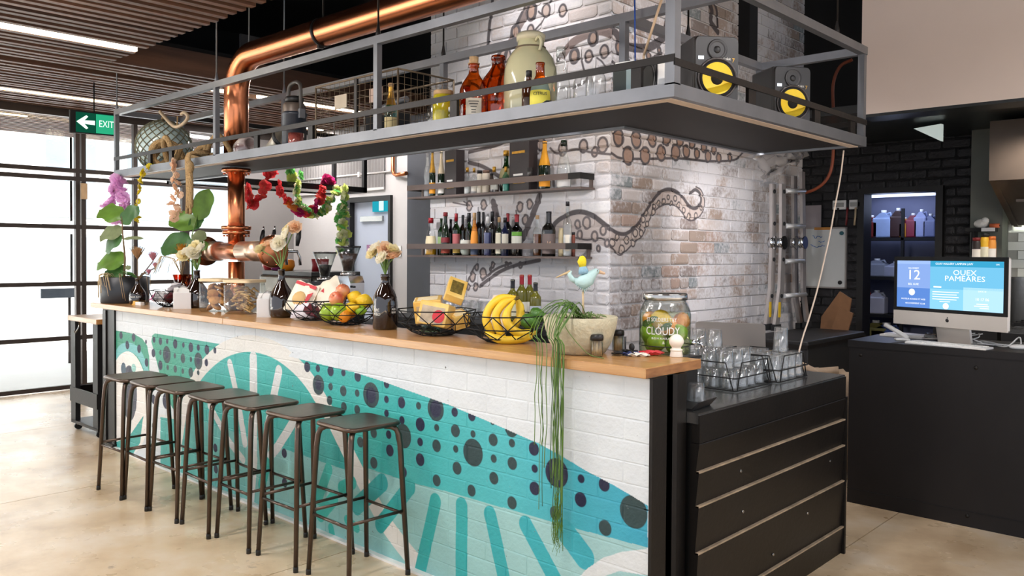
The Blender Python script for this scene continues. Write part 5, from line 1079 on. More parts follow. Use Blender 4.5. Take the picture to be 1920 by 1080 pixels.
# -------- concrete pot with trailing plant and bird
px_, py_ = -.455, .20
t = thing('plant_pot', 'round pale concrete plant pot near the right end of the bar', 'pot', (px_, py_, BT))
m_cpot = pbr('concrete_pot', (196, 188, 160), .9, var=.1, vs=30, bump=.35, bs=60)
G().lathe([(0, 0), (.095, 0), (.105, .006), (.130, .05), (.147, .11), (.153, .148), (.150, .152), (.138, .15), (.134, .138), (0, .135)], 40).build('bowl', m_cpot, t); G().lathe([(.136, .136), (.08, .144), (0, .142)], 24).build('soil', pbr('potting_soil', (92, 82, 56), 1, vs=50, var=.4, bump=.9, bs=50), t)
tp = thing('trailing_plant', 'green grass like plant trailing from the concrete pot down the bar front', 'plant', (px_, py_, BT+.145)); q = random.Random(5)
mg = [m_leaf, m_stem, pbr('dark_grass', (62, 96, 40), .5, var=.2)]
def strand(i, a, x1, bottom, thick, spread=.01):
    """over the rim towards -y, then straight down in front of the bar"""
    p0 = Vector((q.uniform(-.02, .02), q.uniform(-.03, .02), 0)); rim = Vector((math.cos(a)*.16, math.sin(a)*.16, .02+q.uniform(0, .015)))
    ap = p0.lerp(rim, .5)+Vector((0, 0, .03+q.uniform(0, .03))); pts = [p0, ap, rim]
    yq = -py_-.012-q.uniform(0, .022); zt = -.09; n = 6
    pts.append(Vector((rim.x*.5+x1*.5, min(rim.y, yq)-.004, zt*.6)))
    for k in range(n+1): pts.append(Vector((x1+q.uniform(-spread, spread)*.6, yq+q.uniform(-.006, .004), zt+(bottom-zt)*k/n)))
    G().tube(smooth3(pts, 3), [thick]*(len(pts)*3-4-3)+[thick*.7]*4 if False else thick, 5).build('strand', mg[i % 3], tp)
DZ = lambda zz: zz-(BT+.145)
for i, (a, x1, zb, th) in enumerate([(-2.3, -.04, .74, .0017), (-2.2, -.032, .48, .0015), (-2.1, -.01, .50, .0014), (-2.0, -.005, .74, .0018), (-1.8, .015, .66, .002), (-1.7, .03, .58, .002), (-1.6, .038, .62, .0018), (-1.5, .046, .60, .0018)]): strand(i, a, x1, DZ(zb), th)
for i in range(15): strand(i+8, q.uniform(-1.5, -.95), q.uniform(.05, .092), DZ(q.choice([.66, .6, .52, .46, .42, .40, .36])+q.uniform(-.03, .03)), q.uniform(.0012, .0021), .006)
g = G()
for i in range(70):
    z1 = DZ(q.uniform(.42, .6)); x1 = q.uniform(.054, .088); L_ = q.uniform(.06, .12); g.tube([(x1, -py_-.02, z1), (x1+q.uniform(-.015, .015), -py_-.026, z1-L_*.6), (x1+q.uniform(-.02, .02), -py_-.022, z1-L_)], .0009, 3)
g.build('fine_tips', mg[0], tp, kind='stuff')
G().tube(smooth3([(.05, -.02, 0), (.02, -.13, .03), (.06, -.165, -.03), (.13, -.12, -.125), (.19, -.09, -.1425)], 4), .0016, 5).build('strand', m_stem, tp)
g = G()
for i in range(26):
    a = q.uniform(0, 6.28); r = q.uniform(.02, .1); g.tube([(r*math.cos(a), r*math.sin(a), -.005), (r*1.1*math.cos(a), r*1.1*math.sin(a), .02), (r*1.25*math.cos(a+.3), r*1.25*math.sin(a+.3), .008)], .0016, 4)
g.build('leaf_tangle', m_stem, tp, kind='stuff')
t = thing('bird_ornament', 'pale blue pottery bird with a yellow crest on a stick in the concrete pot', 'ornament', (px_+.0, py_+.02, BT+.14)); m_bb = pbr('duck_egg_blue', (184, 214, 212), .5, var=.08, vs=20, bump=.15)
G().tube([(0, 0, 0), (-.004, 0, .12)], .0045, 8).build('stick', pbr('pale_stick', (200, 176, 140), .8), t)
UR = Vector((.73, .683, 0))  # along the picture plane
bp_ = lambda u, z, d=0: tuple(UR*u+Vector((.68, -.73, 0))*d+Vector((0, 0, z)))
G().tube([bp_(-.045, .165), bp_(-.03, .155), bp_(-.005, .15), bp_(.02, .165), bp_(.038, .185), bp_(.052, .196), bp_(.062, .192)], [.006, .015, .032, .03, .018, .014, .009], 14).build('body', m_bb, t)
G().tube([bp_(-.028, .150), bp_(-.05, .165), bp_(-.06, .185), bp_(-.052, .197)], [.01, .012, .009, .005], 10).build('tail', m_bb, t)
G().tube([bp_(.06, .195), bp_(.085, .187), bp_(.09, .186)], [.008, .005, .001], 8).build('beak', m_pet2, t)
G().tube([bp_(.0, .185), bp_(-.002, .20), bp_(-.004, .215)], [.022, .02, .014], 12).build('scarf', pbr('blue_wool', (140, 178, 198), .9, bump=.5), t)
G().tube([bp_(-.004, .212), bp_(-.008, .235), bp_(-.004, .252), bp_(.0, .258)], [.013, .019, .014, .004], 12).build('crest', pbr('lemon_yellow_felt', (236, 214, 44), .9, bump=.4), t)
G().tube([bp_(-.055, .195), bp_(-.09, .18), bp_(-.115, .168)], [.006, .004, .002], 6).build('feather', m_fibre, t)
g = G()
for i in range(24): 
    u = -.03+.06*i/24; g.tube([bp_(u, .128+abs(u)*.4, .01), bp_(u+.003, .105+abs(u)*.9+.01*(i % 3), .012)], .0016, 4)
g.build('fringe', m_bb, t, kind='stuff'); g = G(); g.ball(bp_(.055, .198, .013), .0022, 6, 4); g.build('eye', m_plastic, t)
# -------- toothpicks, spoons, sachets, pepper mill, drink jar
m_pick = pbr('toothpick_wood', (246, 216, 166), .7, var=.12, vs=40)
for l, x, y in (('toothpick jar with a black lid in front of the concrete pot', -0.326, 0.143), ('toothpick jar with a black lid behind the black spoons', -0.38, .36)):
    t = thing('toothpick_jar', l, 'jar', (x, y, BT), 0, 'toothpick jars at the right end of the bar'); G().lathe([(0, 0), (.023, 0), (.0245, .003), (.0245, .066), (.023, .068), (.0225, .004), (0, .003)], 20).build('glass_body', g_clear, t)
    G().lathe([(0, .066), (.0262, .066), (.0265, .08), (.024, .088), (.015, .09), (0, .09)], 20).build('lid', m_plastic, t); g = G()
    for i in range(70): a, r = random.uniform(0, 6.28), .02*random.random()**.5; b = random.uniform(0, 6.28); g.tube([(r*math.cos(a), r*math.sin(a), .004), (min(.019, r)*math.cos(a)+.003*math.cos(b), min(.019, r)*math.sin(a)+.003*math.sin(b), .062)], .0011, 4)
    g.build('toothpicks', m_pick, t, kind='stuff')
sx_, sy_ = (-0.281, 0.238)
for i, (l, dx, dy, rot) in enumerate((('black plastic spoon lying at the left of the heap', -.02, -.0, .2), ('black plastic spoon lying across the heap', .0, -.01, 1.1), ('black plastic spoon at the back of the heap', .01, .02, -.6))):
    t = thing('plastic_spoon', l, 'spoon', (sx_+dx, sy_+dy, BT+.004+.007*i), rot, 'black plastic spoons beside the toothpicks')
    G().ball((0, 0, .004), (.022, .015, .005), 12, 6).build('bowl', m_plastic, t); G().tube([(.018, 0, .004), (.05, .003, .009), (.085, 0, .006)], [.004, .003, .004], 6).build('handle', m_plastic, t)
t = thing('plastic_spoon', 'black plastic spoon standing upright with its handle in the air', 'spoon', (sx_+.005, sy_+.03, BT)); G().ball((.03, 0, .035), (.014, .006, .016), 12, 8).build('bowl', m_plastic, t); G().tube([(0, 0, .0), (-.002, 0, .04), (-.002, 0, .075)], [.004, .0035, .005], 6).build('handle', m_plastic, t); G().tube([(.03, 0, .022), (.02, -.01, .006), (.0, -.02, .003)], .003, 6).build('lower_handle', m_plastic, t)
qx, qy = (-0.23, 0.266)
for i, (l, dx, dy, c, rz) in enumerate((('white and navy sugar sachet nearest the bar corner', .02, -.0, (238, 230, 214), .6), ('navy striped sachet under the white sachet', -.01, -.005, (70, 80, 130), .4), ('red sachet behind the white sachets', .03, .05, (206, 52, 60), .9), ('red sachet nearer the drink jar', .045, .065, (214, 70, 74), .5))):
    packet(l, (qx+dx, qy+dy, BT+.008+.002*i), (.075, .028, .012), col(c), (0, 0, rz), 'sugar sachets at the right end of the bar', name='sugar_sachet', cat='sachet')
t = thing('pepper_mill', 'small white pepper mill with a ball top at the bar corner', 'mill', (-0.098-.004, 0.378-.01, BT)); m_cer = pbr('cream_ceramic', (246, 236, 220), .35, var=.02)
G().lathe([(0, 0), (.0255, 0), (.026, .004), (.0225, .022), (.0225, .024)], 24).build('base', m_cer, t); G().lathe([(.0225, .024), (.0245, .026), (.0245, .031), (.018, .034)]+[(.029*math.sin(a), .062-.029*math.cos(a)) for a in [PI*(.22+.78*i/12) for i in range(13)]], 24).build('ball_top', m_cer, t)
jx, jy = -.232, .487
t = thing('jar_stand', 'dark block behind the bar top that the drinks jar stands on', 'stand', (jx, jy, .9)); G().bev(-.1, .1, -.1, .1, 0, .165, .004).build('block', m_matblack, t); G().bev(-.112, .112, -.112, .112, .165, .175, .003).build('top_plate', m_plastic, t)
t = thing('drink_dispenser', 'large glass drinks jar of citrus fruit with a metal lid and white lettering', 'jar', (jx, jy, 1.0755))
JR = .107; G().lathe([(0, 0), (JR*.96, 0), (JR, .01), (JR, .172), (JR*.97, .19), (JR*.86, .218), (JR*.80, .226), (JR*.80, .236), (JR*.78, .236), (JR*.84, .215), (JR*.95, .188), (JR*.975, .17), (JR*.975, .012), (0, .008)], 40).build('glass_body', g_clear, t)
G().lathe([(0, .232), (JR*.84, .232), (JR*.86, .235), (JR*.86, .256), (JR*.83, .261), (0, .262)], 36).build('metal_lid', m_inox, t)
G().lathe([(0, .01), (JR*.965, .012), (JR*.965, .176), (0, .176)], 32).build('drink', glass('pale_lemon_water', (250, 249, 226), (236, 238, 190), .04), t)
G().lathe([(JR*1.002, .043), (JR*1.012, .045), (JR*1.002, .047)], 36).build('seam_band', m_plastic, t)
a_ = face_cam(jx, jy)
def jl(tx, s, z, da=0, sx=1.): letters(tx, s, m_ink, t, frame((math.cos(a_+da)*JR*1.003, math.sin(a_+da)*JR*1.003, z), (-math.sin(a_+da), math.cos(a_+da), 0), (0, 0, 1)), bend=JR*1.003, sx=sx)
jl('CLOUDY', .046, .108, -.1, .78); jl('ST SOLDIERS TRY', .023, .155, -.15, .72); jl('- OLD · · · -', .010, .134, -.1); jl('B.G.W.A.H.R.A.R', .012, .079, -.12)
jl('&', .016, .062, -.05)
t2 = G().cyl((0, 0, 0), (.02, 0, 0), .012, 12).tube([(.015, 0, 0), (.045, 0, -.004), (.05, 0, -.02)], .007, 8); ta = thing('jar_tap', 'x', 'tap'); bpy.data.objects.remove(ta)
tp_ = t2.tube([(.035, 0, .005), (.04, 0, .02), (.055, 0, .03)], [.006, .005, .006], 8).build('chrome_tap', m_chrome, t, (JR*.98*math.cos(a_+1.45), JR*.98*math.sin(a_+1.45), .058), (0, 0, a_+1.45))
for i, (l, dx, dy, dz, r, mt, kd) in enumerate([('lemon half showing orange at the top of the drinks jar', .0, -.03, .15, .04, m_lem, 'lemon'), ('orange slice at the right of the drinks jar', .05, .04, .145, .033, m_org, 'orange'), ('orange at the left of the drinks jar', -.055, -.02, .15, .03, m_org, 'orange'), ('orange in the middle of the drinks jar', .02, -.01, .125, .036, m_org, 'orange'), ('lime at the left of the drinks jar', -.05, -.035, .095, .036, m_lime, 'lime'), ('lime at the right of the drinks jar', .05, .02, .095, .036, m_lime, 'lime'), ('lime at the front bottom of the drinks jar', -.01, -.045, .055, .036, m_lime, 'lime'), ('lime at the bottom right of the drinks jar', .05, -.01, .045, .035, m_lime, 'lime'), ('lime at the bottom left of the drinks jar', -.055, .0, .045, .034, m_lime, 'lime'), ('lime at the back of the drinks jar', -.0, .05, .06, .04, m_lime, 'lime')]):
    apple(l, (jx+dx*1.08, jy+dy*1.08, 1.0755+dz), r*1.08, mt, (i*.7, i*1.1, i), kd, 'citrus fruit in the drinks jar')
for i, (a, z) in enumerate(((-.7, .15), (.35, .14), (-.35, .165))):
    g = leaf(G(), (JR*.8*math.cos(a_+a), JR*.8*math.sin(a_+a), z), (math.sin(a_+a)*.6, -math.cos(a_+a)*.6, -.3), .06, .016, (math.cos(a_), math.sin(a_), .2), bend=.1, k=5); g.build('mint_leaf', m_leaf2, t)

# ---------------------------------------------------------------- two steel bottle shelves on the pillar
def wall_shelf(lbl, z, rail, x0, x1):
    t = thing('bottle_shelf', lbl, 'shelf', (0, 0, 0), 0, 'steel bottle shelves on the brick pillar')
    def p(n, *b): return G().box(*b).build(n, m_shelf, t)
    p('deck', x0, x1, 1.665, 1.812, z-.014, z); p('front_rail', x0, x1-.10, 1.660, 1.666, rail-.02, rail+.02)
    G().box(x1-.10, x1, 1.659, 1.666, rail-.02, rail+.02).box(x1-.006, x1, 1.665, 1.806, rail-.02, rail+.02).build('end_rail', m_dsteel, t); G().box(x0, x0+.006, 1.665, 1.806, rail-.02, rail+.02).build('end_rail', m_dsteel, t)
    for x in (x0+.02, -2.5, x1-.03): G().box(x, x+.02, 1.79, 1.806, z, rail+.02).build('bracket', m_shelf, t)
m_shelf = pbr('warm_brown_steel', (104, 90, 84), .5, .5, var=.1, world=True)
ZU, ZL = 1.925, 1.478
wall_shelf('upper steel bottle shelf on the pillar, with champagne and black boxes', ZU, 1.995, -3.33, -1.62)
wall_shelf('lower steel bottle shelf on the pillar, with spirits', ZL, 1.545, -3.33, -1.637)
m_gold = pbr('gold_foil', (214, 164, 70), .3, .8, var=.15, vs=40, bump=.2); m_cfoil = pbr('champagne_foil', (232, 214, 180), .35, .5, var=.1); m_rfoil = pbr('red_foil', (150, 26, 36), .35, .2, var=.1); m_bfoil = pbr('black_foil', (26, 24, 26), .35, var=.1); m_cork = pbr('cork', (196, 160, 116), .8, var=.2, vs=50)
cl = lambda c: col(c, .6)
def ub(lbl, c, kind, mat, y=1.74, z=ZU, **k):
    x, h, r = c; return bottle(lbl, x, y, z, h, r, kind, mat, **k)
ub('tall wavy frosted bottle at the left end of the upper shelf', (-3.181, 0.338, 0.028), 'wavy', glass('frosted', (226, 228, 228), (160, 164, 166), .15, dense=.35), lab=cl((196, 198, 196)), lab_z=(.7, .9), lab_a=.7)
ub('champagne bottle with gold foil and orange label on the upper shelf', (-3.091, 0.344, 0.025), 'champ', m_dkgreenb, y=1.71, foil=m_gold, foil_t=.52, lab=cl((226, 150, 30)), lab_z=(.06, .3), group=None)
ub('champagne bottle with cream foil and white label on the upper shelf', (-3.023, 0.339, 0.027), 'champ', m_dkgreenb, foil=m_cfoil, foil_t=.5, lab=cl((232, 226, 214)), lab_z=(.06, .3))
def box_pack(lbl, x, w, h, y=1.735):
    t = thing('gift_box', lbl, 'box', (x, y, ZU), -.12, 'black bottle boxes on the upper shelf'); m_bx = col((44, 36, 36), .5)
    G().bev(-w/2, w/2, -.04, .04, 0, h, .003).build('carton', m_bx, t)
    G().box(-w*.36, w*.3, -.0415, -.04, h*.74, h*.79).build('gold_crest', m_gold, t); G().box(-w*.3, w*.3, -.0415, -.04, .05, .075).build('base_label', m_gold, t); G().box(-w*.28, w*.2, -.0415, -.04, h*.30, h*.34).build('name_strip', m_ink, t)
box_pack('shorter black gift box with gold crest, left half of the upper shelf', -2.87, .145, 0.333)
ub('small cream bottle with a red cap beside the shorter black box', (-2.818, 0.167, 0.02), 'jar', cl((226, 214, 190)), cap=cl((150, 40, 40)), cap_h=.14)
ub('small clear square bottle with gold stopper, first of two', (-2.738, 0.196, 0.025), 'spirit', g_clear, cap=m_gold, cap_h=.16, liquid=cl((222, 222, 216)), fill=.5)
ub('small clear bottle with gold stopper, second of two', (-2.667, 0.188, 0.022), 'spirit', g_clear, cap=m_gold, cap_h=.16, lab=cl((226, 220, 206)), lab_z=(.1, .5))
ub('small jar with dark cap and cream label, middle of the upper shelf', (-2.609, 0.167, 0.021), 'jar', cl((226, 218, 200)), cap=m_bfoil, cap_h=.13)
ub('pale jar with brown cap, right of the dark capped jar', (-2.544, 0.164, 0.028), 'jar', cl((228, 214, 192)), cap=cl((120, 92, 76)), cap_h=.12)
ub('small dark jar left of the green flask', (-2.489, 0.139, 0.014), 'jar', cl((70, 50, 40)), cap=m_bfoil)
ub('small clear bottle with gold cap in front of the green flask', (-2.423, 0.178, 0.028), 'spirit', g_clear, y=1.70, cap=m_gold, cap_h=.2, lab=cl((220, 220, 210)), lab_z=(.1, .5))
ub('large round olive flask with gold cap on the upper shelf', (-2.369, 0.292, 0.053), 'flask', g_green, y=1.765, cap=m_gold, cap_h=.12, lab=cl((150, 140, 100)), lab_z=(.34, .58), lab_a=1.2, liquid=cl((86, 110, 70)), fill=.5)
ub('small teal bottle with gold stopper beside the taller black box', (-2.315, 0.171, 0.024), 'spirit', g_aqua, y=1.705, cap=m_gold, cap_h=.2, liquid=cl((110, 190, 176)), fill=.55)
box_pack('taller black gift box with gold crest, right of the olive flask', -2.178, .205, 0.345)
t = thing('stem_glass', 'small stemmed glass in front of the taller black box', 'glass', (-2.081, 1.695, ZU)); G().lathe([(0, 0), (.026, 0), (.004, .006), (.0035, .075), (.012, .09), (.018, .115), (.019, .15), (.0175, .15), (.016, .115), (.004, .088)], 16).build('bowl', g_clear, t)
ub('champagne bottle with bright orange label near the right end of the upper shelf', (-1.989, 0.323, 0.04), 'champ', m_dkgreenb, foil=pbr('orange_foil', (226, 158, 40), .4, .3, var=.1), foil_t=.5, lab=cl((228, 150, 30)), lab_z=(.06, .3), n=24)
ub('clear bottle with a dark screw cap at the right end of the upper shelf', (-1.822, 0.312, 0.047), 'sloped', g_clear, cap=m_dkgreenb, cap_h=.11, lab=cl((200, 196, 190)), lab_z=(.04, .2), liquid=cl((196, 190, 182)), fill=.22)
def lb(lbl, c, kind, mat, y=1.74, **k): return ub(lbl, c, kind, mat, y=y, z=ZL, **k)
lb('clear bottle of golden spirit with a red cap, left end of the lower shelf', (-3.117, 0.281, 0.044), 'sloped', g_clear, y=1.72, cap=m_rfoil, cap_h=.13, liquid=pbr('golden_spirit', (196, 140, 24), .1, var=.1), fill=.26, lab=cl((230, 214, 172)), lab_z=(.28, .52))
lb('slim bright green bottle behind the red label bottle on the lower shelf', (-3.059, 0.281, 0.028), 'wine', g_green, y=1.775, lab=cl((150, 180, 120)), lab_z=(.2, .5))
lb('dark green bottle with a crimson label, lower shelf', (-2.946, 0.318, 0.036), 'sloped', m_dkgreenb, y=1.715, cap=cl((130, 30, 36)), cap_h=.08, lab=cl((126, 34, 40)), lab_z=(.3, .42), band=(cl((150, 60, 40)), (.05, .2), 1.1))
lb('plain black bottle right of the crimson label bottle', (-2.952, 0.273, 0.028), 'wine', m_blackb, y=1.775)
lb('green bottle with red cap and pink label on the lower shelf', (-2.833, 0.307, 0.029), 'wine', g_green, y=1.72, cap=m_rfoil, cap_h=.18, lab=cl((180, 96, 96)), lab_z=(.28, .52), band=(cl((206, 170, 80)), (.06, .18), 1.0))
lb('brown bottle with black capsule behind the pink label bottle', (-2.825, 0.301, 0.028), 'wine', m_brown, y=1.78, foil=m_bfoil, foil_t=.78)
lb('rounded clear bottle with a dome shoulder, front of the lower shelf', (-2.721, 0.225, 0.048), 'globe', g_clear, y=1.71, liquid=cl((190, 194, 180)), fill=.3, lab=cl((206, 204, 190)), lab_z=(.3, .5), lab_a=.9)
lb('green bottle with black cap behind the domed bottle', (-2.754, 0.311, 0.032), 'spirit', g_green, y=1.775, cap=m_bfoil, cap_h=.2)
lb('orange labelled bottle with a cork, lower shelf', (-2.635, 0.306, 0.028), 'sloped', glass('orange_drink', (232, 150, 50), (150, 80, 20), .15, dense=.5), y=1.715, cap=m_cork, cap_h=.16, lab=cl((236, 150, 50)), lab_z=(.24, .58), lab_a=1.4, band=(cl((60, 70, 90)), (.02, .16), 1.3))
lb('black bottle with a broad shoulder behind the orange label bottle', (-2.652, 0.321, 0.034), 'wine', m_blackb, y=1.775, foil=m_bfoil, foil_t=.76)
lb('slim black bottle left of the blue bottle', (-2.61, 0.316, 0.024), 'wine', m_blackb, y=1.78, foil=m_bfoil, foil_t=.8)
lb('clear bottle of blue liquid with a white cap, lower shelf', (-2.501, 0.275, 0.028), 'spirit', g_clear, y=1.715, cap=m_white, cap_h=.16, liquid=cl((56, 60, 110)), fill=.6)
lb('smoky grey bottle with black cap behind the blue bottle', (-2.518, 0.314, 0.031), 'spirit', g_smoke, y=1.78, cap=m_bfoil, cap_h=.2)
lb('bottle with a tall cream label and tan cap, lower shelf', (-2.383, 0.268, 0.026), 'spirit', m_dkgreenb, y=1.712, cap=m_cork, cap_h=.12, lab=cl((232, 224, 196)), lab_z=(.06, .6), lab_a=1.3)
lb('dark blue bottle with a cream label and black cap', (-2.338, 0.265, 0.031), 'spirit', pbr('navy_bottle', (22, 28, 56), .1, var=.2), y=1.725, cap=m_bfoil, cap_h=.12, lab=cl((222, 214, 194)), lab_z=(.26, .58), lab_a=.8)
lb('dark wine bottle with red capsule behind the dark blue bottle', (-2.365, 0.302, 0.03), 'wine', m_blackb, y=1.782, foil=m_rfoil, foil_t=.8)
lb('wide green bottle with red capsule and white label, lower shelf', (-2.231, 0.287, 0.041), 'spirit', g_dgreen, y=1.73, foil=m_rfoil, foil_t=.82, lab=cl((226, 224, 206)), lab_z=(.30, .48), lab_a=1.0, band=(cl((110, 170, 60)), (.49, .58), 1.0), liquid=cl((24, 44, 24)), fill=.55)
lb('small amber twisted bottle standing alone, right half of the lower shelf', (-2.042, 0.273, 0.03), 'spirit', g_clear, y=1.73, cap=m_cork, cap_h=.08, liquid=pbr('amber_spirit', (104, 56, 24), .15, var=.5, vs=60), fill=.55)
lb('squat clear bottle with black neck and pinkish label, lower shelf', (-1.94, 0.299, 0.046), 'spirit', g_smoke, y=1.73, foil=m_bfoil, foil_t=.74, lab=cl((120, 104, 98)), lab_z=(.06, .5), lab_a=1.2, text=('14', .03, .3), tcol=cl((232, 190, 150)))
lb('slim pale bottle behind the tall clear bottle', (-1.875, 0.188, 0.017), 'jar', cl((226, 206, 160)), y=1.78)
lb('tall slim clear bottle with a dark stopper, right end of the lower shelf', (-1.771, 0.354, 0.029), 'spirit', g_clear, y=1.72, cap=m_bfoil, cap_h=.07, lab=cl((226, 216, 196)), lab_z=(.1, .4), lab_a=.5, liquid=cl((206, 204, 200)), fill=.4)
lb('small bottle with a brick red label at the far right of the lower shelf', (-1.761, 0.158, 0.012), 'jar', cl((128, 66, 48)), y=1.77, cap=m_bfoil)
# back counter: glasses and wine
zc_ = 1.04
tumb = thing('back_bar_glass', 'x', 'glass'); G().lathe([(0, 0), (.03, 0), (.032, .004), (.037, .12), (.035, .12), (.030, .012), (0, .01)], 16).build('glass_body', g_tumbler, tumb)
k = 0
for i, x in enumerate([-2.96, -2.87, -2.78, -2.69, -2.60, -2.51, -2.42, -2.33, -2.24]):
    for y in (1.52, 1.62):
        o = tumb if k == 0 else dup(tumb); o.location = (x+random.uniform(-.01, .01), y, zc_); o['label'] = 'clear tumbler in the double row of glasses on the counter below the bottle shelves'; o['group'] = 'tumblers on the back counter'; k += 1
for l, x, y, foil, lab in [('olive wine bottle with black capsule on the back counter, leftmost behind the bananas', -2.052, 1.5, m_bfoil, (214, 206, 170)), ('white wine bottle with red capsule, first of two behind the bananas', -2.017, 1.55, m_rfoil, (226, 224, 206)), ('white wine bottle with red capsule, second of two behind the bananas', -1.991, 1.6, m_rfoil, (214, 210, 196)), ('shorter wine bottle with a silver black capsule, rightmost behind the bananas', -1.869, 1.52, m_bfoil, (190, 196, 206))]:
    bottle(l, x, y, zc_, .315 if foil is m_rfoil else (.285 if y == 1.5 else .27), .038, 'wine', pbr('olive_wine_glass', (96, 92, 30), .12, var=.2), foil=foil, foil_t=.8, lab=cl(lab), lab_z=(.16, .44), group='wine bottles on the back counter', n=16)
t = thing('back_bar_tray', 'dark tray on the back counter behind the avocado', 'tray', (-1.95, 1.42, zc_)); G().bev(-.16, .16, -.08, .08, 0, .012, .004).build('base', m_plastic, t); G().box(-.16, .16, -.08, -.074, .01, .035).box(-.16, .16, .074, .08, .01, .035).build('rim', m_plastic, t)

# ---------------------------------------------------------------- things on the hanging shelf
ZS = ZB+.031
t = thing('net_float', 'large glass fishing float in a rope net at the left end of the hanging shelf', 'float', (-5.36, .665, ZS+.228)); Rg = .225
G().ball((0, 0, 0), Rg, 32, 20).build('glass_ball', pbr('sea_glass', (196, 216, 214), .1, var=.12, vs=3, spec=.8, coat=.5), t)
g = G(); m_rope = pbr('tan_rope', (182, 150, 104), .95, var=.2, vs=60, bump=.7, bs=120); m_net = pbr('tan_grey_net', (124, 120, 96), .95, var=.3, vs=40)
nb = 18
for s in (1, -1):
    for i in range(nb):
        g.tube([((Rg+.004)*math.sin(th)*math.cos(2*PI*i/nb+s*th*1.1), (Rg+.004)*math.sin(th)*math.sin(2*PI*i/nb+s*th*1.1), (Rg+.004)*math.cos(th)) for th in [.12+(PI-.24)*j/22 for j in range(23)]], .0042, 5)
g.build('rope_net', m_net, t, kind='stuff')
G().tube(smooth3([(-.02, 0, .215), (-.03, 0, .245), (.0, 0, .262), (.03, 0, .245), (.02, 0, .215)]), .011, 8).build('rope_loop', m_rope, t)
t = thing('driftwood_hook', 'curved pale driftwood hook hanging under the top rail', 'hook'); G().tube(smooth3([(-5.289, 0.6, 2.672), (-5.109, 0.6, 2.56), (-4.992, 0.6, 2.513), (-4.85, 0.6, 2.529), (-4.784, 0.6, 2.573), (-4.84, 0.6, 2.614), (-4.896, 0.6, 2.607)]), [.014]*31, 8).build('wood', pbr('bleached_wood', (206, 182, 150), .8, var=.15), t); G().tube([(-4.973, 0.6, 2.511), (-4.963, 0.6, 2.597)], .006, 6).build('cord', m_rope, t)
t = thing('rope_coil', 'heap of thick tan rope along the hanging shelf right of the float', 'rope', (-4.8, .55, ZS)); q = random.Random(11)
def knotrope(pts, r): return G().tube(smooth3(pts, 4), r, 8)
for k in range(7):
    c = Vector((-.2+.045*k if k < 5 else -.0+.15*(k-4), q.uniform(-.1, .0), .018)); rr = q.uniform(.085, .115) if k < 5 else .07; tilt = q.uniform(-.5, .5)
    knotrope([(c.x+rr*.75*math.cos(a)+tilt*.06*math.sin(a), c.y+.05*math.sin(a+k)+.03*math.cos(a), c.z+rr*(1+math.sin(a))) for a in [2*PI*j/7*1.3+k for j in range(9)]], .021).build('rope_loop', m_rope, t)
knotrope([(-.05, -.05, .03), (.1, -.1, .05), (.25, -.02, .03), (.4, -.09, .06), (.55, -.03, .04), (.68, -.08, .05)], .019).build('rope_loop', m_rope, t)
knotrope([(.5, -.02, .04), (.6, -.06, .14), (.68, -.03, .2), (.74, .02, .1), (.8, .0, .03)], .018).build('rope_loop', m_rope, t)
t = thing('hanging_rope', 'frayed tan rope hanging over the shelf edge left of the copper duct', 'rope', (-4.22, .34, 2.16)); 
for i in range(9):
    a = i*.7; pts = [(.05*math.cos(a), .14-.02*i*0, .06+.02*math.sin(a)), (.02*math.cos(a), .0, .05)]+[(.03*math.cos(a+z*9)+.02*math.sin(z*7), -.005+.012*math.sin(a+z*9), -z) for z in (.06, .14, .22, .30, .36+.03*math.sin(i*2))]
    G().tube(smooth3(pts, 3), .011, 6).build('strand', m_rope, t)
G().ball((.03, -.01, -.05), (.045, .03, .05), 10, 7).build('knot', m_rope, t)
t = thing('shell_ornament', 'white and maroon swirled pot lying on the shelf right of the copper duct', 'ornament', (-3.80, .56, ZS+.075)); G().lathe([(0, -.1), (.05, -.095), (.085, -.03), (.085, .02), (.06, .08), (.045, .085), (.05, .07), (.0, .0)], 20, M=Matrix.Rotation(1.2, 3, 'Y')).build('body', pbr('swirled_glaze', (226, 218, 212), .2, vs=6, col2=(120, 60, 56), stretch=(1, 1, 4), coat=.6), t)
t = thing('tin_lamp', 'cream tin spotlight lying on the shelf beside the black flask', 'lamp', (-3.36, .56, ZS+.08)); G().lathe([(0, -.09), (.055, -.085), (.06, .0), (.075, .07), (.072, .07), (.05, .0), (0, -.02)], 20, M=Matrix.Rotation(1.1, 3, 'Y')).build('shade', pbr('cream_tin', (216, 206, 186), .35, .3, var=.1), t); G().lathe([(.07, .045), (.079, .05), (.079, .075), (.07, .078)], 20, M=Matrix.Rotation(1.1, 3, 'Y')).build('rim', m_plastic, t)
t = thing('camping_flask', 'black insulated flask with a looped carry handle, left of the wire cage', 'flask', (-3.17, .56, ZS)); G().lathe([(0, 0), (.075, 0), (.08, .01), (.08, .24), (.084, .245), (.084, .26), (.076, .265)], 22).build('body', col((46, 50, 58), .35), t); G().lathe([(.076, .262), (.074, .31), (.066, .325), (0, .33)], 22).build('shoulder', pbr('worn_brown_metal', (110, 98, 88), .4, .4, var=.2), t); G().lathe([(0, .33), (.06, .33), (.062, .36), (.05, .37), (0, .37)], 18).build('lid', m_plastic, t)
G().tube(smooth3([(-.06, 0, .3), (-.07, 0, .4), (-.05, 0, .45), (.02, 0, .465), (.07, 0, .44), (.078, 0, .36), (.075, 0, .27)]), .013, 8).build('handle', col((74, 68, 62), .45), t); G().box(.075, .1, -.02, .02, .22, .28).build('latch', m_steel, t)
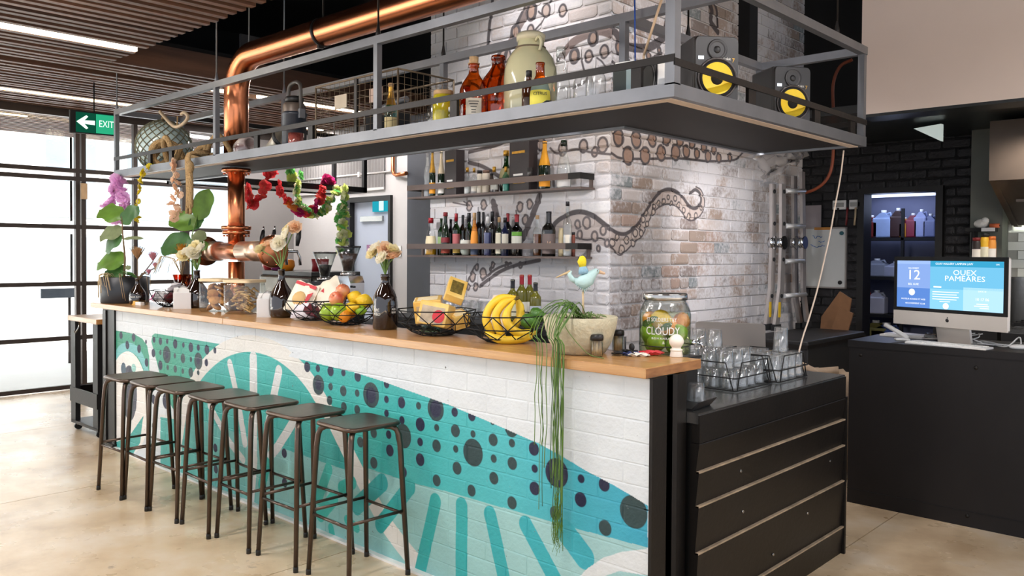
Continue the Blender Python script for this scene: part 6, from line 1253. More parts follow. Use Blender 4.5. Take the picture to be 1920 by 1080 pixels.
t = thing('candle_glass', 'pinkish red glass tumbler in front of the black flask', 'glass', (-2.99, .46, ZS)); G().lathe([(0, 0), (.045, 0), (.05, .004), (.05, .1), (.046, .1), (.044, .01), (0, .008)], 18).build('glass_body', glass('rose_glass', (226, 130, 116), (150, 70, 64), .25, dense=.3), t); G().lathe([(0, .01), (.043, .01), (.043, .05), (0, .05)], 16).build('candle_wax', cl((226, 180, 160)), t)
t = thing('wire_cage', 'long rusty wire mesh cage on the hanging shelf', 'cage', (-2.75, .45, ZS)); Lx, Ly, Lz = .80, .42, .36; m_wire = pbr('rusty_wire', (120, 104, 84), .6, .6, var=.2)
g = G()
for y in (0, Ly):
    for z in (0, Lz): g.tube([(0, y, z), (Lx, y, z)], .006, 6)
for x in (0, Lx):
    for z in (0, Lz): g.tube([(x, 0, z), (x, Ly, z)], .006, 6)
    for y in (0, Ly): g.tube([(x, y, 0), (x, y, Lz)], .006, 6)
g.build('cage_frame', m_wire, t)
G().box(.40, .425, -.005, .01, 0, Lz).build('centre_post', m_dsteel, t)
g = G()
for i in range(1, 16):
    for y in (0, Ly): g.tube([(Lx*i/16, y, 0), (Lx*i/16, y, Lz)], .0014, 4)
for j in range(1, 9):
    z = Lz*j/9
    for y in (0, Ly): g.tube([(0, y, z), (Lx, y, z)], .0014, 4)
    for x in (0, Lx): g.tube([(x, 0, z), (x, Ly, z)], .0014, 4)
for i in range(1, 9):
    for x in (0, Lx): g.tube([(x, Ly*i/9, 0), (x, Ly*i/9, Lz)], .0014, 4)
g.build('wire_mesh', m_wire, t, kind='stuff')
G().box(.21, .33, -.008, -.004, .2, .28).build('paper_tag', pbr('kraft_tag', (186, 172, 150), .8), t); G().box(.5, .62, .03, .035, .21, .29).build('paper_tag', pbr('pink_tag', (186, 160, 144), .8), t)
bottle('clear wine bottle with a cream label inside the wire cage', -2.20, .60, ZS, .33, .04, 'champ', g_aqua, cap=m_cork, cap_h=.05, lab=cl((226, 206, 150)), lab_z=(.12, .4), foil=m_gold, foil_t=.62, liquid=cl((120, 140, 70)), fill=.2)
t = thing('wicker_box', 'dark wire box with a metal tube standing behind the cage', 'box', (-2.5, .78, ZS)); G().bev(-.12, .2, -.05, .05, 0, .2, .004).build('body', m_matblack, t); G().tube([(-.1, -.06, .21), (.3, -.06, .26)], .02, 10).build('steel_tube', m_steel, t)
bottle('round clear bottle with a cork left of the yellow jar', -1.74, .56, ZS, .21, .06, 'spirit', g_clear, cap=m_cork, cap_h=.12, liquid=cl((206, 204, 196)), fill=.3)
bottle('bright yellow filled bottle with a clear neck on the hanging shelf', -1.63, .50, ZS, .2, .058, 'jar', glass('yellow_glass', (236, 226, 60), (180, 160, 20), .2, dense=.45), cap=m_cork, cap_h=.1, liquid=cl((234, 220, 50)), fill=.82)
bottle('amber bottle with a white cap behind the yellow bottle', -1.62, .66, ZS, .28, .055, 'spirit', g_amber, cap=m_white, cap_h=.1)
bottle('amber flagon with a tall cork and square label on the hanging shelf', -1.40, .50, ZS, .31, .075, 'growler', g_amber, cap=m_cork, cap_h=.0, name='flagon', lab=cl((226, 216, 196)), lab_z=(.1, .4), lab_a=.55)
t = bpy.data.objects['flagon']
a_ = face_cam(-1.40, .50)
for z_, w_ in ((.105, .5), (.092, .42), (.078, .3), (.062, .22), (.05, .22)): G().lathe([(.0768, z_), (.0768, z_+.004)], 8, a0=a_-w_*.7, a1=a_+w_*.7).build('label_line', m_inkd, t)
G().lathe([(0, .27), (.02, .27), (.025, .345), (0, .347)], 12).build('cork_stopper', m_cork, t)
bottle('large reddish amber flagon behind the corked flagon', -1.36, .64, ZS, .37, .1, 'growler', glass('red_amber_glass', (212, 122, 46), (132, 54, 12), .22), name='flagon')
bottle('small clear spirit bottle beside the corked flagon', -1.53, .48, ZS, .10, .03, 'jar', g_clear, cap=m_white, cap_h=.2)
t = bottle('large cream coloured demijohn in the middle of the hanging shelf', -1.17, .68, ZS, .43, .138, 'demi', pbr('cloudy_cream_glass', (214, 208, 166), .12, var=.06, spec=.6, coat=.7), name='demijohn', cat='jar', n=28)
G().lathe([(.07, .378), (.078, .380), (.078, .388), (.07, .39)], 24).build('neck_band', m_wire, t); G().tube(smooth3([(.06, -.03, .41), (.10, -.05, .42), (.115, -.05, .39), (.105, -.05, .35)]), .008, 6).build('handle', pbr('cream_handle', (206, 198, 160), .2), t); G().lathe([(0, .42), (.072, .42), (.075, .45), (.06, .462), (0, .464)], 20).build('stopper', pbr('cream_stopper', (220, 210, 176), .3), t)
bottle('small brown dropper bottle with white markings in front of the demijohn', -1.01, .49, ZS, .215, .034, 'spirit', pbr('brown_dropper_glass', (70, 36, 16), .1, var=.2), cap=m_plastic, cap_h=.13, lab=cl((90, 74, 66)), lab_z=(.02, .4), lab_a=.7, text=('-\n-\n-\n-', .012, .3, .2), tcol=m_ink)
bottle('square amber bottle with a yellow and blue label on the hanging shelf', -.925, .475, ZS, .24, .052, 'sloped', g_amber, lab=cl((236, 222, 84)), lab_z=(.10, .44), lab_a=1.2, band=(cl((120, 140, 130)), (.44, .58), 1.2), text=('CITRUS', .021, .36), tcol=m_inkd, liquid=cl((150, 78, 16)), fill=.45)
bottle('clear swing top bottle right of the yellow label bottle', -.87, .56, ZS, .315, .05, 'sloped', g_clear, cap=g_clear, cap_h=.12, name='swing_bottle'); t = bpy.data.objects['swing_bottle']; G().tube(smooth3([(.018, -.01, .29), (.04, -.02, .26), (.045, -.02, .22), (.035, -.02, .2)]), .002, 5).build('wire_bail', m_chrome, t)
for l, x, y in (('left glass mason jar at the right of the front shelf', -.70, .52), ('right glass mason jar at the right of the front shelf', -.615, .50)):
    bottle(l, x, y, ZS, .16, .046, 'jar', g_tumbler, name='mason_jar', group='mason jars on the hanging shelf', cat='jar')
t = thing('booklet', 'open white booklet lying in front of the clear bottle', 'booklet', (-.80, .45, ZS), .3); g = G().sheet([[Vector((-.07+.02*i, -.05+.1*j, .012+.02*math.sin(i*.8)+.004*i)) for j in range(2)] for i in range(8)]); g.build('page', m_paper, t); G().box(-.07, .08, -.05, .05, 0, .008).build('cover', col((70, 80, 84)), t)
t = thing('radio_unit', 'dark green box with a pale front strip left of the round speaker', 'radio', (-.48, .56, ZS), .1); G().bev(-.055, .05, -.05, .05, 0, .165, .012).build('case', col((46, 54, 50), .45), t); G().box(.02, .045, -.055, -.05, .0, .165).build('strip', pbr('pale_blue_grey', (150, 168, 168), .4, .3), t); G().bev(-.045, .05, -.045, .045, .165, .185, .005).build('lid', m_paper, t)
t = thing('round_speaker', 'small black speaker with one large round grille by the corner post', 'speaker', (-.30, .52, ZS), -.5); G().bev(-.075, .075, -.05, .06, 0, .15, .014).build('cabinet', m_plastic, t); RX = Matrix.Rotation(PI/2, 3, 'X'); G().lathe([(0, .0), (.05, -.004), (.058, 0), (.064, .006), (.064, 0)], 28, (0, -.05, .078), RX).build('grille', m_matblack, t); G().lathe([(.062, .0), (.066, .004), (.068, .0)], 28, (0, -.05, .078), RX).build('ring', pbr('grey_ring', (110, 108, 106), .4, .4), t)
G().box(.08, .088, -.045, .05, 0, .15).build('side_panel', m_white, t)
m_cone = pbr('yellow_woofer', (242, 206, 36), .5, var=.06, vs=30); m_spk = pbr('black_speaker_vinyl', (40, 37, 36), .38, var=.15, vs=12); m_lite = emitter('status_light', (235, 245, 255), 1.6)
def speaker(lbl, loc, rz):
    t = thing('monitor_speaker', lbl, 'speaker', loc, rz, 'black studio speakers with yellow cones'); w, d, h = .205, .235, .312
    G().bev(-w/2, w/2, .012, d, 0, h, .008).build('cabinet', m_spk, t)
    b = G(); o = seat_outline(.5, .09, 6); vs = []; fs = []
    for sc, y in ((1, .014), (1, .004), (.965, -.008), (.955, -.008)): vs += [(x_*w*sc, y, h/2+.005+z_*(h-.012)*sc) for x_, z_ in o]
    for i in range(3):
        for j in range(24): fs.append((i*24+j, i*24+(j+1) % 24, (i+1)*24+(j+1) % 24, (i+1)*24+j))
    fs.append(tuple(range(72, 96))); b.add(vs, fs); bf_ = b.build('baffle', m_spk, t)
    RX = Matrix.Rotation(PI/2, 3, 'X'); cz = .122
    G().lathe([(.088, .0), (.093, .006), (.090, .010), (.085, .008), (.081, .002)], 36, (0, -.008, cz), RX).build('woofer_ring', pbr('speaker_ring', (70, 64, 62), .3, .2), t)
    G().lathe([(.082, .003), (.077, .010), (.070, .008)], 36, (0, -.008, cz), RX).build('rubber_surround', m_matblack, t)
    cn = G().lathe([(.071, .009), (.050, .004), (.028, .0015)], 36, (0, -.008, cz), RX).build('woofer_cone', m_cone, t)
    G().lathe([(.029, .001), (.024, .006), (.014, .010), (0, .011)], 28, (0, -.008, cz), RX).build('dust_cap', m_matblack, cn)
    G().lathe([(.046, .002), (.044, .008), (.032, -.001), (.020, -.006), (.016, -.006)], 30, (0, -.008, .250), RX).build('tweeter_horn', m_spk, t); G().ball((0, -.006, .250), (.017, .009, .017), 14, 8).build('tweeter_dome', m_plastic, t)
    G().bev(-.088, -.062, -.0105, -.008, .205, .220, .001).build('status_light', m_lite, t)
    letters('Rokit', .017, m_ink, t, frame((.045, -.0088, .210), (1, 0, 0), (0, 0, 1))); letters('7', .026, m_gold, t, frame((.076, -.0088, .204), (1, 0, 0), (0, 0, 1)))
    G().box(-.05, .05, -.0095, -.008, .012, .028).build('bass_port', m_matblack, t)
    return t
a_ = math.radians(-38)
speaker('nearer black studio speaker with a yellow cone, beside the corner post', (-.205, 0.841, ZS), a_+PI/2)
speaker('farther black studio speaker with a yellow cone, near the far end of the shelf', (-.215, 1.633, ZS), a_+PI/2+.05)
t = thing('blue_cord', 'straight blue cord hanging beside the inner post', 'cord'); G().tube([(-0.687, 0.9, 2.76), (-0.681, 0.9, 2.458)], .004, 6).build('cord_run', col((44, 84, 168), .6), t); G().cyl((-0.681, .9, ZS), (-0.681, 0.9, 2.458), .003, 5).build('tail', col((44, 84, 168), .6), t)
t = thing('wooden_rod', 'slanting pale wooden rod leaning by the corner post', 'rod'); G().tube([(-0.529, 0.75, 2.418), (-0.377, 0.7, 2.702)], .006, 8).build('dowel', pbr('pale_dowel', (214, 184, 150), .6), t); G().tube([(-0.529, .75, ZS), (-0.529, 0.75, 2.418)], .006, 8).build('lower_dowel', pbr('pale_dowel2', (214, 184, 150), .6), t)
# ---------------------------------------------------------------- flower garlands
def lei(name, lbl, pts, r, mats, n, cat='garland', group=None, loose=.35):
    t = thing(name, lbl, cat, pts[0], 0, group); P = [Vector(p)-Vector(pts[0]) for p in pts]; S_ = smooth3(P, 6); gs = {}
    L_ = [0]
    for a, b in zip(S_[:-1], S_[1:]): L_.append(L_[-1]+(Vector(b)-Vector(a)).length)
    def at(d):
        for i in range(len(L_)-1):
            if L_[i+1] >= d: u = (d-L_[i])/max(1e-6, L_[i+1]-L_[i]); return Vector(S_[i]).lerp(Vector(S_[i+1]), u)
        return Vector(S_[-1])
    G().tube([tuple(p) for p in S_], .003, 5).build('string', m_fibre, t)
    for i in range(n):
        c = at(L_[-1]*(i+.5)/n)+Vector((random.uniform(-1, 1), random.uniform(-1, 1), random.uniform(-1, 1)))*r*loose; mt = mats[int(i*len(mats)/n) if len(mats) > 3 else i % len(mats)]
        g = G(); blossom(g, c, r*random.uniform(.8, 1.15), 6, 2, i); 
        g.build('blossom', mt, t)
m_f = {k: petal('silk_'+k, c) for k, c in dict(pink=(248, 200, 240), yellow=(240, 222, 60), peach=(255, 220, 192), red=(246, 84, 90), coral=(244, 106, 96), orange=(240, 150, 70), lime=(232, 244, 140), cream=(252, 250, 214), green=(120, 200, 110), magenta=(206, 50, 120)).items()}
lei('flower_garland', 'mauve pink flower garland hanging from the left end of the shelf', [(-5.549, 0.36, 2.119), (-5.637, 0.35, 1.974), (-5.707, 0.35, 1.854), (-5.527, 0.35, 1.758), (-5.431, 0.36, 1.845), (-5.532, 0.37, 1.993), (-5.575, 0.37, 2.112)], .055, [m_f['pink']], 34, group='flower garlands on the hanging shelves')
lei('flower_garland', 'lemon yellow flower garland hanging beside the mauve one', [(-5.006, 0.4, 2.193), (-4.975, 0.34, 2.135), (-5.096, 0.34, 2.036), (-5.118, 0.34, 1.929), (-5.129, 0.34, 1.809), (-5.119, 0.34, 1.71)], .03, [m_f['yellow']], 13, group='flower garlands on the hanging shelves', loose=.7)
lei('flower_garland', 'peach shell flower garland hanging below the rope heap', [(-4.496, 0.37, 2.2), (-4.503, 0.34, 2.125), (-4.441, 0.34, 2.041), (-4.459, 0.34, 1.982), (-4.406, 0.34, 1.92), (-4.477, 0.34, 1.843), (-4.424, 0.34, 1.781), (-4.478, 0.34, 1.726)], .034, [m_f['peach'], m_f['coral']] if False else [m_f['peach']], 15, group='flower garlands on the hanging shelves', loose=.5)
def rl(pts): return [(p[0]+(-5.42-p[0])*1.0, p[1], p[2]) for p in pts]
def rp(*pts): return pts
lei('flower_garland', 'red flower garland on the rear shelf, next to the copper column', [(-5.42, 1.487, 2.127), (-5.42, 1.487, 1.928), (-5.42, 1.553, 1.966), (-5.42, 1.63, 2.05), (-5.42, 1.658, 2.138)], .05, [m_f['red'], m_f['coral']], 16, group='flower garlands on the hanging shelves')
lei('flower_garland', 'red and orange flower garland looped from the rear shelf', [(-5.44, 1.813, 2.149), (-5.42, 1.824, 2.061), (-5.42, 1.905, 1.983), (-5.42, 1.976, 1.914), (-5.42, 2.097, 1.877), (-5.42, 2.219, 1.962), (-5.42, 2.282, 2.087), (-5.44, 2.32, 2.166)], .05, [m_f['red'], m_f['red'], m_f['orange'], m_f['magenta'], m_f['red'], m_f['magenta'], m_f['coral'], m_f['red']], 34, group='flower garlands on the hanging shelves')
lei('flower_garland', 'lime and cream flower garland looped from the rear shelf', [(-5.44, 2.001, 2.161), (-5.41, 1.994, 2.039), (-5.41, 2.066, 1.928), (-5.41, 2.188, 1.859), (-5.41, 2.313, 1.912), (-5.41, 2.376, 2.006), (-5.41, 2.44, 2.074), (-5.43, 2.48, 2.154)], .048, [m_f['lime'], m_f['cream'], m_f['green']], 38, group='flower garlands on the hanging shelves')
lei('flower_garland', 'long straight lime and cream garland hanging by the far door', [(-5.42, 2.532, 2.129), (-5.42, 2.546, 1.922), (-5.42, 2.539, 1.73), (-5.42, 2.546, 1.511)], .055, [m_f['lime'], m_f['cream'], m_f['green']], 30, group='flower garlands on the hanging shelves', loose=.6)
for l, mt, a in (('small crimson flower cluster lying on the rear shelf, left', 'red', (-5.5, 1.808, 2.188)), ('green and white flower cluster standing on the rear shelf', 'lime', (-5.5, 2.026, 2.234)), ('crimson flower cluster at the right of the rear shelf', 'magenta', (-5.5, 2.431, 2.208))):
    t = thing('flower_cluster', l, 'flowers', (a[0], a[1], ZB+.031)); 
    for i in range(6): blossom(G(), (random.uniform(-.05, .02), random.uniform(-.09, .09), .04+random.uniform(0, .07 if mt != 'lime' else .12)), .055, 7, 2, i).build('blossom', m_f[mt if i % 2 or mt != 'lime' else 'green'], t)

# ---------------------------------------------------------------- glasses on the steel bench
def wire_rack(lbl, x0, x1, y0, y1, h):
    t = thing('glass_rack', lbl, 'rack', (x0, y0, .9), 0, 'black wire racks of glasses on the steel bench'); a, b = x1-x0, y1-y0; w = .0028
    G().tube([(0, 0, .006), (a, 0, .006), (a, b, .006), (0, b, .006)], w, 6, closed=True).build('base_loop', m_matblack, t); G().tube([(0, 0, h*.48), (a, 0, h*.48), (a, b, h*.48), (0, b, h*.48)], w, 6, closed=True).build('middle_loop', m_matblack, t)
    for p, q in (((0, 0), (a, 0)), ((a, 0), (a, b)), ((a, b), (0, b)), ((0, b), (0, 0))):
        P, Q = Vector((*p, .006)), Vector((*q, .006)); d = (Q-P).normalized(); P2, Q2 = P+d*.05, Q-d*.05; P2.z = Q2.z = h
        G().tube([P+d*.012, P2, Q2, Q-d*.012], w, 6).build('side_loop', m_matblack, t)
    for i in range(1, 5): G().tube([(a*i/5, 0, .006), (a*i/5, b, .006)], w*.8, 5).build('base_wire', m_matblack, t)
wire_rack('nearer black wire rack of stacked tumblers on the steel bench', -.425, -.065, .79, 1.135, .125)
wire_rack('farther black wire rack of tall tumblers, beside the laptop', -.40, -.045, 1.165, 1.475, .125)
gl = thing('tumbler', 'x', 'glass'); G().lathe([(.038, 0), (.0385, .003), (.031, .078), (.029, .08), (0, .08), (0, .068), (.0275, .066), (.035, .003)], 18).build('glass_body', g_tumbler, gl)
gt = thing('tall_tumbler', 'x', 'glass'); G().lathe([(.037, 0), (.0375, .003), (.031, .115), (.029, .118), (0, .118), (0, .1), (.027, .098), (.0345, .003)], 18).build('glass_body', g_tumbler, gt)
n = 0
for layer, (nx, ny, ox, oy) in enumerate(((4, 4, 0, 0), (3, 3, .042, .042), (2, 1, .03, .12))):
    for i in range(nx):
        for j in range(ny):
            o = gl if n == 0 else dup(gl); o.location = (-.378+ox+i*.0865+random.uniform(-.003, .003), .838+oy+j*.083, .909+.081*layer); o.rotation_euler = (0, 0, random.uniform(0, 6)); n += 1
            o['label'] = ['clear tumbler upside down in the bottom layer of the nearer rack', 'clear tumbler upside down in the second layer of the nearer rack', 'clear tumbler on the very top of the nearer rack'][layer]; o['group'] = ['bottom layer of tumblers', 'second layer of tumblers', 'topmost tumblers'][layer]
n = 0
for i in range(4):
    for j in range(4):
        o = gt if n == 0 else dup(gt); o.location = (-.35+i*.087, 1.203+j*.078, .909); n += 1; o['label'] = 'tall clear tumbler upside down in the farther rack'; o['group'] = 'tall tumblers in the farther rack'
o = dup(gt); o.location = (-.13, 1.36, .909+.1185); o['label'] = 'single tall tumbler standing on top of the farther rack'; del o['group']
t = thing('scale_tray', 'small black tray with upturned edges on the steel bench behind the end post', 'tray', (-.06, .36, .9), .1); G().prism([(-.09, 0), (.07, 0), (.10, .035), (.094, .035), (.066, .007), (-.09, .007)], -.07, .09, 1).build('tray_body', m_plastic, t)
o = dup(gl); o.location = (-.07, .47, .9); o['label'] = 'lone clear tumbler upside down behind the black tray'; del o['group']
t = thing('laptop', 'grey laptop lid standing open behind the glass racks', 'laptop', (-.50, 1.56, .9), .35); G().bev(-.18, .18, -.02, .22, 0, .015, .004).build('base', m_inox, t)
o_ = seat_outline(.5, .06, 5); Ml = Matrix.Translation((0, -.02, .014)) @ Matrix.Rotation(math.radians(12), 4, 'X'); m_alu = pbr('warm_grey_aluminium', (176, 168, 162), .4, .6, var=.03)
G().prism([(x*.36, .115+z*.23) for x, z in o_], -.008, 0, 1, Ml).build('lid', m_alu, t)

# ---------------------------------------------------------------- white cable, ladder, hose, boards, sacks
t = thing('white_cable', 'thin white cable hanging from the end of the hanging shelf to the bench', 'cable'); G().tube(smooth3([(-0.2, 2.288, 2.098), (-0.22, 2.298, 1.953), (-0.22, 2.227, 1.782), (-0.22, 2.157, 1.613), (-0.22, 2.081, 1.463), (-0.21, 1.969, 1.303), (-0.19, 1.817, 1.152), (-0.18, 1.73, 1.073), (-0.17, 1.646, 0.975)]), .0045, 6).build('cable_run', pbr('ivory_cable', (226, 206, 186), .5), t)
m_al = pbr('ladder_aluminium', (176, 170, 166), .4, .7, var=.12, vs=6, world=True); m_al2 = pbr('bright_aluminium', (214, 214, 212), .35, .6, var=.06)
t = thing('folding_ladder', 'aluminium folding ladder with hinged joints leaning on the brick pillar', 'ladder', (0, 0, 0))
XR = -1.36
def rail(pxs, x, w, y0, y1, n):
    def P(px, py): return pxs
def lr(name, pts, w, d, mat=m_al):
    g = G()
    for a, b in zip(pts[:-1], pts[1:]):
        a, b = Vector(a), Vector(b); g.add([a+Vector((sx*d, sy*w, 0)) for sx in (-1, 1) for sy in (-1, 1)]+[b+Vector((sx*d, sy*w, 0)) for sx in (-1, 1) for sy in (-1, 1)], [(0, 1, 3, 2), (4, 6, 7, 5), (0, 2, 6, 4), (1, 5, 7, 3), (0, 4, 5, 1), (2, 3, 7, 6)])
    return g.build(name, mat, t)
R1 = [(-1.33, 3.75, 2.06), (-1.33, 3.763, 1.593), (-1.33, 3.745, 1.232), (-1.33, 3.679, 0.951)]
R2 = [(-1.28, 3.814, 2.061), (-1.28, 3.828, 1.594), (-1.28, 3.81, 1.232), (-1.28, 3.733, 0.947)]
R3 = [(-1.42, 4.337, 2.17), (-1.42, 4.365, 1.602), (-1.42, 4.401, 1.12), (-1.42, 4.493, 0.907)]
R4 = [(-1.36, 4.359, 2.205), (-1.36, 4.4, 1.602), (-1.36, 4.412, 1.213), (-1.36, 4.497, 0.92)]
for r_, w in ((R1, .036), (R2, .036), (R3, .036), (R4, .03)): lr('side_rail', r_, w, .012)
g1 = []
for a, b, r_ in (((-1.28, 3.874, 2.009), (-1.34, 4.362, 2.041), 0), ((-1.28, 3.882, 1.728), (-1.34, 4.36, 1.742), 0), ((-1.28, 3.881, 1.445), (-1.34, 4.359, 1.447), 0), ((-1.28, 3.869, 1.166), (-1.34, 4.411, 1.159), 0)):
    G().tube([a, b], .02, 10).build('rung', m_al2, t)
for r_ in (R1, R2, R3, R4): G().cyl((r_[1][0]+.02, r_[1][1], r_[1][2]), (r_[1][0]-.02, r_[1][1], r_[1][2]), .055, 14).build('hinge', m_chrome, t)
for r_ in (R1, R2):
    for i in range(4):
        z = [2.0, 1.745, 1.46, 1.17][i]; p = Vector(r_[0]).lerp(Vector(r_[3]), (r_[0][2]-z)/(r_[0][2]-r_[3][2])); 
        j = 0 if z > r_[1][2] else (1 if z > r_[2][2] else 2); u = (r_[j][2]-z)/(r_[j][2]-r_[j+1][2]); p = Vector(r_[j]).lerp(Vector(r_[j+1]), u); G().cyl((p.x+.012, p.y, z), (p.x+.02, p.y, z), .016, 10).build('rung_plug', m_matblack, t)
    p = Vector(r_[2]).lerp(Vector(r_[3]), .6); G().box(p.x+.012, p.x+.016, p.y-.016, p.y+.016, p.z-.06, p.z+.06).build('yellow_sticker', col((206, 168, 30)), t)
    p = Vector(r_[3]); G().box(p.x-.02, p.x+.02, p.y-.05, p.y+.05, p.z-.05, p.z).build('rubber_foot', m_matblack, t)
for r_ in (R3, R4): p = Vector(r_[3]); G().box(p.x-.02, p.x+.02, p.y-.05, p.y+.05, p.z-.05, p.z).build('rubber_foot', m_matblack, t)
st_ = thing('storage_crate', 'dark crate that the folding ladder stands on behind the bench', 'crate', (-1.42, 3.5, 0)); zt_ = min(R1[3][2], R2[3][2], R3[3][2], R4[3][2])-.052
G().bev(-.03, .5, 0, 1.15, 0, zt_, .01).build('crate_body', m_black, st_); G().box(-.035, .505, -.01, 1.16, zt_-.06, zt_-.03).build('band', m_dsteel, st_)
t = thing('plastic_wrap', 'crumpled clear plastic sheet hung at the top of the ladder', 'plastic sheet', (-1.25, 3.774, 2.204)); q = random.Random(4)
rows = [[Vector((.06*math.sin(6.1*v+3*u)*math.sin(3+5*u)+.03*q.uniform(-1, 1), -.38+.85*v*(1-.35*u)+.02*q.uniform(-1, 1), .14-.32*u*(1-.7*v)+.03*q.uniform(-1, 1))) for v in [i/14 for i in range(15)]] for u in [i/8 for i in range(9)]]
G().sheet(rows).build('sheet', glass('crumpled_plastic', (214, 208, 204), (150, 144, 140), .5, .12, dense=.35), t)
t = thing('orange_hose', 'thin orange hose looping down the black wall', 'hose'); yh = 5.3
G().tube(smooth3([(-1.043, 4.6, 3.146), (-1.146, 4.6, 3.103), (-1.203, 4.6, 2.952), (-1.194, 4.6, 2.678), (-1.194, 4.6, 2.359), (-1.22, 4.6, 2.2), (-1.293, 4.6, 2.103), (-1.411, 4.6, 2.049), (-1.532, 4.6, 2.045)]), .014, 8).build('hose_run', pbr('burnt_orange_rubber', (150, 74, 44), .5), t)
t = thing('whiteboard', 'small whiteboard with blue writing on the black wall', 'whiteboard', (-1.665, 5.585, 1.47)); G().box(-.215, .21, 0, .02, -.29, .29).build('panel', pbr('board_white', (206, 208, 206), .3, var=.02), t)
for b_ in ((-.22, .215, -.005, .02, .285, .3), (-.22, .215, -.005, .02, -.3, -.285), (-.225, -.212, -.005, .02, -.3, .3), (.205, .218, -.005, .02, -.3, .3)): G().box(*b_).build('edge_trim', m_al, t)
m_pen = col((70, 120, 190)); q = random.Random(2); g = G()
for z_, x_, n_ in ((.205, -.12, 9), (.16, -.06, 6), (.115, -.14, 13)): g.tube([(x_+.012*i, -.002, z_+q.uniform(-.014, .014)) for i in range(n_)], .0035, 4)
g.build('blue_scribble', m_pen, t, kind='stuff')
G().box(-.1, .06, -.008, 0, .275, .30).build('tape_strip', col((190, 130, 60)), t); G().cyl((.17, -.01, .24), (.17, 0, .24), .02, 10).build('magnet', col((40, 90, 100)), t); G().cyl((.16, -.01, -.24), (.16, 0, -.24), .02, 10).build('magnet', m_plastic, t)
t = thing('wall_notice', 'pale paper notice pinned above the whiteboard', 'notice', (-1.775, 5.59, 1.87)); G().box(-.115, .07, 0, .01, -.12, .12).build('paper', pbr('grey_paper', (160, 152, 156), .7), t); G().box(-.12, .075, .008, .014, -.125, .125).build('backing', m_plastic, t)
t = thing('power_points', 'pair of white power points with plugs on the black wall', 'socket', (-1.46, 5.59, 1.985)); 
for dx in (-.13, .03): G().bev(dx, dx+.13, -.006, .01, -.045, .045, .004).build('face_plate', m_white, t); G().box(dx+.02, dx+.11, -.03, -.006, -.02, .02).build('socket_cover', pbr('grey_cover', (150, 150, 146), .5), t)
for dx, c in ((-.07, (40, 38, 38)), (.02, (110, 30, 34)), (.1, (180, 160, 130))): G().tube([(dx, -.02, -.03), (dx, -.03, -.12), (dx-.01, -.02, -.2)], .01, 6).build('plug_lead', col(c), t)
m_kraft = pbr('kraft_card', (120, 84, 54), .8, var=.15, vs=9)
t = thing('cardboard_sheets', 'folded brown cardboard leaning beside the ladder', 'cardboard', (-1.2, 4.75, .0)); 
for i, (pts, dy) in enumerate((([(-.2, .0), (.05, .0), (.06, .7), (.12, 1.12), (.02, 1.18), (-.14, .95)], 0), ([(-.12, .0), (.14, .0), (.1, .78), (.16, 1.0), (.04, 1.04), (-.06, .75)], -.06), ([(-.2, .0), (0, .0), (-.02, .55), (-.1, .62)], -.1))): G().prism(pts, dy, dy+.02, 1).build('sheet', m_kraft, t)
t = thing('flour_sack', 'beige cloth sack lying behind the black desk', 'sack', (-.72, 3.25, .0)); m_sack = pbr('beige_canvas', (150, 130, 108), .9, var=.12, vs=8, bump=.4, bs=30)
b = G(); rows = []
for i in range(13):
    th = PI*i/12; rows.append([Vector((.42*math.sin(th)**.5*math.cos(a)*(1+.06*math.sin(5*a)), .26*math.sin(th)**.5*math.sin(a)*(1+.05*math.cos(7*a)), .34+.34*math.cos(th)+(.03*math.sin(6*a+2*i) if 0 < i < 12 else 0))) for a in [2*PI*j/20 for j in range(21)]])
b.sheet(rows).build('sack_body', m_sack, t); G().tube([(-.25, -.1, .66), (-.1, -.05, .71), (.0, -.08, .68), (.14, -.02, .70)], .03, 8).build('folded_neck', m_sack, t)

# ---------------------------------------------------------------- desk with computer
dk = thing('order_desk', 'large dark steel order desk at the right', 'desk')
m_desk = pbr('dark_steel_desk', (34, 31, 31), .45, .45, var=.22, vs=2.2, stretch=(1, 1, .5), bump=.04, world=True)
G().box(-.26, 2.4, 2.57, 3.2, 0, .945).build('body', m_desk, dk); G().box(-.265, 2.4, 2.562, 3.2, .945, .985).build('desk_top', m_desk, dk)
for x, z in ((-.19, .90), (.43, .885), (1.3, .89), (.40, .06)): G().ball((x, 2.568, z), (.011, .006, .011), 10, 6).build('bolt', m_dsteel, dk)
G().box(-.26, 2.4, 2.566, 2.57, .085, .088).build('seam', m_matblack, dk)
t = thing('computer', 'large all in one desktop computer showing a blue page', 'computer', (0.246, 2.7)+(.985,), math.radians(163-180)); zc = 1.288-.985; Wm, Hm = .685, .408
m_alum = pbr('silver_aluminium', (214, 206, 198), .35, .5, var=.02); z0, z1 = zc-Hm/2, zc+Hm/2; zch = z0+.085
G().bev(-Wm/2, Wm/2, 0, .03, z0, z1, .01).build('housing', m_alum, t); G().bev(-Wm/2, Wm/2, -.004, .002, zch, z1, .003).build('black_bezel', m_matblack, t); G().bev(-Wm/2, Wm/2, -.003, .003, z0, zch, .002).build('chin', m_alum, t)
sx0, sx1, sz0, sz1 = -Wm/2+.024, Wm/2-.024, zch+.02, z1-.024; sw, sh_ = sx1-sx0, sz1-sz0
scr = G().box(sx0, sx1, -.0055, -.004, sz0, sz1).build('screen', emitter('screen_blue', (132, 200, 236), 1.0), t)
def sc(a, b, c, d, colr, e=1.0, lay=1): G().box(sx0+a*sw, sx0+b*sw, -.0055-.0004*lay, -.0055, sz0+c*sh_, sz0+d*sh_).build('page_block', emitter('page_%d_%d_%d' % colr, colr, e), scr)
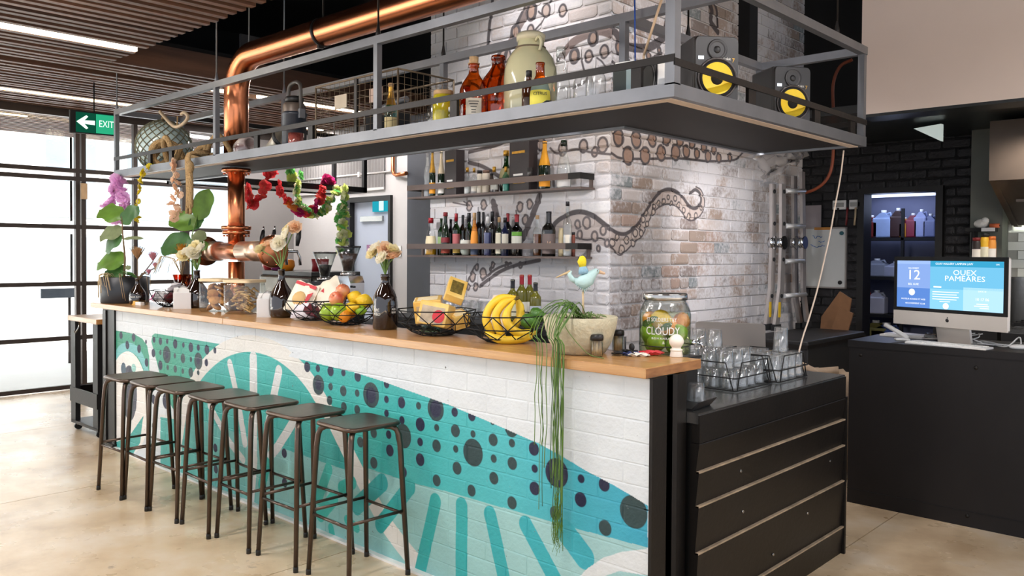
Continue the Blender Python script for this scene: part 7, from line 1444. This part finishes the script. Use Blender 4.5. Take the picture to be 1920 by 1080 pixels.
sc(0, .335, .42, 1, (140, 172, 232)); sc(0, .335, 0, .42, (96, 140, 216)); sc(0, .335, .93, 1, (160, 190, 240), 1, 2); sc(.335, 1, .88, 1, (60, 164, 206)); sc(.335, 1, .42, .88, (118, 196, 234)); sc(.335, .65, 0, .42, (140, 208, 240), 1.05); sc(.65, 1, 0, .47, (176, 220, 246), 1.1)
m_sw = emitter('screen_white', (250, 253, 255), 1.15)
def stx(tx, s, u, v, al='CENTER', sx=1.): letters(tx, s, m_sw, scr, frame((sx0+u*sw, -.0068, sz0+v*sh_), (1, 0, 0), (0, 0, 1)), align=al, sx=sx, depth=.0002)
stx('12', .082, .17, .69, sx=1.1); stx('BEL GUIE', .017, .17, .50); stx('SALLGABBEY', .012, .17, .84); stx('OUEX', .042, .66, .76, sx=1.2); stx('PAMEARES', .042, .66, .64, sx=1.2); stx('GUAV HALLERY LAMPUN LAW', .017, .56, .94, sx=.95)
stx('MOTEUR ATHENS YT WEB', .013, .17, .18); stx('RECOVERMENT CLUB', .013, .19, .09); stx('DATE 10', .012, .82, .40); stx('10 17 06', .022, .82, .24); stx('ON', .012, .95, .94)
for u_, v_, w_, h_ in [(.36, .35-.05*i, .25-.01*(i % 2)*2, .016) for i in range(4)]+[(.77, .14, .1, .016), (.75, .10, .13, .016), (.80, .06, .08, .014), (.37, .445, .075, .03), (.43, .155, .1, .014)]:
    G().box(sx0+u_*sw, sx0+(u_+w_)*sw, -.0067, -.0066, sz0+v_*sh_, sz0+(v_+h_)*sh_).build('text_line', m_sw, scr)
G().lathe([(0, 0), (.02, 0)], 18, (sx0+.155*sw, -.0068, sz0+.33*sh_), Matrix.Rotation(PI/2, 3, 'X')).build('icon', m_sw, scr); G().lathe([(0, 0), (.018, 0)], 18, (sx0+.49*sw, -.0068, sz0+.07*sh_), Matrix.Rotation(PI/2, 3, 'X')).build('icon', m_sw, scr)
lg = G().ball((0, -.0035, z0+.043), (.0095, .001, .0105), 12, 8).ball((.004, -.0035, z0+.041), (.008, .001, .009), 12, 8).ball((.003, -.0035, z0+.058), (.003, .001, .005), 8, 6, Matrix.Rotation(-.5, 3, 'Y')); lg.build('fruit_logo', m_plastic, t)
g = G(); g.prism([(.012, zc-.05), (.03, zc-.05), (.09, .006), (.19, .006), (.19, 0), (.0, 0), (.0, .005), (.07, .006)], -.1, .1, 0); g.build('stand', m_alum, t)
t = thing('keyboard', 'white keyboard in front of the computer', 'keyboard', (.27, 2.64, .985), math.radians(-8)); G().bev(-.22, .22, -.06, .05, 0, .012, .003).build('case', m_white, t)
km = G().box(-.0125, .0125, -.008, .008, 0, .004); kme = bpy.data.meshes.new('key'); kme.from_pydata(km.v, [], km.f); kme.materials.append(m_paper)
for i in range(14):
    for j in range(5): put('key', kme, t, (-.2+i*.0285+.004*j, -.045+j*.0195, .012))
t = thing('phone_handset', 'white phone stand left of the keyboard', 'phone', (-.02, 2.80, .985), .5); G().tube([(-.1, .05, .09), (0, 0, .03), (.02, -.01, .012)], [.014, .013, .014], 8).build('arm', m_white, t); G().bev(-.05, .03, -.03, .03, 0, .012, .003).build('base', m_white, t)
t = thing('paper_stack', 'flat stack of white papers at the left end of the desk', 'papers', (-.07, 3.02, .985), -.2); G().box(-.15, .12, -.06, .06, 0, .012).build('papers', m_paper, t); G().box(-.12, .14, -.05, .07, .012, .02).build('top_sheet', m_white, t)
t = thing('desk_fan_grill', 'small round wire object under the computer screen', 'ornament', (.12, 2.84, .985), 0); G().lathe([(.03, 0), (.045, .012), (.04, .03), (.02, .04), (0, .042)], 16, M=Matrix.Rotation(.3, 3, 'Y'), c=(0, 0, .008)).build('body', glass('grey_glass', (190, 190, 188), None, .3), t); G().tube([(.045*math.cos(a), .045*math.sin(a), .02) for a in [2*PI*i/16 for i in range(16)]], .004, 6, closed=True).build('rim', m_al, t)
t = thing('computer_mouse', 'white computer mouse at the right edge of the desk', 'mouse', (.60, 2.76, .985), .3); G().ball((0, 0, .012), (.055, .032, .016), 16, 10).build('shell', m_white, t); G().box(-.01, .05, -.001, .001, .022, .029).build('button_split', m_plastic, t)
t = thing('desk_cables', 'tangle of white cables on the desk under the computer', 'cable', (.33, 2.86, .985)); q = random.Random(8)
for i in range(6): G().tube(smooth3([(-.05+.02*i, .05, .06), (q.uniform(-.1, .05), q.uniform(-.05, .05), .04), (q.uniform(-.05, .1), q.uniform(-.1, .05), .01), (q.uniform(.0, .2), q.uniform(-.12, .05), .008+q.uniform(0, .03)), (.1+.03*i, q.uniform(-.06, .0), .006)]), .0035, 6).build('cable_run', m_white, t)
G().tube(smooth3([(.12, -.02, .006), (.2, -.06, .008), (.25, -.04, .06), (.27, -.08, .04), (.27, -.1, .01)]), .004, 6).build('cable_run', m_white, t)

# ---------------------------------------------------------------- storeroom shelving and goods, kitchen wall shelf
sh = thing('storeroom_shelving', 'black shelving unit of cleaning supplies in the storeroom', 'shelving', (0, 6.85, 0))
for z in (.45, .82, 1.23, 1.66): G().box(-1.95, -.75, 0, .4, z, z+.03).build('shelf_board', m_matblack, sh)
for x in (-1.95, -1.36, -.78): G().box(x, x+.03, 0, .03, 0, 2.0).build('upright', m_matblack, sh)
def jug(lbl, x, z, w, h, c, cap=(240, 240, 240), y=6.95):
    t = thing('supply_jug', lbl, 'jug', (x, y, z), 0, 'supplies on the storeroom shelves'); m = col(c, .4)
    G().bev(-w/2, w/2, -.07, .07, 0, h*.72, .015).build('body', m, t); G().prism([(-w*.42, h*.715), (w*.42, h*.715), (w*.12, h*.9), (-w*.12, h*.9)], -.045, .045, 1).build('shoulder', m, t); G().cyl((0, 0, h*.88), (0, 0, h), w*.14, 10).build('cap', col(cap), t); G().tube([(w*.15, 0, h*.86), (w*.34, 0, h*.9), (w*.42, 0, h*.74)], .012, 6).build('handle', m, t)
for a in [('dark red supply jug on the top storeroom shelf, far left', -1.704, .18, .25, (110, 38, 36)), ('pale blue water jug on the top storeroom shelf', -1.573, .2, .3, (150, 170, 206)), ('brown jug behind the yellow bottle on the top storeroom shelf', -1.422, .14, .32, (58, 36, 34)), ('yellow bottle on the top storeroom shelf', -1.35, .10, .22, (206, 140, 40)), ('red and blue jug on the top storeroom shelf', -1.269, .13, .26, (130, 40, 60)), ('pale jug with a dark cap on the top storeroom shelf', -1.183, .13, .3, (150, 160, 200)), ('grey jug at the right end of the top storeroom shelf', -1.093, .13, .25, (110, 120, 160))]:
    jug(a[0], a[1], 1.691, a[2], a[3], a[4])
for a in [('white tub on the middle storeroom shelf, left', -1.635, .22, .2, (150, 156, 170)), ('white box shaped jug on the middle storeroom shelf', -1.428, .24, .17, (170, 176, 196)), ('teal lidded jug on the middle storeroom shelf', -1.247, .2, .18, (120, 150, 160))]: jug(a[0], a[1], 1.261, a[2], a[3], a[4])
for a in [('red fire extinguisher coloured bottle on the lower storeroom shelf', -1.753, .12, .26, (196, 60, 50)), ('white tub on the lower storeroom shelf', -1.632, .2, .26, (190, 190, 200))]: jug(a[0], a[1], .851, a[2], a[3], a[4])
for a in [('olive bucket low in the storeroom', -1.64, .26, .3, (130, 124, 70)), ('blue crate low in the storeroom', -1.526, .3, .28, (80, 104, 160))]: jug(a[0], a[1], .481, a[2], a[3], a[4])
lamp('storeroom_light', 'POINT', (-1.3, 6.4, 2.05), 8, (200, 214, 255), shadow_soft_size=.2)
t = thing('pillar_shelf', 'small black shelf on the grey green pillar in the kitchen', 'shelf', (-.18, 5.3, 1.70)); G().box(-.12, .09, -.14, 0, 0, .03).build('board', m_matblack, t); G().box(-.08, -.06, -.12, 0, -.2, 0).build('bracket', m_matblack, t); G().box(-.0, .1, -.145, -.14, .0, .03).build('price_strip', m_white, t)
t = thing('white_cloth', 'crumpled white cloth on the small kitchen shelf', 'cloth', (-.2, 5.23, 1.73)); G().ball((0, 0, .035), (.055, .04, .04), 9, 6).build('cloth_body', pbr('white_cloth', (226, 222, 214), .9, bump=.9, bs=25), t); G().ball((.03, 0, .06), (.03, .03, .03), 7, 5).build('fold', m_paper, t)
t = thing('orange_tape', 'orange roll lying on the small kitchen shelf', 'tape', (-.10, 5.23, 1.73)); G().tube([(-.035, 0, .018), (.035, 0, .018)], .018, 12).build('roll', col((226, 116, 70)), t); G().tube([(-.04, 0, .018), (.04, 0, .018)], .008, 10).build('core', m_matblack, t)
cb2 = thing('kitchen_cabinet', 'tall dark cabinet with a steel top behind the computer in the kitchen', 'cabinet', (0, 0, 0)); G().box(-.40, -.0, 5.0, 5.285, 1.40, 1.44).build('steel_top', m_inox, cb2); G().box(-.38, -.02, 5.02, 5.285, 0, 1.40).build('carcass', m_black, cb2)
for a in [('dark sauce bottle with a white label on the kitchen cabinet', -0.199, .24, .04, (40, 30, 28), (236, 230, 220), (120, 30, 30)), ('yellow mustard bottle with a black cap on the kitchen cabinet', -0.141, .28, .036, (226, 178, 40), (230, 226, 200), (30, 30, 30)), ('orange and white bottle at the right of the kitchen cabinet', -0.09, .25, .03, (226, 150, 60), (240, 236, 228), (226, 120, 50))]:
    bottle(a[0], a[1], 5.12, 1.44, a[2]*.86, a[3], 'jar', col(a[4]), cap=col(a[6]), cap_h=.12, lab=col(a[5]), lab_z=(.15, .55), name='sauce_bottle')

# ---------------------------------------------------------------- coffee corner behind the bar
def grinder(lbl, x, y, hz, beans, w, full):
    t = thing('coffee_grinder', lbl, 'grinder', (x, y, .95), .3, 'coffee grinders behind the bar'); h0 = hz
    G().bev(-.08, .08, -.10, .12, 0, .03, .006).build('base', m_plastic, t); G().prism([(-.07, .03), (.07, .03), (.078, h0-.05), (.06, h0), (-.06, h0), (-.078, h0-.05)], -.08, .09, 1).build('body', m_chrome if full > .4 else m_plastic, t)
    G().lathe([(0, h0), (.055, h0), (.06, h0+.02), (.045, h0+.03), (0, h0+.03)], 18).build('collar', m_inox, t)
    H_ = .205; G().lathe([(.035, h0+.03), (.04, h0+.06), (w*.55, h0+.09), (w, h0+H_), (w*.97, h0+H_), (w*.52, h0+.092), (.03, h0+.032)], 24).build('hopper', g_clear, t)
    G().lathe([(0, h0+H_), (w*1.05, h0+H_), (w*1.05, h0+H_+.012), (0, h0+H_+.014)], 24).build('lid', m_smk, t)
    zt = .09+(H_-.09)*full; rt = w*(.5+.45*full); G().lathe([(0, h0+.035), (.03, h0+.035), (w*.5, h0+.09), (rt, h0+zt), (0, h0+zt+.006)], 20).build('coffee_beans', beans, t)
    G().box(-.015, .015, -.14, -.08, h0*.55, h0*.6).build('spout', m_plastic, t); G().tube([(.07, -.05, h0*.8), (.12, -.08, h0*.8)], .008, 6).build('lever', m_plastic, t)
m_smk = glass('smoked_lid', (110, 100, 96), (60, 56, 54), .25); m_bean = pbr('coffee_beans', (66, 40, 28), .5, var=.4, vs=60, bump=.6, bs=80); m_bean2 = pbr('dark_beans', (30, 24, 22), .5, var=.4, vs=60, bump=.6)
grinder('left coffee grinder with a nearly empty clear hopper', -3.61, 1.10, .33, m_bean2, .085, .25)
grinder('right coffee grinder with a hopper full of brown beans', -3.315, 1.10, .375, m_bean, .088, .62)
t = thing('espresso_machine', 'dark espresso machine behind the crisps bowl', 'coffee machine', (-4.2, 1.3, .95)); G().bev(-.36, .40, -.2, .3, .08, .36, .02).build('body', pbr('dark_chrome', (84, 80, 72), .2, .8, var=.1), t); G().box(-.36, .40, -.25, .3, 0, .05).build('drip_tray', m_inox, t); G().box(-.34, .38, -.18, .28, .36, .39).build('cup_rail', m_plastic, t)
for x in (-.2, .1, .3): G().cyl((x, -.2, .22), (x, -.2, .12), .035, 12).build('group_head', m_chrome, t)
for x, c in ((.18, (150, 30, 36)), (.28, (140, 26, 32))): 
    u = thing('red_cup', 'maroon cup on the espresso machine, '+('left' if x == .18 else 'right')+' of the pair', 'cup', (-4.2+x, 1.3, 1.341), 0, 'cups on the espresso machine'); G().lathe([(0, 0), (.04, 0), (.035, .05), (.042, .1), (.038, .1), (.03, .05), (0, .01)], 14).build('cup_body', col(c), u)
for i, (l, c, px_) in enumerate((('round red pot behind the beer font end cap', (190, 50, 60), 508), ('small magenta pot behind the beer font end cap', (170, 70, 130), 521), ('round orange pot behind the beer font end cap', (236, 140, 30), 538))):
    p = [(-4.625, 1.12, 1.349), (-4.506, 1.12, 1.338), (-4.358, 1.12, 1.34)][i]; t = thing('glazed_pot', l, 'pot', (p[0], p[1]+.12, 1.341), 0, 'coloured pots on the espresso machine'); G().lathe([(0, 0), (.045, 0), (.065, .04), (.06, .08), (.04, .095), (.036, .095), (.05, .05), (0, .01)], 16).build('pot_body', col(c, .3), t)

# ---------------------------------------------------------------- exit sign
e = (-6.145, 0.388, 2.636); az_ = math.atan2(CAMLOC.y-e[1], CAMLOC.x-e[0])+.25
t = thing('exit_sign', 'green illuminated exit sign with a left arrow hung from the slatted ceiling', 'sign', e, az_+PI/2); m_gr = emitter('exit_green', (16, 84, 62), .8); m_gw = emitter('exit_white', (226, 255, 240), 1.3); m_gm = emitter('exit_mid_green', (44, 170, 124), 1.0)
G().bev(-.2, .19, -.012, .03, -.1, .1, .005).build('case', m_matblack, t); G().box(-.155, .185, -.0135, -.012, -.092, .085).build('sign_face', m_gr, t); G().box(.01, .18, -.0145, -.0135, -.088, .08).build('lit_panel', m_gm, t)
G().prism([(-.15, 0), (-.07, .062), (-.055, .05), (-.085, .015), (-.0, .02), (-.0, -.02), (-.085, -.015), (-.055, -.05), (-.07, -.062)], -.016, -.0135, 1).build('arrow', m_gw, t)
letters('EXIT', .085, m_gw, t, frame((.095, -.015, -.004), (1, 0, 0), (0, 0, 1)), sx=.72)
G().cyl((0, .01, .1), (0, .01, 3.0-e[2]), .006, 6).build('hanger', m_matblack, t)
